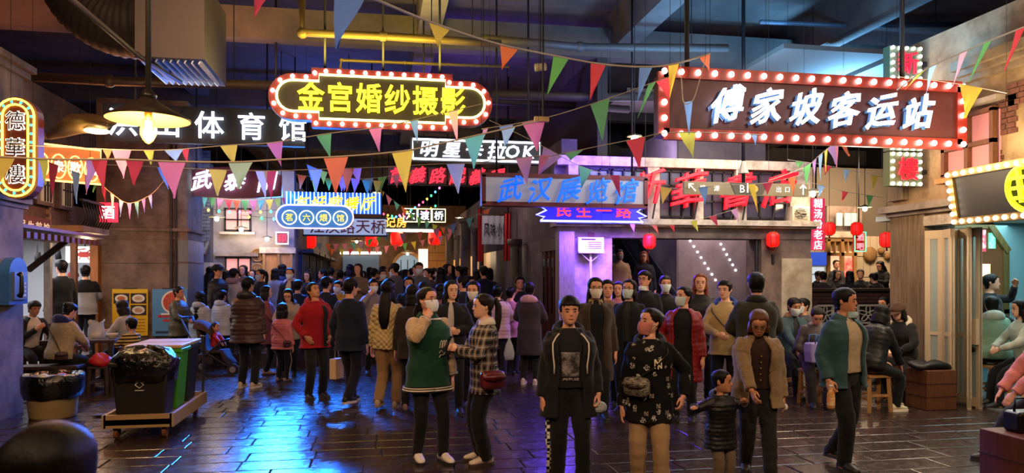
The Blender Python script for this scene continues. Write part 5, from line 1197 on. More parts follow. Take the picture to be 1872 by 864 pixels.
MB().tube([(.012,0,.0),(.014,0,-.07),(.004,.008,-.02),(-.012,0,-.07),(-.012,0,0)], .007, 6).build('filament', E('filament','ffe6a8',40,False), t, True)
MB().tube([(0,0,.19),(.002,0,1.0),(0,0,4.2)], .018, 8).build('cord_sleeve', M('cord_olive','3c3a30',.6), t, True)
lamp('POINT','pendant_bulb', p+Vector((0,0,-.07)), 55, 'ffb45a', .045)
# curved street lamp by the left sign
a, b, c2 = P3(92, 248, 9.6), P3(140, 226, 9.0), P3(203, 224, 8.2)
t = thing('street_lamp', 'curved cobra-head street lamp beside the vertical capsule sign', 'lamp', a)
pts = [a+(b-a)*0, a+(b-a)*.5, b, b+(c2-b)*.5, c2]; pts = [q-a for q in pts]
MB().tube([pts[0],pts[1],pts[2],pts[3],pts[4]], [(.05,.05),(.09,.11),(.12,.16),(.11,.15),(.03,.06)], 16, up=(0,0,1)).build('housing', M('lamp_housing','7d6440',.45,.3), t, True)
lm = (pts[2]+pts[4])/2+Vector((.06,-.06,-.10)); R_ = (pts[4]-pts[2]).to_track_quat('X','Z').to_matrix()
MB().ell(lm, (.26,.12,.035), 18, 8, R_).build('diffuser', E('lamp_diffuser','ffe29a',5), t, True)
MB().tube([pts[0]+Vector((-.45,.2,-.02)), pts[0]+Vector((-.2,.1,0)), pts[0]], .045, 10).build('arm', M('arm_pink','8a6a60',.5), t, True)
lamp('POINT','street_lamp_light', a+lm+Vector((0,-.05,-.2)), 60, 'ffd596', .1)
# small pendants
def pend(px_, py_, D, r, label, e=6, zt=None):
    q = P3(px_, py_, D); t = thing('pendant_lamp', label, 'lamp', q, 0, 'small pendants')
    MB().lathe([(r*.12,r*.42),(r*.25,r*.32),(r*.9,.02),(r,0),(r*.9,.005),(r*.2,r*.2)], n=18, cap=False).build('shade', M('shade_grey','77705f',.5), t, True)
    MB().ell((0,0,-.03), (.055,.055,.06), 10, 7).build('bulb', E('pendant_glow','fff0d0',16,False), t, True)
    MB().tube([(0,0,r*.4),(0,0,(zt or 6.82)-q.z)], .008, 5).build('cord', dark_m, t); lamp('POINT','pendant_light', q+Vector((0,0,-.14)), e, 'ffdcae', .06)
pend(396, 397, 17.4, .2, 'small pendant lamp before the brick wall', 14); pend(441, 417, 18.6, .17, 'small pendant lamp before the upper pink window', 14); pend(488, 434, 18.7, .14, 'small pendant lamp near the gold door', 7)
pend(1486, 351, 13.8, .19, 'pendant lamp above the vertical magenta sign', 16); pend(1581, 379, 17.5, .17, 'pendant lamp over the snack terrace', 40); pend(1160, 250, 11.2, .12, 'pendant lamp left of the bus-station sign', 4); pend(616, 408, 26, .2, 'pendant lamp behind the footbridge board', 14); pend(840, 398, 24, .16, 'pendant lamp by the grey posts', 14)
pend(688, 352, 24.5, .16, 'bright bare pendant beside the cyan sign', 30); pend(745, 462, 31, .3, 'glowing lantern lamp before the far arch', 40); pend(560, 432, 25, .2, 'pendant lamp over the left shop bays', 20); pend(652, 440, 31, .25, 'pendant lamp over the far lit doorway', 30)
pend(157, 436, 13.2, .09, 'bulb pendant under the end of the timber eave', 22, 2.53)
# interior lights and added fills
lamp('AREA','stall_light', (-6.9,14.6,2.5), 120, 'f4f4ff', 1.6, 4.0, rot=(0,0,0)); lamp('AREA','shop_light', (9.3,9.2,2.58), 55, 'd0fbff', 1.6, 2.6, rot=(0,0,0)); lamp('AREA','snack_light', (12.8,17.6,4.6), 300, 'ffdcb0', 3.4, 1.0, target=(12.8,20,1.8)); lamp('POINT','sign_amber_light', (-4.1,12.9,3.2), 60, 'ff9a5a', .15); lamp('POINT','escalator_light', (5.6,15.2,4.4), 60, 'd8c4ff', .3)  # escalator lamp has no fixture, added to brighten the dark opening
lamp('POINT','street_end_light', (1.0,30,3.6), 120, 'ffd09a', .4); lamp('AREA','brick_shop_light', (-5.2,20.1,2.2), 22, 'ffc27a', 1.2, .5, rot=(0,0,0)); lamp('AREA','facade_light', (6.0,10.2,4.7), 60, 'ffeedd', 2.4, .4, target=(5.9,13,3.0), spread=140); lamp('POINT','right_row_light', (2.3,17.2,3.5), 26, 'ffd8c8', .15); lamp('AREA','escalator_downlight', (6.9,14.1,3.6), 45, 'ffe4e0', .8, .5, target=(6.9,15.0,1.2)); lamp('AREA','house_light', (-3.4,18.6,4.2), 40, 'ffe8d8', 1.2, .4, target=(-3.2,20,2.2)); lamp('AREA','seat_light', (6.3,11.8,4.8), 75, 'ffe6c4', 1.0, 1.0, rot=(0,0,0))  # facade, row, escalator wall, house and seat lamps are added to brighten them
# spot heads hung in the stall
for px_, py_, lb in ((68,470,'black track spotlight inside the lit stall'),(105,465,'second black track spotlight inside the stall')):
    q = PX(px_, py_, -6.2); t = thing('track_spotlight', lb, 'spotlight', q); MB().tube([(0,0,.09),(.02,0,-.09)], .055, 12).build('can', dark_m, t, True); MB().tube([(0,0,.08),(0,0,2.55-q.z)], .01, 6).build('stem', dark_m, t)
# stage spot on a rod up in the beams
q = P3(988, 124, 9.5); t = thing('stage_spot', 'small stage spotlight high in the dark beams', 'spotlight', q); MB().tube([(-.07,0,0),(.07,0,.02)], .05, 12).build('can', M('spot_pale','b8b0a0',.4), t, True); MB().tube([(0,0,.04),(0,0,6.82-q.z)], .008, 6).build('rod', dsteel, t)
q = P3(990, 218, 9.2); t = thing('junction_box', 'pale junction box where two bunting strings meet', 'box', q); MB_(-.09,.09,-.03,.03,-.03,.03).build('case', M('box_beige','b8a070',.7), t); MB().tube([(.02,0,.03),(.02,0,6.82-q.z)], .012, 6).build('rod', dsteel, t)
# red lanterns
def lantern(px_, py_, D, r, label, zt):
    q = P3(px_, py_, D) if D > 1 else PY(px_, py_, 12.86); t = thing('red_lantern', label, 'lantern', q, 0, 'red lanterns'); n = 24
    mb = MB(); R_ = []
    for i in range(11):
        u = -1+2*i/10; rad = r*(1-.42*u**4*abs(u)); R_.append([Vector((rad*(1+.035*abs(sin(4.5*a)))*cos(a), rad*(1+.035*abs(sin(4.5*a)))*sin(a), u*r*1.15)) for a in [2*pi*j/n for j in range(n)]])
    mb.rings(R_); mb.build('paper_body', M('lantern_red','a80c10',.5,emit=.9,ecol='ff1810'), t, True)
    for i in range(8): a = 2*pi*i/8; MB().tube([((r*(1-.42*u**4*abs(u))+.006)*cos(a), (r*(1-.42*u**4*abs(u))+.006)*sin(a), u*r*1.15) for u in [-1+.25*k for k in range(9)]], .005, 4).build('rib', M('lantern_rib','5a0808',.6), t)
    for z in (-1,1): MB().lathe([(r*.5,z*r*1.15-.015),(r*.5,z*r*1.15+.015)], n=16).build('hoop', M('lantern_gold','9a6a2a',.4,.5), t)
    MB().tube([(0,0,-r*1.2),(0,0,-r*1.75)], [.012,.022], 8).build('tassel', M('tassel','7a0c10',.8), t, True); MB().tube([(0,0,r*1.15),(0,0,zt-q.z)], .005, 5).build('cord', dark_m, t)
lantern(1187, 441, 0, .115, 'red paper lantern in front of the escalator opening', 2.71); lantern(1413, 438, 0, .12, 'red paper lantern on the worn bookshop pillar', 2.71); lantern(1516, 418, 15.0, .11, 'red paper lantern beside the magenta noodle sign', 6.82); lantern(1566, 418, 16.5, .12, 'red paper lantern above the red bar sign', 6.82); lantern(1621, 438, 14.0, .12, 'red paper lantern next to the striated column', 6.82)
for px_, py_, lb in ((680,437,'far dark red lantern below the footbridge board'),(726,436,'far red lantern left of the arch lamp'),(795,434,'far red lantern beside the gold cladding'),(566,440,'far red lantern by the left shop bays')): lantern(px_, py_, 29.8 if px_ != 566 else 23, .26 if px_ != 566 else .2, lb, 6.82)
# fairy lights: coloured bulbs on sagging wires
def fairy(a, b, sag, n, label):
    t = thing('fairy_lights', label, 'string lights', a, 0, 'fairy light strings'); P_ = [(b-a)*(i/16)+Vector((0,0,-sag*4*(i/16)*(1-i/16))) for i in range(17)]
    MB().tube(P_, .005, 4).build('wire', dark_m, t); cs = ('30ff90','ff4060','40a0ff','ffd040','ff60c0')
    for i in range(n):
        f = (i+.5)/n; q = (b-a)*f+Vector((0,0,-sag*4*f*(1-f)-.03)); c_ = cs[(i*2+n) % 5]
        k = 'fairy_'+c_
        if k not in bulb_me: me = MB().ell((0,0,0),(.032,.032,.04),8,5).mesh('fairy_bulb', True); me.materials.append(E(k, c_, 5, False)); bulb_me[k] = me
        link('fairy_bulb', bulb_me[k], t, q)
fairy(P3(352,378,18.5), P3(560,376,19), .12, 11, 'fairy lights before the brick and cream houses'); fairy(P3(700,400,26), P3(815,330,24), .25, 16, 'fairy lights climbing to the framed red letter boxes'); fairy(P3(690,385,27), P3(800,372,26), .3, 14, 'fairy lights above the three small boxes'); fairy(P3(400,386,19), P3(600,396,19.2), .1, 9, 'fairy lights passing the capsule sign'); fairy(P3(540,350,22), P3(700,420,24), .2, 12, 'fairy lights behind the cyan sign')
# ---- bunting: every string a thing, every flag a part
FC = dict(r='e8505c', p='f090b0', o='f58458', y='f0d858', yg='c8d458', g='70c070', lg='bce0ac', b='80b0e8', lb='a8d0f0', l='c89cd8', t='70c8bc', w='d8e0e8', dr='b03c5c', lp='f0b8cc')
def flagmat(c):
    k = 'flag_'+c
    if k in MATS: return MATS[k]
    m = M(k, FC[c], .8, bump=.15, bscale=30); nt = m.node_tree; b = nt.nodes['Principled BSDF']; out = nt.nodes['Material Output']
    tr = nt.nodes.new('ShaderNodeBsdfTranslucent'); tr.inputs[0].default_value = (*lin(FC[c]), 1); mx = nt.nodes.new('ShaderNodeMixShader'); mx.inputs[0].default_value = .4
    nt.links.new(b.outputs[0], mx.inputs[1]); nt.links.new(tr.outputs[0], mx.inputs[2]); nt.links.new(mx.outputs[0], out.inputs[0]); return m
def bunting(label, ctrl, flags, thick=.006):
    """ctrl: (px, py, depth) along the cord; flags: (px of tip-edge centre, width px, tip px, tip py, colour)"""
    C_ = [P3(*c) for c in ctrl]; t = thing('bunting', label, 'bunting', C_[0], 0, 'bunting strings')
    P_ = []
    for i in range(len(C_)-1):
        p0 = C_[max(0,i-1)]; p1 = C_[i]; p2 = C_[i+1]; p3 = C_[min(len(C_)-1,i+2)]
        for k in range(8):
            u = k/8; P_.append(.5*((2*p1)+(p2-p0)*u+(2*p0-5*p1+4*p2-p3)*u*u+(3*p1-p0-3*p2+p3)*u**3))
    P_.append(C_[-1]); O = t.location.copy()
    MB().tube([q-O for q in P_], thick, 6).build('cord', rope_m, t, True)
    for q in (P_[0], P_[-1]): MB().tube([q-O, Vector((q.x, q.y, 6.82))-O], .003, 4).build('tie_cord', dsteel, t)
    def at(pxq):
        best = None
        for a, b in zip(P_, P_[1:]):
            def pr(q): Dd = q.x*SA+q.y*CA; return 936+FPX*(q.x*CA-q.y*SA)/Dd
            xa, xb = pr(a), pr(b)
            if min(xa,xb) <= pxq <= max(xa,xb) and abs(xb-xa) > 1e-6: f = (pxq-xa)/(xb-xa); return a+(b-a)*f
        return P_[0] if abs(pr(P_[0])-pxq) < abs(pr(P_[-1])-pxq) else P_[-1]
    for pxc, wpx, tpx, tpy, c in flags:
        a, b = at(pxc-wpx/2), at(pxc+wpx/2)
        if (b-a).length < .02: b = a+Vector((CA,-SA,0))*wpx/FPX*(a.y)
        m_ = (a+b)/2; Dd = m_.x*SA+m_.y*CA; tip = P3(tpx, tpy, Dd)
        # the tip hangs below the cord at the real drop; swing it a little out of plane
        tip += Vector((SA,CA,0))*random.uniform(-.05,.05); mb = MB(); R_ = []
        ph = random.random()*6
        for j in range(6):
            v = j/5; row_ = []
            for i in range(5):
                u = i/4; q = (a+(b-a)*u)*(1-v)+tip*v; q = q+Vector((SA,CA,0))*(.05*sin(u*5+v*4+ph)*(b-a).length*v*2+.02*sin(v*5+ph)*(1-v)*2*v); 
                if v == 1: q = q+(b-a)*(u-.5)*.05
                row_.append(q-O)
            R_.append(row_)
        mb.rings(R_, cap=False, close=False); mb.build('flag', flagmat(c), t, True, fix=False)
    return t
bunting('topmost bunting string sweeping from upper centre to the red sign', [(560,-60,3.9),(685,-2,5.0),(800,45,6.2),(910,80,7.2),(1010,101,8),(1100,117,8.4),(1180,122,8.55),(1235,116,8.6),(1298,98,8.65)], [(803,40,800,82,'y'),(931,34,918,124,'o'),(1026,28,1001,170,'g'),(1094,28,1078,184,'r'),(1181,24,1165,185,'b'),(1232,20,1224,180,'y'),(1293,30,1296,130,'o'),(640,60,612,84,'b')], .011)
bunting('loose strip of bunting hanging at the very top left of centre', [(440,-20,4.5),(480,-4,4.6),(520,-16,4.7)], [(478,24,465,33,'r')])
bunting('slanting bunting from the junction box up to the red sign', [(880,236,9.3),(990,217,9.2),(1097,185,9.0),(1190,152,8.7),(1225,140,8.65)], [(976,44,982,275,'p'),(1097,36,1102,255,'g'),(1192,14,1166,215,'g'),(1216,34,1222,184,'r'),(888,10,880,262,'lp'),(925,26,928,262,'b')])
bunting('dangling loops of cord over the left end of the red sign', [(1244,118,8.62),(1246,150,8.6),(1250,187,8.58),(1266,184,8.58),(1278,150,8.6),(1290,105,8.62)], [(1258,16,1260,246,'b')])
bunting('bunting string under the red sign with green and red flags', [(985,290,10.5),(1080,270,9.8),(1160,254,9.2),(1216,243,8.7),(1290,242,8.75),(1400,247,8.9)], [(1050,36,1043,293,'g'),(1162,36,1169,306,'r'),(1256,32,1268,288,'yg'),(1379,12,1381,264,'b')])
bunting('bunting string passing just under the yellow marquee', [(20,264,8.4),(185,272,9.0),(300,274,9.4),(420,265,9.6),(500,260,9.6),(600,244,9.5),(690,233,9.4),(745,222,9.3),(880,190,9.2)], [(197,18,198,293,'o'),(222,36,226,326,'p'),(272,20,274,300,'yg'),(318,36,322,296,'lb'),(339,14,342,300,'r'),(418,32,428,302,'y'),(502,30,514,303,'p'),(592,28,602,288,'g'),(686,24,692,276,'p'),(757,16,764,262,'b'),(828,18,836,262,'lp')])
bunting('nearest thick bunting string across the middle with large flags', [(-40,284,5.6),(100,291,6),(215,291,6.3),(320,295,6.6),(430,296,6.9),(520,291,7.2),(620,286,7.5),(700,280,7.7),(760,272,7.9),(850,252,8.2),(985,221,8.6)], [(8,40,0,345,'y'),(78,18,84,338,'yg'),(170,28,163,345,'l'),(182,30,186,352,'r'),(246,34,241,337,'r'),(314,52,316,362,'p'),(440,46,438,346,'lg'),(614,46,612,352,'o'),(736,40,741,350,'y'),(868,38,866,308,'t'),(930,26,922,268,'lb')], .009)
bunting('lower bunting string crossing in front of the maroon sign', [(165,300,10.5),(250,303,10.3),(330,307,10),(400,310,10.2),(480,312,10.4),(560,310,10.6),(700,305,10.8),(790,300,10.9),(870,297,11),(985,284,11)], [(300,26,308,346,'b'),(398,34,399,358,'y'),(494,24,496,364,'r'),(478,22,488,366,'w'),(577,24,578,352,'lb'),(636,24,634,352,'o'),(650,22,656,335,'l'),(833,34,837,353,'w'),(958,32,963,336,'lp'),(1000,20,984,318,'p')])
bunting('pink-flagged bunting running down to the pale lightbox', [(895,220,9.8),(930,236,10.2),(990,266,10.9),(1060,303,11.6),(1115,320,11.9)], [(1010,34,986,318,'l'),(1070,24,1062,345,'t'),(1140,18,1135,360,'dr')])
bunting('row of narrow streamers sagging before the left column', [(146,316,12.9),(180,332,12.3),(200,350,12.2),(235,371,12.2),(275,356,12.2),(300,330,12.2)], [(176,8,172,352,'g'),(190,8,191,380,'r'),(205,7,204,398,'w'),(222,8,222,397,'b'),(236,8,238,400,'l'),(250,8,250,398,'t'),(262,7,263,388,'l'),(274,7,276,380,'w')], .004)
bunting('short bunting left of the column with a lilac pennant', [(60,285,10.3),(100,300,10.6),(150,318,11),(190,325,11.4)], [(70,18,70,336,'y'),(98,18,96,368,'dr'),(138,16,137,372,'b'),(162,14,160,356,'l')], .005)
bunting('bunting rising over the right building with long narrow flags', [(1640,165,8.6),(1690,128,8.4),(1757,97,8.1),(1800,78,7.9),(1865,52,7.6),(1930,24,7.3)], [(1685,16,1652,165,'yg'),(1706,14,1690,172,'lb'),(1762,14,1738,160,'lp'),(1806,14,1770,150,'g'),(1866,18,1834,130,'r')], .009)
bunting('bunting from the red sign to the tan building with one big yellow flag', [(1640,140,9.3),(1700,146,9.25),(1757,154,9.1),(1800,162,8.9),(1840,170,8.6)], [(1776,42,1760,217,'y'),(1648,20,1635,142,'o')], .006)
bunting('bunting bunch under the middle of the red sign', [(1405,330,12.6),(1470,306,12.2),(1500,282,11.8),(1525,262,11.4),(1542,252,11)], [(1475,16,1472,338,'g'),(1489,8,1489,324,'l'),(1500,8,1500,330,'lb'),(1510,6,1508,316,'y'),(1520,16,1528,300,'l'),(1530,8,1531,305,'p'),(1537,14,1553,285,'o')], .005)
bunting('bunting over the snack terrace, lower line', [(1470,330,13.2),(1500,338,13.4),(1545,350,13.8),(1590,357,14.2),(1627,362,14.4)], [(1502,14,1498,358,'b'),(1545,12,1541,368,'r'),(1590,14,1588,378,'g')], .004)
bunting('bunting over the snack terrace, upper line', [(1440,292,13),(1500,300,13.4),(1560,312,13.8),(1612,323,14.2)], [(1462,16,1460,308,'g'),(1548,12,1543,336,'lb'),(1600,14,1596,348,'y'),(1514,16,1506,320,'r')], .004)
bunting('small flags across the bookshop letters', [(1180,334,11.4),(1240,345,11.3),(1320,338,11.2),(1400,334,11.1),(1470,318,11)], [(1218,22,1212,372,'y'),(1286,18,1289,374,'b'),(1374,14,1384,388,'y'),(1404,20,1402,356,'dr'),(1448,14,1450,358,'o')], .004)
bunting('small flags hung along the bookshop cornice', [(1100,405,12.5),(1160,409,12.5),(1230,411,12.5),(1300,395,12.5),(1350,380,12.4)], [(1156,10,1160,424,'l'),(1196,10,1204,428,'o'),(1228,10,1234,424,'r'),(1268,12,1276,424,'yg'),(1302,14,1312,414,'dr'),(1342,12,1350,405,'l')], .003)
rb_ = random.Random(11)
for i, (a, b, sg, n) in enumerate((((350,352,17.6),(560,352,18.2),14,14),((420,368,19),(620,396,20),10,10),((540,318,15.5),(760,312,16),12,9),((690,340,23),(830,420,26),14,10),((560,440,24),(700,430,27),10,9),((600,455,29),(830,425,27),8,14),((690,425,24),(905,375,18.5),18,7),((560,300,14),(700,330,15),8,7))):
    ctrl = []
    for k in range(7): f = k/6; ctrl.append((a[0]+(b[0]-a[0])*f, a[1]+(b[1]-a[1])*f+sg*4*f*(1-f), a[2]+(b[2]-a[2])*f))
    fl_ = []
    for k in range(n):
        f = (k+.5)/n; x = a[0]+(b[0]-a[0])*f; yv = a[1]+(b[1]-a[1])*f+sg*4*f*(1-f); Dd = a[2]+(b[2]-a[2])*f; w_ = .19*FPX/Dd; h_ = rb_.uniform(.24,.32)*FPX/Dd
        fl_.append((x, w_, x+rb_.uniform(-3,3), yv+h_, rb_.choice(('r','p','g','t','b','y','l','o','yg'))))
    bunting(('distant bunting before the brick wall','distant bunting crossing to the capsule sign','distant bunting above the cyan sign','distant bunting falling right of the cyan sign','distant bunting over the left shop bays','farthest bunting over the crowd','distant bunting rising to the pale lightbox','distant bunting under the yellow marquee')[i], ctrl, fl_, .004)
# ---- ducts and pipes
dk = M('duct_zinc','6a625e',.5,.5); dkb = M('duct_wrap','3f3836',.6,.2,bump=.4,bscale=14)
q = P3(330, 60, 8.6); t = thing('air_diffuser', 'square metal air duct with slatted diffuser, upper left', 'duct', q)
MB_(-.36,.36,-.45,.75,-.42,.5).build('duct_box', dk, t)
for i in range(9): MB().box((-.30+i*.075,0.1,-.44),(.012,1.0,.05),Matrix.Rotation(.5,3,'Y')).build('slat', M('slat_bright','a8b8c8',.25,.8), t)
for s_ in (-1,1): MB_(s_*.3-.02,s_*.3+.02,-.1,-.06,.5,6.82-q.z).build('hanger', dsteel, t)
q = P3(205, 40, 9.4); t = thing('flexible_duct', 'fat ribbed flexible duct joining the air diffuser', 'duct', q)
mb = MB(); pts = []; rad = []
for i in range(60): f = i/59; u_ = max(0, f-.25)/.75*1.5; pts.append((.75-2.0*f if f < .25 else .25-.75*sin(u_), 0, -.02 if f < .25 else -.02+.85*(1-cos(u_)))); rad.append(.42+.016*sin(i*2.2))
mb.tube(pts, rad, 20).build('hose', dkb, t, True); MB().tube([(0,0,.5),(0,0,6.82-q.z)], .01, 6).build('strap', dsteel, t)
def pipe(label, pts_px, r, m, joints=()):
    P_ = [P3(*p_) for p_ in pts_px]; t = thing('ceiling_pipe', label, 'pipe', P_[0]); MB().tube([p_-P_[0] for p_ in P_], r, 10).build('pipe_run', m, t, True)
    for p_ in P_[1:-1]: MB().ell(p_-P_[0], (r*1.35,)*3, 10, 7).build('elbow', m, t, True)
    for f in (.25,.75): q = P_[-2]+(P_[-1]-P_[-2])*f; MB().tube([q-P_[0], Vector((q.x,q.y,6.82))-P_[0]], .008, 5).build('hanger', dsteel, t)
op = M('pipe_olive','6d6038',.45,.3)
pipe('olive pipe bending along the beams above the yellow marquee', [(552,-20,9.6),(553,60,9.6),(700,66,9.8),(915,80,10.4)], .055, op)
pipe('thin conduit just above the yellow marquee', [(622,128,10.4),(624,110,10.4),(740,115,10.6),(930,122,11)], .022, op)
pipe('dark pipe crossing the ceiling at left', [(20,138,10.6),(200,148,10.7),(500,156,11.2)], .07, M('pipe_maroon','4a3634',.5,.2))
pipe('long grey pipe high over the centre', [(880,70,12),(1060,86,12.4),(1330,88,12.8)], .07, dkb)
pipe('slanting conduit at upper left', [(120,-10,6.6),(250,100,8.0),(330,150,8.8)], .028, M('conduit_grey','5a5458',.5,.3))
pipe('cable tray pipe above the bookshop', [(900,172,14),(1080,178,14.4),(1220,176,14.6)], .09, dkb)
pipe('lower dark pipe behind the marquee', [(640,175,15),(800,178,15.2),(1150,200,15.8)], .08, dkb)
pipe('bluish conduit by the ceiling boards', [(1390,40,13),(1560,48,13.2),(1760,44,13.4)], .04, M('conduit_blue','5a6878',.5,.3))
# ------------------------------------------------------------------ furniture and small things
# waste bins on a trolley
X0, X1 = -2.82, -2.24
t = thing('bin_trolley', 'beige wheeled trolley carrying the waste bins', 'trolley', ((X0+X1)/2, 9.3, 0))
bg = M('trolley_beige','a88a5c',.5); w_ = X1-X0
MB_(-w_/2-.05,w_/2+.05,-.8,.78,.16,.22).build('deck', bg, t)
for s_ in (-1,1): MB_(s_*(w_/2+.05)-.02,s_*(w_/2+.05)+.02,-.8,.78,.13,.27).build('side_rail', bg, t); MB_(-w_/2-.05,w_/2+.05,s_*.78-.02,s_*.78+.02,.13,.27).build('end_rail', bg, t)
for sx in (-1,1):
    for sy in (-1,1):
        wh = MB().tube([(sx*w_*.42-.02,sy*.68,.065),(sx*w_*.42+.02,sy*.68,.065)], .065, 14).build('caster_wheel', M('caster','7d4a2c',.6), t); MB_(sx*w_*.42-.035,sx*w_*.42+.035,sy*.68-.03,sy*.68+.03,.1,.16).build('caster_fork', steel, wh)
for s_ in (-1,): MB().tube([(w_/2+.03,.72,.22),(w_/2+.05,.74,.98),(w_/2+.05,.55,1.0)], .016, 8).build('push_bar', steel, t, True)
def wheelie(label, y, body, lid, h=.72, bagged=False, mark=False, lidkind=True):
    b = thing('waste_bin', label, 'bin', ((X0+X1)/2, y, .222), 0, 'trolley waste bins'); mb = MB(); wb, wt_, d = w_*.42, w_*.5, .2
    mb.rings([[(sx*ww,sy*dd,z) for sx, sy in ((-1,-1),(1,-1),(1,1),(-1,1))] for z, ww, dd in ((0,wb,d*.85),(h,wt_,d))]); o = bevel(mb.build('tub', body, b), .02)
    bevel(MB_(-wt_-.02,wt_+.02,-d-.02,d+.02,h-.05,h).build('rim', body, b), .01, 1)
    if bagged:
        mb = MB(); R_ = []
        for z, k in ((h-.2,1.02),(h-.1,1.07),(h,1.1),(h+.05,1.02),(h+.11,.8),(h+.14,.4),(h+.15,.08)):
            R_.append([((wt_+.02)*k*math.copysign(abs(cos(a))**.6,cos(a))*(1+.05*noise.noise(Vector((a*3,z*20,1)))), (d+.02)*k*math.copysign(abs(sin(a))**.6,sin(a))*(1+.06*noise.noise(Vector((a*3,z*22,7)))), z+.05*noise.noise(Vector((a*2.5,z*9,3)))) for a in [2*pi*j/40 for j in range(40)]])
        mb.rings(R_); mb.build('bin_bag', M('black_plastic','08080a',.22,bump=.8,bscale=16,spec=.6), b, True)
    elif lidkind: bevel(MB_(-wt_-.02,wt_+.02,-d-.03,d+.02,h,h+.04).build('lid', lid, b), .012); MB_(-.1,.1,-d-.05,-d-.02,h-.01,h+.03).build('lid_handle', lid, b)
    if mark:
        wm_ = M('mark_white','c8c4bc',.6)
        for a in (0,1,2,3):
            c_, s2 = cos(a*pi/2+pi/4), sin(a*pi/2+pi/4)
        MB().tube([(-.045,-d*.96-.015,h*.60),(0,-d*.97-.015,h*.66),(.045,-d*.96-.015,h*.60),(0,-d*.955-.015,h*.54),(-.045,-d*.96-.015,h*.60)], .005, 5).build('recycling_mark', wm_, b); MB_(-.045,.045,-d*.93-.022,-d*.93-.012,h*.49,h*.505).build('mark_text', wm_, b)
wheelie('black waste bin with a black bag and a white recycling mark', 8.76, M('bin_black','1c1817',.45), None, .60, True, True); wheelie('bright green waste bin on the trolley', 9.27, M('bin_green','3f9a1c',.4), M('bin_lid_beige','b39a6c',.55), .70); wheelie('dark blue-grey waste bin at the back of the trolley', 9.78, M('bin_slate','1f2a30',.45), MATS['bin_lid_beige'], .70)
# round beige bin with black liner
x, y = W(97, 9.2); t = thing('round_bin', 'round beige bin with a black liner next to the near pillar', 'bin', (x, y, 0)); MB().lathe([(.25,0),(.26,.03),(.30,.45),(.31,.5)], n=28).build('tub', M('bin_beige','a08a5c',.6), t, True)
mb = MB(); R_ = []
for z, k in ((.26,.315),(.34,.345),(.44,.35),(.53,.345),(.545,.32),(.5,.28),(.42,.2)): R_.append([(k*(1+.06*noise.noise(Vector((a*4,z*12,2))))*cos(a), k*(1+.06*noise.noise(Vector((a*4,z*12,5))))*sin(a), z+.03*noise.noise(Vector((a*2,1,1)))) for a in [2*pi*j/36 for j in range(36)]])
mb.rings(R_); mb.build('liner', MATS['black_plastic'], t, True)
for i, (c_, dx, dy, lb) in enumerate((('c8583a',.08,.05,'crumpled orange wrapper in the round bin'),('c8c4bc',-.1,-.02,'crumpled white paper in the round bin'),('3a68b8',.12,-.08,'crumpled blue wrapper in the round bin'))):
    tag(MB().ell((x+dx,y+dy,.50), (.07,.06,.045), 8, 6).build('crumpled_wrapper', M('wrap_'+c_, c_, .5, bump=.8, bscale=30), None), lb, 'litter', 'litter in the round bin')
tag(MB_(x+.5,x+.72,y-.15,y+.0,.02,.03).build('floor_grate', dsteel), 'small metal grate on the floor left of the trolley', 'grate')
# dining table with benches, far left
def table(label, px0, px1, D, ztop, depth, m, cat='table', name='dining_table'):
    a, b = Vector((*W(px0,D),0)), Vector((*W(px1,D),0)); c_ = (a+b)/2; L_ = abs(b.x-a.x); t = thing(name, label, cat, (c_.x, c_.y, 0))
    bevel(MB_(-L_/2,L_/2,-depth/2,depth/2,ztop-.05,ztop).build('top', m, t), .008)
    for sx in (-1,1):
        for sy in (-1,1): MB_(sx*(L_/2-.07)-.035,sx*(L_/2-.07)+.035,sy*(depth/2-.05)-.03,sy*(depth/2-.05)+.03,0,ztop-.05).build('leg', m, t)
    MB_(-L_/2+.07,L_/2-.07,-.02,.02,ztop*.4,ztop*.4+.05).build('stretcher', m, t); return t
tb_ = table('dark wooden dining table of the seated diners', 92, 218, 11.75, .76, .62, woodd); tc_ = tb_.location
table('dark bench under the woman in the cream and blue hoodie', 42, 146, 10.85, .45, .34, woodd, 'bench', 'bench'); table('short dark bench under the striped child', 225, 255, 11.2, .42, .26, woodd, 'bench', 'bench'); table('dark bench on the far side of the diners table', 30, 90, 11.9, .45, .34, woodd, 'bench', 'bench'); table('pale bench behind the diners table by the column', 205, 262, 12.6, .45, .34, woodm, 'bench', 'bench')
def bowl(x, y, z, r, label, m, name='bowl'):
    t = thing(name, label, 'bowl', (x, y, z)); MB().lathe([(r*.45,0),(r*.5,.005),(r*.85,.05),(r,.085),(r*.95,.085),(r*.78,.045),(r*.3,.015)], n=20).build('vessel', m, t, True); MB().lathe([(0.005,.055),(r*.82,.058)], n=16, cap=False).build('noodles', M('noodles','c08a4a',.7,col2='8a4a22',nscale=40,bump=.8,bscale=60), t, True)
bowl(tc_.x+.42, tc_.y-.06, .76, .09, 'paper noodle bowl in front of the eating woman', M('paper_cup','c8b8a0',.6)); bowl(tc_.x-.1, tc_.y-.12, .76, .085, 'red noodle bowl in front of the hoodie woman', M('bowl_red','8a2018',.4)); bowl(tc_.x-.42, tc_.y+.1, .76, .08, 'white noodle bowl at the left end of the diners table', M('bowl_white','c8c8c4',.4))
t = thing('plastic_bag', 'clear plastic takeaway bag standing on the diners table', 'bag', (tc_.x+.14, tc_.y+.08, .76)); mb = MB(); R_ = []
for z, k in ((0,.10),(.05,.125),(.15,.12),(.24,.10),(.27,.12)): R_.append([(k*(1+.16*noise.noise(Vector((a*2,z*14,4))))*cos(a), k*.75*(1+.16*noise.noise(Vector((a*2,z*14,9))))*sin(a), z+.03*sin(3*a)*(z > .2)) for a in [2*pi*j/24 for j in range(24)]])
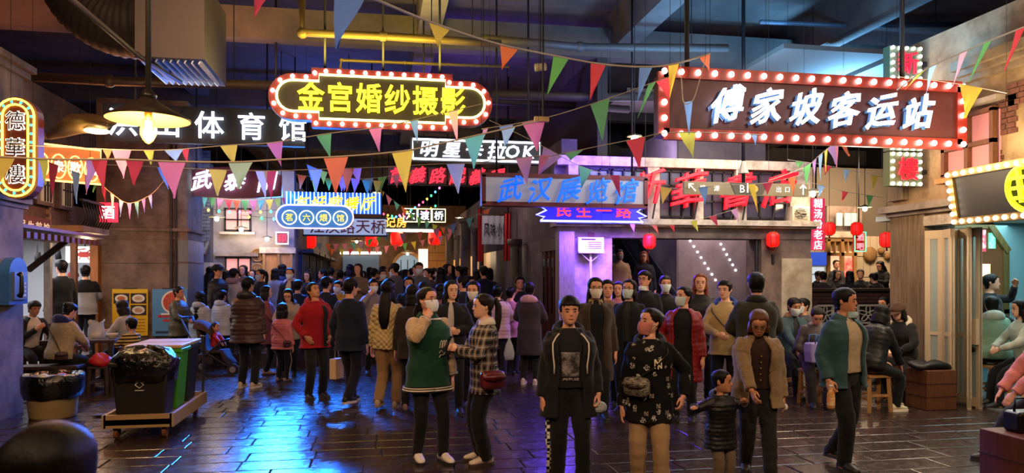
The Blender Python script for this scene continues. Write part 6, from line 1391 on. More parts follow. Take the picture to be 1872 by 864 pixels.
mb.rings(R_, cap=False); mb.build('film', M('clear_film','d8dce4',.12,alpha=.45,spec=.8,bump=.9,bscale=18), t, True); MB().lathe([(.055,0),(.075,.08),(.07,.08),(.05,.02)], n=16).build('inner_box', M('box_cream','d0b890',.6), t, True)
# stall counter with steel pans
t = thing('stall_counter', 'dark food stall counter with a pale lit top', 'counter', (-6.9, 13.2, .24)); MB_(-.3,.3,-2.4,2.3,0,.72).build('base', M('counter_dark','4a3a34',.6), t); MB_(-.36,.36,-2.45,2.35,.72,.77).build('worktop', M('counter_steel','b8bcc0',.25,.7), t)
for i in range(6): MB_(.3,.32,-2.3+i*.76,-1.64+i*.76,.06,.66).build('front_panel', woodd, t)
for i, (yy, r, h, lb) in enumerate(((11.7,.16,.3,'tall steel stock pot at the near end of the stall counter'),(12.5,.2,.16,'wide steel pan on the stall counter'),(13.3,.14,.24,'steel pot by the stall post'))):
    k = thing('cooking_pot', lb, 'pot', (-6.9, yy, 1.01)); MB().lathe([(r*.95,0),(r,.02),(r,h),(r*1.06,h+.01),(r*.94,h),(r*.92,.03)], n=24).build('pot_body', steel, k, True)
    for s_ in (-1,1): MB().tube([(r*s_,-.05,h*.8),((r+.05)*s_,-.04,h*.8),((r+.05)*s_,.04,h*.8),(r*s_,.05,h*.8)], .008, 6).build('handle', steel, k, True)
for yy in (12.75,13.9,15.0): struct('trim_%d' % int(yy*100), MB_(-5.62,-5.52,yy-.05,yy+.05,.24,2.4), woodm if yy != 13.9 else concL)
q = PX(85, 517, -6.6); bowl(-6.85, 12.9, 1.01, .15, 'white basin of dough on the stall counter', MATS['bowl_white'])
# pay phone on the near pillar
q = P3(10, 518, 8.7); t = thing('pay_phone', 'blue wall pay phone on the near pillar', 'phone', (-4.44, 10.1, q.z), pi/2); bl = M('phone_blue','2f5fa8',.35)
mb = MB(); mb.prism([(-.24,-.26),(.24,-.26),(.24,.12)]+[(.24*cos(a),.12+.2*sin(a)) for a in [pi*i/10 for i in range(11)]]+[(-.24,.12)], -.06, .06); mb.build('hood', bl, t); MB_(-.17,.17,-.09,-.06,-.2,.14).build('face_plate', M('phone_steel','7d8894',.35,.7), t)
MB().tube([(-.14,-.13,.12),(-.15,-.16,.08),(-.15,-.16,-.12),(-.14,-.13,-.16)], [.035,.024,.024,.035], 10).build('handset', M('handset_black','0e0e10',.4), t, True)
for i in range(12): MB_(-.02+.05*(i % 3)-.015,-.02+.05*(i % 3)+.015,-.105,-.09,.0-.05*(i//3)-.015,.0-.05*(i//3)+.015).build('key', M('key_grey','c0c4c8',.5), t)
# posters leaning on the column
def poster(name, label, px0, py0, px1, py1, Y, m):
    a, b = PY(px0,py0,Y), PY(px1,py1,Y); t = thing(name, label, 'poster', ((a.x+b.x)/2, Y, b.z)); w, h = b.x-a.x, a.z-b.z
    MB_(-w/2,w/2,-.03,0,0,h).build('board', m, t); MB_(-w*.2,w*.2,-.035,.0,h,h+.02).build('clip', dark_m, t); return t, w, h
t, w, h = poster('menu_poster', 'yellow menu poster with three dish photos on the column', 206, 528, 271, 613, 15.86, M('poster_yellow','d8b010',.6))
for i, (cx, cz, c_) in enumerate(((-.24,.80,'c87a4a'),(.24,.80,'d8d0b0'),(.24,.55,'c8b088'))):
    o = MB_(cx*w-w*.22,cx*w+w*.22,-.036,-.03,cz*h-h*.11,cz*h+h*.11).build('dish_photo', M('photo_dark','2a1c1a',.5), t); MB().prism([(cx*w+w*.18*cos(a),cz*h+h*.085*sin(a)) for a in [2*pi*k/18 for k in range(18)]], -.042, -.036).build('plate', M('plate_white','d8d4cc',.5), o); MB().prism([(cx*w+w*.11*cos(a),cz*h+h*.05*sin(a)) for a in [2*pi*k/14 for k in range(14)]], -.047, -.042).build('food', M('food_'+c_,c_,.6,col2='9a4a2a',nscale=40), o)
for i in range(5): MB_(-.1*w,.42*w,-.034,-.03,(.34-.065*i)*h,(.36-.065*i)*h).build('print_line', M('print_brown','9a6a10',.7), t)
t, w, h = poster('menu_poster', 'blue menu poster with a bowl of crayfish on the column', 279, 528, 343, 613, 15.84, M('poster_blue','4a86b8',.6))
for r_, c_ in ((.36,'d8d4cc'),(.31,'8a1c18')): MB().prism([(.12*w+r_*w*cos(a),.72*h+r_*w*sin(a)) for a in [2*pi*k/22 for k in range(22)]], -.034-(.36-r_)*.1, -.03).build('bowl_print', M('bp_'+c_,c_,.5,col2='d86a50' if c_ != 'd8d4cc' else None,nscale=45), t)
for i, (zz, c_, ww) in enumerate(((.42,'b03040',.34),(.46,'d8d8d8',.25),(.33,'b03040',.2),(.08,'1c3a5a',.4))): MB_(-ww*w,ww*w,-.034,-.03,zz*h-.025,zz*h+.025).build('print_line', M('pl_'+c_,c_,.6), t)
# stroller
x, y = W(392, 13.3); t = thing('baby_stroller', 'dark baby stroller with a brown canopy beside the elderly woman', 'stroller', (x, y, 0), radians(90)-YAW); sf = M('stroller_frame','2a2b30',.4,.5); sc_ = M('stroller_cloth','2c2226',.8)
# local: front -Y (towards image right)
for sx in (-1,1):
    MB().tube([(sx*.22,.5,1.0),(sx*.22,.28,.55),(sx*.22,-.25,.2),(sx*.2,-.42,.12)], .014, 8).build('side_tube', sf, t, True); MB().tube([(sx*.22,.3,.12),(sx*.22,.0,.42),(sx*.2,-.2,.6)], .013, 8).build('side_tube', sf, t, True)
    for yy in (.32,-.42):
        wl = MB().tube([(sx*.23-.018,yy,.105),(sx*.23+.018,yy,.105)], .105, 20).build('wheel', M('tyre','1a1a1c',.7), t); MB().tube([(sx*.23-.022,yy,.105),(sx*.23+.022,yy,.105)], .055, 14).build('hub', M('hub_grey','9a9ca4',.4,.4), wl)
MB().tube([(-.22,.5,1.0),(0,.54,1.02),(.22,.5,1.0)], .018, 8).build('push_handle', M('rubber','0b0b0d',.45), t, True)
MB().rings([[(-.19,a,b),(.19,a,b),(.19,a+.03,b-.05),(-.19,a+.03,b-.05)] for a, b in ((.24,.92),(.16,.55),(.1,.42),(-.2,.44),(-.26,.3),(-.34,.2))]).build('seat', sc_, t, True)
mb = MB(); mb.rings([[(.21*cos(u), .28-.38*sin(v)*.9+.02, .62+.36*cos(v)*(.55+.45*sin(u))) for u in [pi*k/10 for k in range(11)]] for v in [0,.3,.6,.9,1.2]], cap=False, close=False); mb.build('canopy', M('canopy_brown','3c2622',.85), t, True, fix=False)
MB_(-.18,.18,-.05,.28,.2,.36).build('basket', sc_, t); MB().tube([(-.2,-.2,.6),(0,-.27,.62),(.2,-.2,.6)], .02, 8).build('bumper_bar', M('rubber','0b0b0d',.45), t, True)
STROLL = (x, y)
# wooden stools
def stool(label, px_, D, hs=.48, w=.34, m=None, rz=0, z=0):
    x, y = W(px_, D); t = thing('wooden_stool', label, 'stool', (x, y, z), rz, 'pale wooden stools'); m = m or woodl
    bevel(MB_(-w/2,w/2,-w*.38,w*.38,hs-.035,hs).build('seat', m, t), .006)
    for sx in (-1,1):
        for sy in (-1,1): MB().bar((sx*w*.46,sy*w*.34,0),(sx*w*.40,sy*w*.28,hs-.03),.045).build('leg', m, t)
        MB().bar((sx*w*.43,-w*.3,hs*.35),(sx*w*.43,w*.3,hs*.35),.03).build('stretcher', m, t)
    for sy in (-1,1): MB().bar((-w*.42,sy*w*.31,hs*.45),(w*.42,sy*w*.31,hs*.45),.03).build('stretcher', m, t)
stool('pale wooden stool under the woman with the lilac bag', 1488, 10.15); stool('pale wooden stool under the person in the black padded coat', 1598, 9.62); stool('pale wooden stool under the masked man in denim', 1441, 10.95); stool('pale wooden stool of the person in the brown cap', 1652, 10.55); stool('wooden stool under the green jacket inside the teal shop', 1816, 10.3, .5, .36, z=.02); stool('wooden stool of the long-haired woman inside the teal shop', 1876, 9.8, .5, .36, z=.02); stool('pale wooden stool behind the denim man', 1467, 11.7)
x, y = W(1699, 9.86); t = thing('wooden_crate', 'brown wooden box seat beside the folding door', 'box', (x, y, 0)); bevel(MB_(-.2,.24,-.2,.2,0,.52).build('case', woodm, t), .01); 
for z_ in (.17,.34): MB_(-.205,.245,-.205,.205,z_,z_+.008).build('board_joint', woodd, t)
t = thing('folded_coat', 'folded black coat lying on the brown box seat', 'coat', (x, y, .523)); mb = MB(); mb.rings([[(.27*k*math.copysign(abs(cos(a))**.6,cos(a)), .17*k*math.copysign(abs(sin(a))**.6,sin(a)), z+.02*sin(3*a)) for a in [2*pi*j/24 for j in range(24)]] for z, k in ((.0,.85),(.03,1),(.07,.95),(.09,.6),(.095,.2))]); mb.build('folded_cloth', cloth('101014','puffer'), t, True)
t = thing('snack_table', 'low dark table among the seated group on the right', 'table', (*W(1570, 11.0), 0)); bevel(MB_(-.5,.75,-.3,.3,.62,.66).build('top', woodd, t), .006)
for sx in (-.45,.7):
    for sy in (-.24,.24): MB_(sx-.03,sx+.03,sy-.03,sy+.03,0,.62).build('leg', woodd, t)
bowl(t.location.x+.45, t.location.y, .66, .11, 'pale paper snack box on the low right table', M('paper_cup','c8b8a0',.6))
# terrace tables
for px_, D, lb in ((1503,17.9,'dark terrace table at the left of the snack bar'),(1582,18.0,'dark terrace table right of the snack bar door')):
    x, y = W(px_, D); t = thing('terrace_table', lb, 'table', (x, y, .5)); MB_(-.45,.45,-.3,.3,.70,.74).build('top', woodd, t); MB_(-.06,.06,-.06,.06,.02,.70).build('pedestal', dsteel, t); MB_(-.25,.25,-.2,.2,0,.02).build('foot', dsteel, t)
    k = thing('sauce_bottle', 'sauce bottle standing on the %s terrace table' % ('left' if px_ == 1503 else 'right'), 'bottle', (x-.2, y-.1, 1.24)); MB().lathe([(.035,0),(.035,.12),(.015,.17),(.015,.2)], n=12).build('bottle_body', M('bottle_red','7a2a20',.3), k, True); MB().lathe([(.018,.2),(.018,.23)], n=10).build('bottle_cap', M('cap_white','d0ccc4',.5), k, True)
# air conditioner on the cornice
c_, w, h = sign_plane(1448, 377, 1480, 405, 12.85); t = thing('air_conditioner', 'cream air-conditioner unit standing on the bookshop cornice', 'air conditioner', (c_.x, 12.95, 2.8)); bevel(MB_(-w/2,w/2,-.12,.12,0,h).build('casing', M('ac_cream','c4b8a0',.6), t), .01)
MB().prism([(.34*w*cos(a)-.02,h*.5+.36*h*sin(a)) for a in [2*pi*k/20 for k in range(20)]], -.125, -.12).build('fan_recess', M('ac_dark','1a1614',.6), t)
for i in range(5): a = 2*pi*i/5; MB().bar((-.02,-.127,h*.5),(-.02+.3*w*cos(a),-.127,h*.5+.32*h*sin(a)),.05,.006).build('fan_blade', M('ac_blade','7d7468',.6), t)
for i in range(8): MB_(-w*.42,w*.36,-.135,-.128,h*.14+i*h*.105,h*.14+i*h*.105+.008).build('grille_bar', MATS['ac_cream'], t)
# near right bench
x, y = W(1942, 5.95); t = thing('box_bench', 'red-brown wooden bench at the lower right edge', 'bench', (x, y, 0)); bevel(MB_(-.54,.5,-.25,.25,0,.50).build('case', wood('bench_red','6a3020','4a2014'), t), .01); MB_(-.545,.505,-.255,.255,.3,.31).build('board_joint', woodd, t)
# ------------------------------------------------------------------ the people
def Pn(*a, **k): return person(*a, **k)
# --- front row
i_ = Pn('woman in a green varsity jacket with cream sleeves touching her masked cheek', 783, 7.0, 1.64, rz=28, lod=0, top=('123f2f','plain',.70,1.20), bot=('101015',1.0), shoe=('d8d2c6','1a1a1c'), hair=('lowpony','dark'), mask='d8dde4', arms=('down',((.08,-.15,1.42),(.2,.3,1),(.9,-.3,-1),.7)), head=(25,-6), legs='relax', glasses=True, collar='123f2f', extra=dict(sleeve=cloth('c9ab86','fleece')), bulk=1.05)
whs = cloth('d8cfc0'); blks = cloth('14161a')
torso_patch(i_, 'hem_band', blks, 0, 2*pi, .70, .76, .012, nu=36, nv=2); torso_patch(i_, 'hem_stripe', whs, 0, 2*pi, .715, .728, .016, nu=36, nv=1); torso_patch(i_, 'hem_stripe', whs, 0, 2*pi, .738, .748, .016, nu=36, nv=1); torso_patch(i_, 'neck_stripe', whs, 0, 2*pi, 1.405, 1.418, .012, nu=36, nv=1)
for k_ in (0,1):
    sh, el, wr, th, cu_, sd = i_['J'][k_]
    for f0, f1, m_ in ((.84,.95,blks),(.865,.885,whs),(.905,.925,whs)): o = MB().tube([el.lerp(wr,f0), el.lerp(wr,f1)], .060 if m_ is blks else .0625, 16).build('cuff_band', m_, i_['root'], True)
# outline lettering on the chest
S_ = i_['SURF']
for a0 in (.28,.42,.56): o = MB().tube([S_(a0-.05+.0,1.13,.012),S_(a0-.05,1.19,.012),S_(a0+.0,1.205,.012),S_(a0+.05,1.19,.012),S_(a0+.05,1.13,.012)], .004, 5).build('chest_letter', whs, i_['root'])
MB().tube([S_(.2,1.08,.012),S_(.32,1.11,.012),S_(.45,1.075,.012),S_(.6,1.09,.012),S_(.45,1.06,.012),S_(.3,1.065,.012),S_(.2,1.04,.012)], .004, 5).build('chest_emblem', whs, i_['root'])
i2 = Pn('woman in a dark plaid jacket with a white collar holding a phone, profile', 884, 6.95, 1.58, rz=-72, lod=0, top=('17161c','plaid',.72,1.16), bot=('0e0e12',1.5), shoe=('c8b8a8','3a2a22'), hair=('pony','dark'), arms=('phone','phone'), head=(0,2), legs='stand', collar='cfc4b4', skinc='c')
strap(i2, 'small maroon shoulder bag at the plaid jacket hip', M('bag_maroon','4a1218',.35), [(2.2,1.33),(1.9,1.2),(1.75,1.05),(1.6,.93)], .012, 'shoulder_bag', bag=(.24,.09,.17), bagmat=M('bag_maroon2','561820',.3,bump=.2,bscale=40))
def held(info, hand, name, label, cat, build, fwd=.07):
    sh, el, wr, th, cu_, sd = info['J'][hand]; d = (wr-el).normalized(); p = world_of(info, wr+d*fwd); t = thing(name, label, cat, p, info['root'].rotation_euler.z); build(t, (world_of(info, wr+d)-world_of(info, wr)).normalized()); return t
held(i2, 1, 'mobile_phone', 'dark phone held by the plaid jacket woman', 'phone', lambda t, d: bevel(MB().box((.03,-.03,.04),(.075,.012,.15),Matrix.Rotation(-.5,3,'X')).build('phone_case', M('phone_case','15171c',.2), t), .006), .06)
i3 = Pn('boy in a black hooded jacket with white piping and a dark printed shirt', 1040, 6.1, 1.585, rz=2, lod=0, top=('121217','plain',.66,1.24,26), inner='16151a', bot=('0d0d11',1.25), shoe=('202024','c8c0b4'), hair=('fringe','black'), arms=('carry','down'), head=(4,4), legs='relax', hood='121217', bulk=1.12, hk=1.12, skinc='a')
pr_ = M('shirt_print','2a2628',.8,col2='8d8688',nscale=14,nmix=(.42,.62)); torso_patch(i3, 'shirt_print', pr_, -.38, .38, 1.02, 1.24, .008, inner=True)
torso_patch(i3, 'print_caption', M('print_pale','8d8780',.8,col2='1a181a',nscale=60,nmix=(.45,.55)), -.34, .34, .985, 1.012, .008, inner=True, nv=2)
for s_ in (-1,1): MB().tube([i3['SURF'](s_*.62, z_, .016) for z_ in (1.40,1.37,1.32,1.26,1.2,1.12,1.05)], .007, 6).build('piping', whs, i3['root'], True)
hp, kn, an, sd = i3['LG'][1]
MB().tube([hp.lerp(kn,f)+V((-.10,-.02,0)) for f in (.1,.5,1)]+[kn.lerp(an,f)+V((-.084,-.02,0)) for f in (.3,.6,1.0)], [(.004,.022)]*6, 8).build('side_stripe', cloth('0d0d11','check'), i3['root'], True)
held(i3, 0, 'face_mask', 'crumpled pale face mask dangling from the boy\'s hand', 'mask', lambda t, d: MB().ell((0,0,-.05),(.06,.03,.05),12,8).build('mask_cloth', M('mask_pale','b8c4c4',.7,bump=.9,bscale=25), t, True), .07)
i4 = Pn('woman in a black monogrammed fleece with a pink mask looking aside', 1187, 5.85, 1.49, rz=-14, lod=0, top=('0d0d10','mono',.70,1.14), bot=('9a7e5c',1.3), shoe=('b8a890','4a3c30'), hair=('bun','dark'), mask='b8746c', arms=(('px',(1249,724,5.80),(-.2,-1,.2),(.6,.8,.2),.9),'down'), head=(-48,-8), legs='relax', hood='0d0d10', bulk=1.06, skinc='a')
S_ = i4['SURF']; q_ = i4['root']
for ch in 'NY':
    o = letter(ch, 'thin', M('logo_cream','d8ccb0',.7), q_, S_(.34,1.235,.016), .115 if ch == 'N' else .13, .11, 0, 'chest_logo', rz=.34, rx=-.1, flat=.6)
for a_, z_ in ((-.5,.82),(-.05,.79),(.35,.86),(.75,.80),(1.1,.95),(-.9,.9),(.1,.95),(-.3,1.03),(.9,1.1)):
    for ch in 'NY': letter(ch, 'thin', M('logo_grey','9a9282',.7), q_, S_(a_,z_,.016), .06, .055, 0, 'monogram', rz=a_, flat=.5)
strap(i4, 'dark striped chest bag across the monogrammed fleece', M('strap_black','101012',.6), [(.95,1.36),(.5,1.27),(0,1.16),(-.38,1.08)], .016, 'chest_bag', bag=(.22,.07,.15), bagmat=M('bag_zebra','2c2924',.5,col2='8a8474',nscale=30,stretch=(1,1,6),nmix=(.47,.53)))
i5 = Pn('toddler in a black puffer jacket walking hand in hand', 1318, 6.0, .99, rz=24, lod=0, hk=1.5, top=('0e0e12','puffer',.66,1.3,0,.9), bot=('6a5a48',1.5), shoe=('3a3430',), hair=('buzz','black'), arms=(('px',(1361,738,5.92),(-.2,-1,.4),(.6,.8,-.3),.8),('px',(1268,744,5.84),(-.2,-1,.4),(.6,.5,-.5),.8)), head=(38,2), legs='stand', skinc='b', hood='0e0e12')
i6 = Pn('older woman in a tan fleece jacket looking down, with glasses', 1384, 6.35, 1.49, rz=-8, lod=0, top=('8d7450','fleece',.74,1.30,22), inner='2c1a16', bot=('1c1a19',1.25), shoe=('241e1c',), hair=('bob','brown'), arms=('down',('px',(1375,716,6.02),(-.2,-.8,.5),(1,.3,0),.8)), head=(-6,26), lean=.10, legs='walk', glasses=True, bulk=1.08, skinc='b')
for k_ in range(5): MB().ell(i6['SURF_IN'](.02,1.02+.06*k_,.012),(.009,.006,.009),8,5).build('shirt_button', M('button_gold','a88a4a',.3,.6), i6['root'], True)
held(i6, 0, 'paper_tissue', 'white crumpled tissue in the older woman\'s hand', 'tissue', lambda t, d: MB().ell((0,-.01,-.02),(.025,.02,.03),10,7).build('tissue_paper', M('tissue','d8d4cc',.9,bump=.8,bscale=40), t, True), .07)
i7 = Pn('man in a teal bomber jacket and beige sweater carrying a bottle', 1543, 6.75, 1.64, rz=24, lod=0, top=('2c4a4c','plain',.78,1.22,24), inner='a8967a', bot=('0d0d10',1.3), shoe=('121214',), hair=('short','black'), chin_mask='9ab4bc', arms=('swingb','carry'), head=(30,2), legs=((.08,.22),(.09,-.08)), bulk=1.08, skinc='b', collar='2c4a4c')
held(i7, 1, 'drink_bottle', 'small bottle of orange drink hanging from the teal jacket man\'s hand', 'bottle', lambda t, d: (MB().lathe([(.03,-.16),(.034,-.15),(.034,-.03),(.02,0),(.014,.02),(.014,.035)], n=14).build('bottle_body', M('bottle_clear','d8b078',.15,col2='c8843c',nscale=10,alpha=.9), t, True), MB().lathe([(.016,.03),(.016,.05)], n=10).build('bottle_cap', M('cap_white','d0ccc4',.5), t, True), MB().lathe([(.0352,-.13),(.0352,-.06)], n=14, cap=False).build('bottle_label', M('bottle_label','e0d0a8',.6,col2='d87a2a',nscale=20), t, True)), .10)
# --- middle right
i8 = Pn('woman in a long crimson quilted coat over black, wearing a mask', 1250, 8.9, 1.62, rz=-20, lod=1, top=('7a1018','puffer',.52,1.12,32,.8), inner='101014', bot=('121216',1.1), hair=('bun','black'), mask='b8c8c8', head=(-40,-4), arms=('down','pocket'))
Pn('tall woman with long auburn hair in a black padded jacket', 1280, 10.3, 1.78, rz=-4, lod=1, top=('131318','puffer',.76,1.2,0,.5), bot=('101014',1.0), hair=('long','auburn'), arms=('front','pocket'), head=(-6,0), skinc='c')
i9 = Pn('woman in a cream jacket with a blue hood and crossbody strap', 1326, 9.45, 1.70, rz=-22, lod=1, top=('b09a70','plain',.76,1.18), bot=('121216',1.0), hair=('bowl','black'), arms=('down','front'), head=(-15,4), hood='24408a', skinc='c')
strap(i9, 'dark strap bag across the cream jacket', M('strap_dark','2c2622',.6), [(-.9,1.36),(-.4,1.25),(.2,1.08),(.9,.92)], .018, 'crossbody_bag', bag=(.2,.08,.14))
Pn('man in an olive jacket seen from behind, right of centre', 1382, 8.2, 1.79, rz=172, lod=1, top=('2c2c20','plain',.72,1.22), bot=('131316',1.2), hair=('short','black'), arms=('front','front'), face=False, collar='1a1a16', bulk=1.06)
Pn('woman in a long brown shearling coat with a mask and glasses by the purple wall', 1088, 9.0, 1.73, rz=4, lod=1, top=('3a2c22','fleece',.48,1.15,24), inner='0e0e12', bot=('141418',1.0), hair=('long','black'), mask='d8d0c8', arms=('down','down'), head=(2,2), glasses=True, collar='9a8468')
Pn('person in a pinkish beige coat half hidden behind the shearling coat', 1110, 9.9, 1.70, rz=-10, lod=1, top=('8d6a60','plain',.6,1.15), hair=('short','black'), head=(10,0))
Pn('woman in a dark navy coat with a mask looking up, before the escalator', 1150, 9.5, 1.70, rz=-24, lod=1, top=('12141c','plain',.55,1.15,12), inner='2c2c30', bot=('101014',), hair=('bob','black'), mask='c0d0d0', glasses=True, head=(-10,-6))
Pn('curly-haired man with glasses lowering his mask at the escalator foot', 1178, 10.9, 1.83, rz=-22, lod=1, top=('16171d','plain',.74,1.15), hair=('fringe','black'), chin_mask='d0d8d8', glasses=True, head=(-14,-4))
Pn('man in black with a pale mask at the escalator foot', 1216, 11.5, 1.76, rz=0, lod=1, top=('15141a','plain',.7,1.15), hair=('short','black'), mask='c8d4d8', head=(0,2))
Pn('person in a pink jacket behind the navy coat woman', 1131, 11.7, 1.66, rz=-20, lod=1, top=('b0646c','puffer',.74,1.15,0,.6), hair=('long','black'))
Pn('person in a tan jacket riding down the escalator', xy=(4.98,14.8), z=.695, H=1.62, rz=0, lod=1, top=('9a7c58','plain',.72,1.15), hair=('short','black'), mask='70686c')
Pn('person in dark clothes beside the tan jacket on the escalator', xy=(5.52,14.8), z=.695, H=1.58, rz=-6, lod=1, top=('16161e','plain',.7,1.15), hair=('bob','auburn'), head=(-12,6))
# --- seated right
Pn('seated masked man in a denim jacket with a tan collar', 1444, 10.95, 1.72, rz=10, lod=1, sit=.48, top=('3f5460','denim',.84,1.2,10), inner='2a2c30', bot=('15171c',1.15), hair=('short','black'), mask='c8d4dc', arms=('knee','knee'), collar='8a6a4a', lean=.12, head=(4,10), skinc='b')
Pn('person with a mask sitting behind the denim jacket man', 1468, 11.7, 1.64, rz=-70, lod=1, sit=.48, top=('4a4c54','plain',.84,1.15), hair=('short','black'), mask='c8d0d8')
Pn('woman in a grey padded jacket bending over a lilac bag on her lap', 1488, 10.15, 1.60, rz=-10, lod=1, sit=.48, top=('4a4248','puffer',.84,1.15,0,.7), bot=('2a2830',1.2), hair=('bun','dark'), arms=('knee','front'), lean=.22, head=(0,24), sitlegs=((.1,-.36),(.1,-.38)))
x, y = W(1491, 9.76); t = thing('tote_bag', 'lilac tote bag with blue straps on the seated woman\'s lap', 'bag', (x, y-.02, .62), .2); mb = MB(); mb.rings([[(sx*a, sy*.07, z) for sx, sy in ((-1,-1),(1,-1),(1,1),(-1,1))] for z, a in ((0,.14),(.14,.16),(.26,.15))]); bevel(mb.build('bag_body', cloth('8d84c0'), t), .02)
for s_ in (-1,1): MB().tube([(-.08,s_*.06,.25),(-.06,s_*.06,.36),(.06,s_*.06,.36),(.08,s_*.06,.25)], .01, 6).build('strap', cloth('3f6a98'), t, True)
i_ = Pn('person in a black padded coat seated on a stool, white trainers stretched out', 1591, 9.6, 1.66, rz=112, lod=0, sit=.48, top=('131417','puffer',.82,1.2,0,.35), bot=('101114',1.0), shoe=('d8d0b0','e8e0cc'), hair=('bob','black'), arms=('knee','knee'), lean=.30, head=(20,6), sitlegs=((.08,-.52),(.14,-.30)), face=False)
Pn('smiling person in a brown cap and black jacket with a white fleece collar', 1650, 10.5, 1.62, rz=-48, lod=1, sit=.48, top=('131317','plain',.84,1.25), bot=('14141a',), hair=('bob','black'), cap='3f2a1c', arms=('table','table'), lean=.2, head=(-10,8), hood='b8ac98', skinc='c')
Pn('person almost hidden behind the brown cap person', 1616, 12.4, 1.64, rz=-60, lod=1, sit=.48, top=('1a1a1e','plain',.84,1.15), hair=('short','black'))
# --- right shop
Pn('person in a pale green hooded jacket sitting with their back turned in the teal shop', 1816, 10.3, 1.70, rz=160, lod=1, sit=.52, z=.0, top=('7d9c84','plain',.82,1.3), bot=('14161a',), hair=('short','black'), arms=('table','table'), hood='b8c0b4', lean=.15, face=False)
Pn('long-haired woman in a pale top sitting inside the teal shop', 1876, 9.8, 1.64, rz=-100, lod=1, sit=.52, top=('a8b0a4','plain',.84,1.12), hair=('long','black'), arms=('table','table'), lean=.12, skinc='c')
Pn('dark figure reaching up behind the shop window glass', 1812, 11.2, 1.78, rz=60, lod=1, top=('1c1a1c','plain',.74,1.12), hair=('short','black'), arms=('up','front'), face=False)
Pn('person in red and pink sitting behind the red-brown bench at the right edge', 1924, 6.85, 1.62, rz=-96, lod=0, sit=.5, top=('7a1820','plain',.82,1.15), bot=('14161c',1.1), hair=('long','black'), arms=('knee','knee'), lean=.16, sitlegs=((.12,-.5),(.12,-.5)), extra=dict(sleeve=cloth('c87a74')))
stool('wooden stool under the person in red and pink at the right edge', 1924, 6.85, .48, .32)
x, y = W(1856, 6.0); t = thing('handbag', 'black handbag resting on the bench at the right edge', 'bag', (x+.02, y-.05, .5)); bevel(MB_(-.11,.11,-.09,.09,0,.17).build('bag_body', M('bag_black','0c0c0f',.3), t), .03, 3); MB().tube([(-.08,0,.16),(-.07,0,.27),(.07,0,.27),(.08,0,.16)], .01, 6).build('handle', MATS['bag_black'], t, True)
# --- terrace
TZ = .5
Pn('long-haired woman in black standing and reading a paper on the terrace', 1612, 19.3, 1.66, rz=-62, lod=1, z=TZ, top=('101014','plain',.45,1.15), hair=('long','black'), arms=('phone','phone'), head=(0,22))
Pn('man in dark clothes seated at the right terrace table', 1573, 18.8, 1.72, rz=-30, lod=1, z=TZ, sit=.46, top=('17161a','plain',.84,1.15), hair=('short','black'), arms=('table','table'), face=False)
Pn('hunched diner in black beside the terrace wall, centre', 1553, 16.8, 1.64, rz=150, lod=1, z=TZ, sit=.46, top=('131317','plain',.84,1.15), hair=('bob','black'), lean=.12, arms=('knee','knee'), face=False)
Pn('diner bending low at the right end of the terrace', 1609, 16.9, 1.60, rz=200, lod=1, z=TZ, sit=.46, top=('15151a','plain',.84,1.15), hair=('short','black'), lean=.3, arms=('knee','knee'), face=False)
Pn('diner with a raised hood at the left terrace table', 1527, 19.2, 1.70, rz=10, lod=1, z=TZ, sit=.46, top=('1b1a22','plain',.84,1.2), hair=('bob','black'), arms=('knee','knee'), hood='1b1a22', lean=.1)
Pn('diner seen from behind at the left terrace table', 1507, 16.7, 1.62, rz=175, lod=1, z=TZ, sit=.46, top=('2c2222','plain',.84,1.2), hair=('short','black'), arms=('knee','knee'), lean=.15, face=False)
Pn('diner in a dark jacket beside the drinks fridge', 1491, 19.1, 1.66, rz=30, lod=1, z=TZ, sit=.46, top=('141319','plain',.84,1.2), hair=('short','black'), arms=('knee','knee'), lean=.15)
Pn('vendor standing in the lit snack bar doorway', 1529, 20.50, 1.70, rz=0, lod=1, z=TZ, top=('2c2a2c','plain',.74,1.1), hair=('short','black'))
for px_, D, lb in ((1573,18.85,'stool of the man in dark clothes on the terrace'),(1553,16.85,'stool of the hunched diner on the terrace'),(1609,16.95,'stool of the low bending diner on the terrace'),(1527,19.25,'stool of the hooded diner on the terrace'),(1507,16.75,'stool of the diner with the back turned on the terrace'),(1491,19.15,'stool beside the drinks fridge')): stool(lb, px_, D, .45, .3, woodd, z=TZ)
# --- left diners and stall
Pn('man in a white shirt and dark vest eating at the left end of the table', 52, 11.95, 1.66, rz=62, lod=1, sit=.45, top=('16161a','plain',.84,1.12,40), inner='c8c0b8', hair=('fringe','black'), arms=('table',((.05,-.24,1.30),(-.3,0,1),(.8,.2,-1),.9)), lean=.25, skinc='b')
i_ = Pn('woman in a cream and blue hoodie eating with her back turned', 108, 10.9, 1.66, rz=158, lod=0, sit=.45, top=('b09a7c','fleece',.80,1.28), bot=('121216',1.1), hair=('bun','black'), arms=('table','table'), lean=.22, head=(10,14), hood='24286a', face=False)
strap(i_, 'brown strap bag across the cream hoodie', M('strap_brown','4a2c1c',.5), [(2.3,1.36),(2.9,1.25),(3.5,1.08),(4.1,.93)], .018, 'crossbody_bag', bag=(.17,.07,.13), bagmat=M('bag_brown','3a2218',.4))
Pn('woman with bobbed hair in a grey-white top eating at the table end', 236, 12.45, 1.62, rz=-92, lod=1, sit=.45, top=('9a9694','plain',.84,1.08), bot=('17171c',), hair=('bob','dark'), arms=('table',((.06,-.30,1.2),(-.3,0,1),(.8,.2,-1),.9)), lean=.2, skinc='c')
Pn('child in a yellow and black striped top sitting by the diners', 240, 11.25, 1.18, rz=-120, lod=0, hk=1.38, sit=.44, top=('c8a868','stripes',.82,1.15), bot=('17171c',), hair=('bowl','black'), arms=('table','table'), face=False, sitlegs=((.1,-.52),(.1,-.52)))
stool('small dark stool holding the red jacket by the striped child', 182, 11.0, .42, .28, woodd)
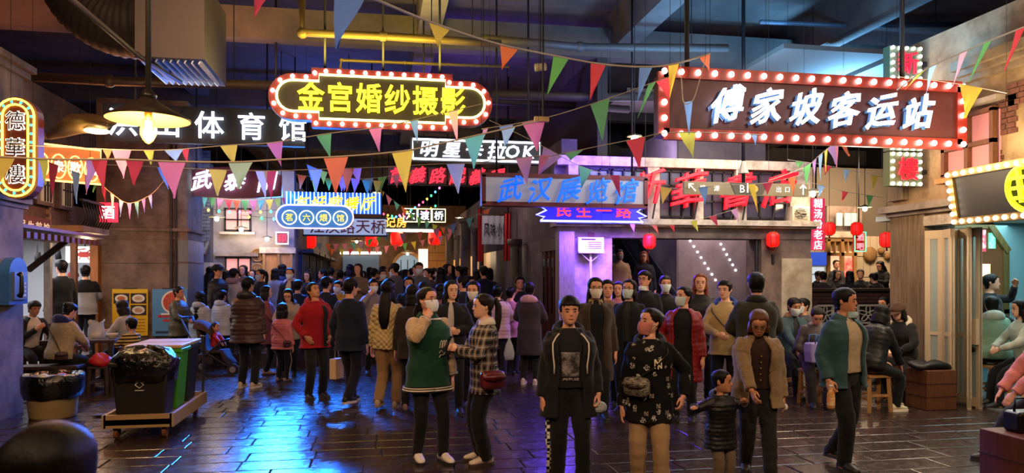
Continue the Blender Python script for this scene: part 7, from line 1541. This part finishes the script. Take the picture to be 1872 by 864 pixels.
x, y = W(182, 11.0); t = thing('red_coat', 'red jacket heaped on a small stool beside the striped child', 'coat', (x, y, .425)); mb = MB(); mb.rings([[(.16*k*cos(a)*(1+.12*sin(3*a)), .15*k*sin(a), z+.02*sin(2*a)) for a in [2*pi*j/22 for j in range(22)]] for z, k in ((0,.8),(.04,1.05),(.09,.95),(.14,.6),(.17,.35),(.175,.1))]); mb.build('heaped_cloth', cloth('a81018','puffer'), t, True)
SZ = .24
Pn('man in a long black coat standing inside the lit stall', 112, 13.35, 1.80, rz=-120, lod=1, z=SZ, top=('101013','plain',.5,1.1), hair=('short','black'), face=False)
Pn('man in a two-tone grey and black jacket at the stall', 156, 14.1, 1.72, rz=-150, lod=1, z=SZ, top=('8d9098','twotone',.78,1.18), bot=('15161c',1.0), hair=('short','black'), arms=('front','front'))
Pn('stall cook in a red headscarf behind the two-tone jacket', 134, 15.6, 1.60, rz=10, lod=1, z=SZ, top=('a01c24','plain',.78,1.1), hair=('short','black'), hat='a01c24')
Pn('person in an olive jacket at the far end of the stall', 171, 15.3, 1.64, rz=-120, lod=1, z=SZ, top=('4a4634','plain',.74,1.15), hair=('short','black'), face=False)
# --- around the column
i_ = Pn('elderly woman in an olive quilted jacket standing by the stroller', 327, 13.6, 1.56, rz=82, lod=1, top=('4a4c3c','puffer',.72,1.2,0,.5), bot=('14161c',1.1), hair=('short','black'), arms=('front','front'), skinc='b')
Pn('baby in a red coat sitting in the stroller', xy=(STROLL[0]+.02,STROLL[1]+.0), H=.78, rz=70, lod=1, hk=1.75, sit=.42, top=('b01c20','puffer',.84,1.3,0,.6), bot=('2a2230',1.3), hair=('buzz','black'), arms=('knee','knee'), z=.04, sitlegs=((.1,-.34),(.1,-.34)))
i_ = Pn('man in a brown puffer jacket and white trainers seen from behind', 453, 11.6, 1.74, rz=172, lod=0, top=('3a2420','puffer',.70,1.3,0,1), bot=('101218',1.15), shoe=('b8a898','c8c0b8'), hair=('short','black'), arms=('down','down'), face=False, hood='1c1416', bulk=1.06, head=(-12,0))
Pn('girl in a silvery white puffer, back turned, near the stroller', 366, 14.1, 1.46, rz=170, lod=1, top=('9aa4b4','puffer',.66,1.25,0,.9), bot=('14161e',), hair=('long','black'), hood='9aa4b4', face=False, hk=1.15)
Pn('second child in a white puffer with a dark panel next to the first', 406, 14.5, 1.48, rz=165, lod=1, top=('a8b4c8','puffer',.70,1.25,0,.9), bot=('14161e',), hair=('short','black'), hood='a8b4c8', face=False, hk=1.15)
Pn('man in a black cap and dark padded jacket looking right, before the pink window', 398, 15.1, 1.72, z=.26, rz=72, lod=1, top=('14141a','puffer',.7,1.25,0,.6), hair=('short','black'), cap='131418', skinc='b')
Pn('child in an orange-red top between the white puffers', 388, 12.95, .98, rz=170, lod=1, hk=1.45, top=('8a3a2c','plain',.68,1.2), hair=('bowl','black'), face=False) if False else None
i_ = Pn('child in a pink puffer and striped track trousers with back turned', 516, 12.3, 1.30, rz=165, lod=0, hk=1.3, top=('c0686c','puffer',.74,1.3,0,.7), bot=('12131a',1.1), shoe=('8a7a70',), hair=('bob','black'), face=False)
strap(i_, 'thin dark strap bag on the pink puffer child', M('strap_plum','4a1c24',.6), [(2.3,1.34),(2.8,1.24),(3.4,1.08),(4.0,.92)], .014, 'crossbody_bag', bag=(.13,.05,.11))
for k_ in (0,1):
    hp, kn, an, sd = i_['LG'][k_]
    MB().tube([hp.lerp(kn,f)+V((sd*.088,.0,0)) for f in (.2,.6,1)]+[kn.lerp(an,f)+V((sd*.066,0,0)) for f in (.4,1.0)], [(.006,.006)]*5, 6).build('side_stripe', whs, i_['root'], True)
Pn('woman in a rose coat standing behind the pink puffer child', 487, 13.2, 1.58, rz=110, lod=1, top=('7a4244','plain',.6,1.15), bot=('16161c',), shoe=('b09080',), hair=('bob','black'), arms=('front','front'))
Pn('woman in beige with glasses and a backpack looking down', 528, 13.0, 1.54, rz=4, lod=1, top=('9a8a78','plain',.72,1.15), hair=('bob','black'), glasses=True, head=(0,22), arms=('front','front'), hood='3f4c70')
i_ = Pn('person in a red hooded jacket gazing up with black trousers', 577, 10.6, 1.66, rz=38, lod=0, top=('9a1220','plain',.76,1.25), inner=None, bot=('15151b',1.15), shoe=('0c0c0f',), hair=('short','black'), arms=('pocket','pocket'), head=(16,-20), hood='9a1220', skinc='b')
torso_patch(i_, 'zip_panel', cloth('16161c'), .2, .55, .78, 1.38, .014, nu=6, nv=14)
i_ = Pn('man in a navy jacket walking away with a paper carrier bag', 640, 10.1, 1.72, rz=160, lod=0, top=('12182c','plain',.74,1.18), bot=('0f1320',1.25), shoe=('12121a','c8c0b8'), hair=('short','black'), arms=('down','carry') if False else ('carry','down'), legs='walk', face=False, head=(-14,4))
held(i_, 0, 'paper_bag', 'cream paper carrier bag held by the navy jacket man', 'bag', lambda t, d: (bevel(MB_(-.05,.05,-.10,.10,-.46,-.18).build('bag_body', M('kraft_cream','c8aa88',.8), t), .004), MB().tube([(0,-.05,-.18),(0,-.03,-.02),(0,.03,-.02),(0,.05,-.18)], .005, 5).build('handle', rope_m, t)), .08)
Pn('woman with waist-long black hair in a cream quilted jacket and tan trousers', 709, 9.85, 1.68, rz=168, lod=0, top=('c0a878','quilt',.80,1.22), bot=('8a6c4a',1.35), shoe=('b09a80','8a7a68'), hair=('long','black'), arms=('down','front'), legs=((.06,.20),(.1,-.05)), face=False)
Pn('person in a dark brown jacket mostly hidden behind the green varsity jacket', 755, 9.6, 1.64, rz=180, lod=1, top=('2a201e','plain',.72,1.2), bot=('12131a',), shoe=('8a6a58',), hair=('bob','black'), face=False)
Pn('young woman in a black varsity jacket facing the camera, behind the plaid jacket', 824, 9.4, 1.69, rz=6, lod=0, top=('14141a','plain',.74,1.18,9), inner='b8b0b0', bot=('121218',), hair=('long','black'), arms=('belly','belly'), head=(22,2), skinc='c')
Pn('woman in black with a white mask next to the young woman in the varsity jacket', 866, 9.9, 1.68, rz=-8, lod=1, top=('111116','plain',.6,1.15), hair=('long','black'), mask='d8cfc4', head=(-4,4))
Pn('woman in a pale pink puffer and dark scarf seen from behind', 910, 12.5, 1.60, rz=172, lod=1, top=('b894b0','puffer',.76,1.25,0,1), bot=('15162a',1.0), hair=('bun','black'), arms=('front','front'), face=False, scarf='1a1628')
Pn('person in a pink top beside the pale pink puffer', 934, 13.1, 1.56, rz=150, lod=1, top=('a86a80','plain',.74,1.1), hair=('bun','black'), face=False, arms=('up','front'))
i_ = Pn('woman in a long grey coat with a pink hood and white trainers, back turned', 968, 12.0, 1.65, rz=168, lod=1, top=('332a38','plain',.50,1.18), bot=('14141e',), shoe=('d0b8c4','d8ccd4'), hair=('short','black'), hood='b88aa0', face=False, arms=('front','front'))
Pn('man in dark clothes facing the grey coat woman', 950, 14.2, 1.74, rz=10, lod=1, top=('16161c','plain',.72,1.15), hair=('short','black'), skinc='b')
x, y = W(927, 12.0); t = thing('carrier_bag', 'thin plastic carrier bag beside the pale pink puffer woman', 'bag', (x, y-.2, .42)); mb = MB(); mb.rings([[(.09*k*cos(a), .05*k*sin(a), z) for a in [2*pi*j/14 for j in range(14)]] for z, k in ((0,.8),(.1,1),(.22,.7),(.32,.25),(.42,.15))]); mb.build('bag_body', M('clear_film','d8dce4',.12,alpha=.45), t, True)
# --- middle crowd with readable faces
Pn('woman with tied-up black hair, white mask and pale hood in the blue-lit crowd', 530, 15.4, 1.66, z=.26, rz=0, lod=1, top=('121622','plain',.6,1.2,16), inner='b8a8a0', hair=('bun','black'), mask='d0d4dc', hood='b8a89c')
Pn('man in navy seen from behind between the red jacket and the yellow hood', 597, 13.4, 1.74, rz=155, lod=1, top=('10162a','plain',.72,1.2), hair=('short','black'), face=False)
Pn('boy in a yellow hoodie with a white mask', 618, 14.4, 1.66, rz=-10, lod=1, top=('b08a3a','plain',.72,1.15), hair=('bowl','black'), mask='c8d0e0', hood='b08a3a')
Pn('person with a white mask touching their face right of the yellow hoodie boy', 683, 13.2, 1.70, rz=20, lod=1, top=('8a7a80','plain',.7,1.15), hair=('bowl','black'), mask='d8dce4', arms=('down','cheek'))
Pn('man with cropped hair seen from behind in the crowd centre', 712, 12.6, 1.70, rz=120, lod=1, top=('121522','plain',.7,1.2), hair=('short','black'), skinc='b', face=False)
Pn('man with his mask under the chin facing the camera, crowd centre', 748, 13.4, 1.74, rz=0, lod=1, top=('15151c','plain',.7,1.15), hair=('short','black'), chin_mask='d8c4b8', skinc='b')
Pn('person in dark clothes with back turned behind the green varsity jacket', 775, 11.8, 1.66, rz=178, lod=1, top=('1c181c','plain',.7,1.2), hair=('short','black'), face=False)
Pn('tall man in a dark coat with a pale mask in profile', 845, 13.0, 1.76, rz=-110, lod=1, top=('121218','plain',.62,1.2), hair=('short','black'), mask='d0d8e0')
Pn('person in a dusty pink coat behind the young woman', 806, 12.6, 1.62, rz=170, lod=1, top=('8a5a60','plain',.66,1.15), hair=('bob','black'), face=False)
Pn('dark figure with back turned left of the red jacket in blue light', 545, 14.6, 1.68, rz=170, lod=1, top=('121a30','plain',.7,1.2), hair=('short','black'), face=False)
Pn('woman with a mauve hooded backpack and white jacket before the lower pink window', 428, 15.6, 1.66, z=.26, rz=160, lod=1, top=('a8a4b8','plain',.7,1.15), hair=('short','black'), hood='8a6a78', face=False)
Pn('masked woman with tied hair before the gold door', 476, 15.8, 1.64, z=.26, rz=-40, lod=1, top=('14182a','plain',.7,1.15), hair=('pony','black'), mask='b8c4d8')
Pn('small woman with a pale face in dark clothes before the left shop bays', 562, 17.4, 1.60, z=.26, rz=-6, lod=1, top=('161c30','plain',.7,1.15), hair=('long','black'), skinc='c')
Pn('man in profile with short hair near the capsule sign', 590, 17.8, 1.66, z=.26, rz=-80, lod=1, top=('121a2c','plain',.7,1.2), hair=('short','black'))
# near blurred head at the lower left
Pn('dark-haired person close to the camera at the lower left corner', 92, 1.62, 1.42, rz=180, lod=0, hk=1.25, top=('141216','plain',.7,1.2), hair=('bob','black'), face=False)
bake(MODS); MODS.clear()
# --- far crowd: a few figures, each copied with its own place, turn and clothes
TPL = []
rc = random.Random(5)
for k in range(6):
    st_, fc_, hz_ = (('short',0,0),('bob',160,1),('long',175,2),('short',185,3),('bun',150,4),('bowl',10,5))[k]
    TPL.append(person('template', xy=(0,0), H=1.70, rz=0, lod=2, top=('14161c','plain',.66,1.18) if k % 2 else ('14161c','puffer',.7,1.22,0,.6), hair=(st_,'black'), arms=(('down','down'),('front','front'),('phone','down'))[k % 3], face=False, mask='d0d8e4' if k in (5,) else None, head=((-8,8)[k % 2],2))['root'])
bake(MODS); MODS.clear()
CC = ['10162a','141a30','1a1c24','2a2024','0e1220','3a2a30','24304a','5a5a64','16181e','4a2a2a','8a8a94','1c2438','6a5a4c','30243a']
CN = ['navy','deep blue','charcoal','dark brown','black-blue','plum brown','slate blue','grey','black','rust brown','pale grey','indigo','taupe','dark violet']
far = [(352,17.0),(376,17.6),(385,16.6),(414,17.2),(445,17.6),(462,17.9),(503,17.4),(515,18.0),(562,19.5),(588,20.5),(606,22.5),(606,19.2),(622,17.0),(634,21.5),(640,18.6),(655,16.2),(664,20.2),(676,24),(684,18.0),(698,16.2),(700,22.5),(716,19.0),(722,16.6),(728,25.5),(735,21.0),(741,17.6),(752,23.4),(760,19.4),(766,16.0),(772,27),(780,21.8),(785,17.8),(793,24.8),(800,19.8),(806,15.6),(812,22.6),(818,17.6),(826,20.4),(832,26),(840,16.8),(850,19.2),(858,15.0),(872,17.4),(884,14.6),(894,16.0),(655,27.5),(690,28.5),(747,29),(620,26.5),(604,24.4)]
DSC = ['with short hair','with bobbed hair','with long hair','with cropped hair','with hair in a bun','with a pale mask']
seen = {}
TAKEN = [(o.location.x, o.location.y) for o in bpy.data.objects if o.parent is None and o.name.split('.')[0] in ('person','timber_post') and o not in TPL]
for n_, (px_, D) in enumerate(far):
    k = rc.randrange(6); o = copy_tree(TPL[k]); x, y = W(px_, D)
    for _ in range(30):
        if all((x-a)**2+(y-b)**2 > .37 for a, b in TAKEN): break
        D += .15; x, y = W(px_, D)
    TAKEN.append((x, y)); o.location = (x, y, .26 if y > 15 and -3.7 < x < 3.25 else 0); s_ = rc.uniform(.96,1.06); o.scale = [v*s_ for v in TPL[k].scale]
    o.rotation_euler.z = radians((rc.choice((0,180,170,190,90,-90)) if k != 5 else rc.uniform(-25,25))+rc.uniform(-25,25))-YAW
    ci = rc.randrange(len(CC))
    for ch in o.children:
        if ch.name.split('.')[0] in ('jacket','coat','puffer_jacket','trousers'):
            m_ = cloth(CC[ci] if 'trous' not in ch.name else rc.choice(CC[:5]), 'plain'); ch.material_slots[0].link = 'OBJECT'; ch.material_slots[0].material = m_
    if px_ < 470: wh_ = 'by the brick and cream houses'
    elif px_ < 600: wh_ = 'under the capsule sign'
    elif px_ < 700: wh_ = 'under the footbridge board'
    elif px_ < 790: wh_ = 'before the far arch'
    else: wh_ = 'by the grey posts'
    dist = 'near' if D < 17 else ('middle' if D < 21 else 'distant')
    lb = '%s walker in %s %s %s' % (dist, CN[ci], DSC[k], wh_)
    seen[lb] = seen.get(lb, 0)+1
    if seen[lb] > 1: lb = lb.replace('walker', 'second walker' if seen[lb] == 2 else 'third walker')
    tag(o, lb, 'person', 'crowd in the street')
for t in TPL:
    for ch in list(t.children):
        for g in list(ch.children): bpy.data.objects.remove(g)
        bpy.data.objects.remove(ch)
    bpy.data.objects.remove(t)
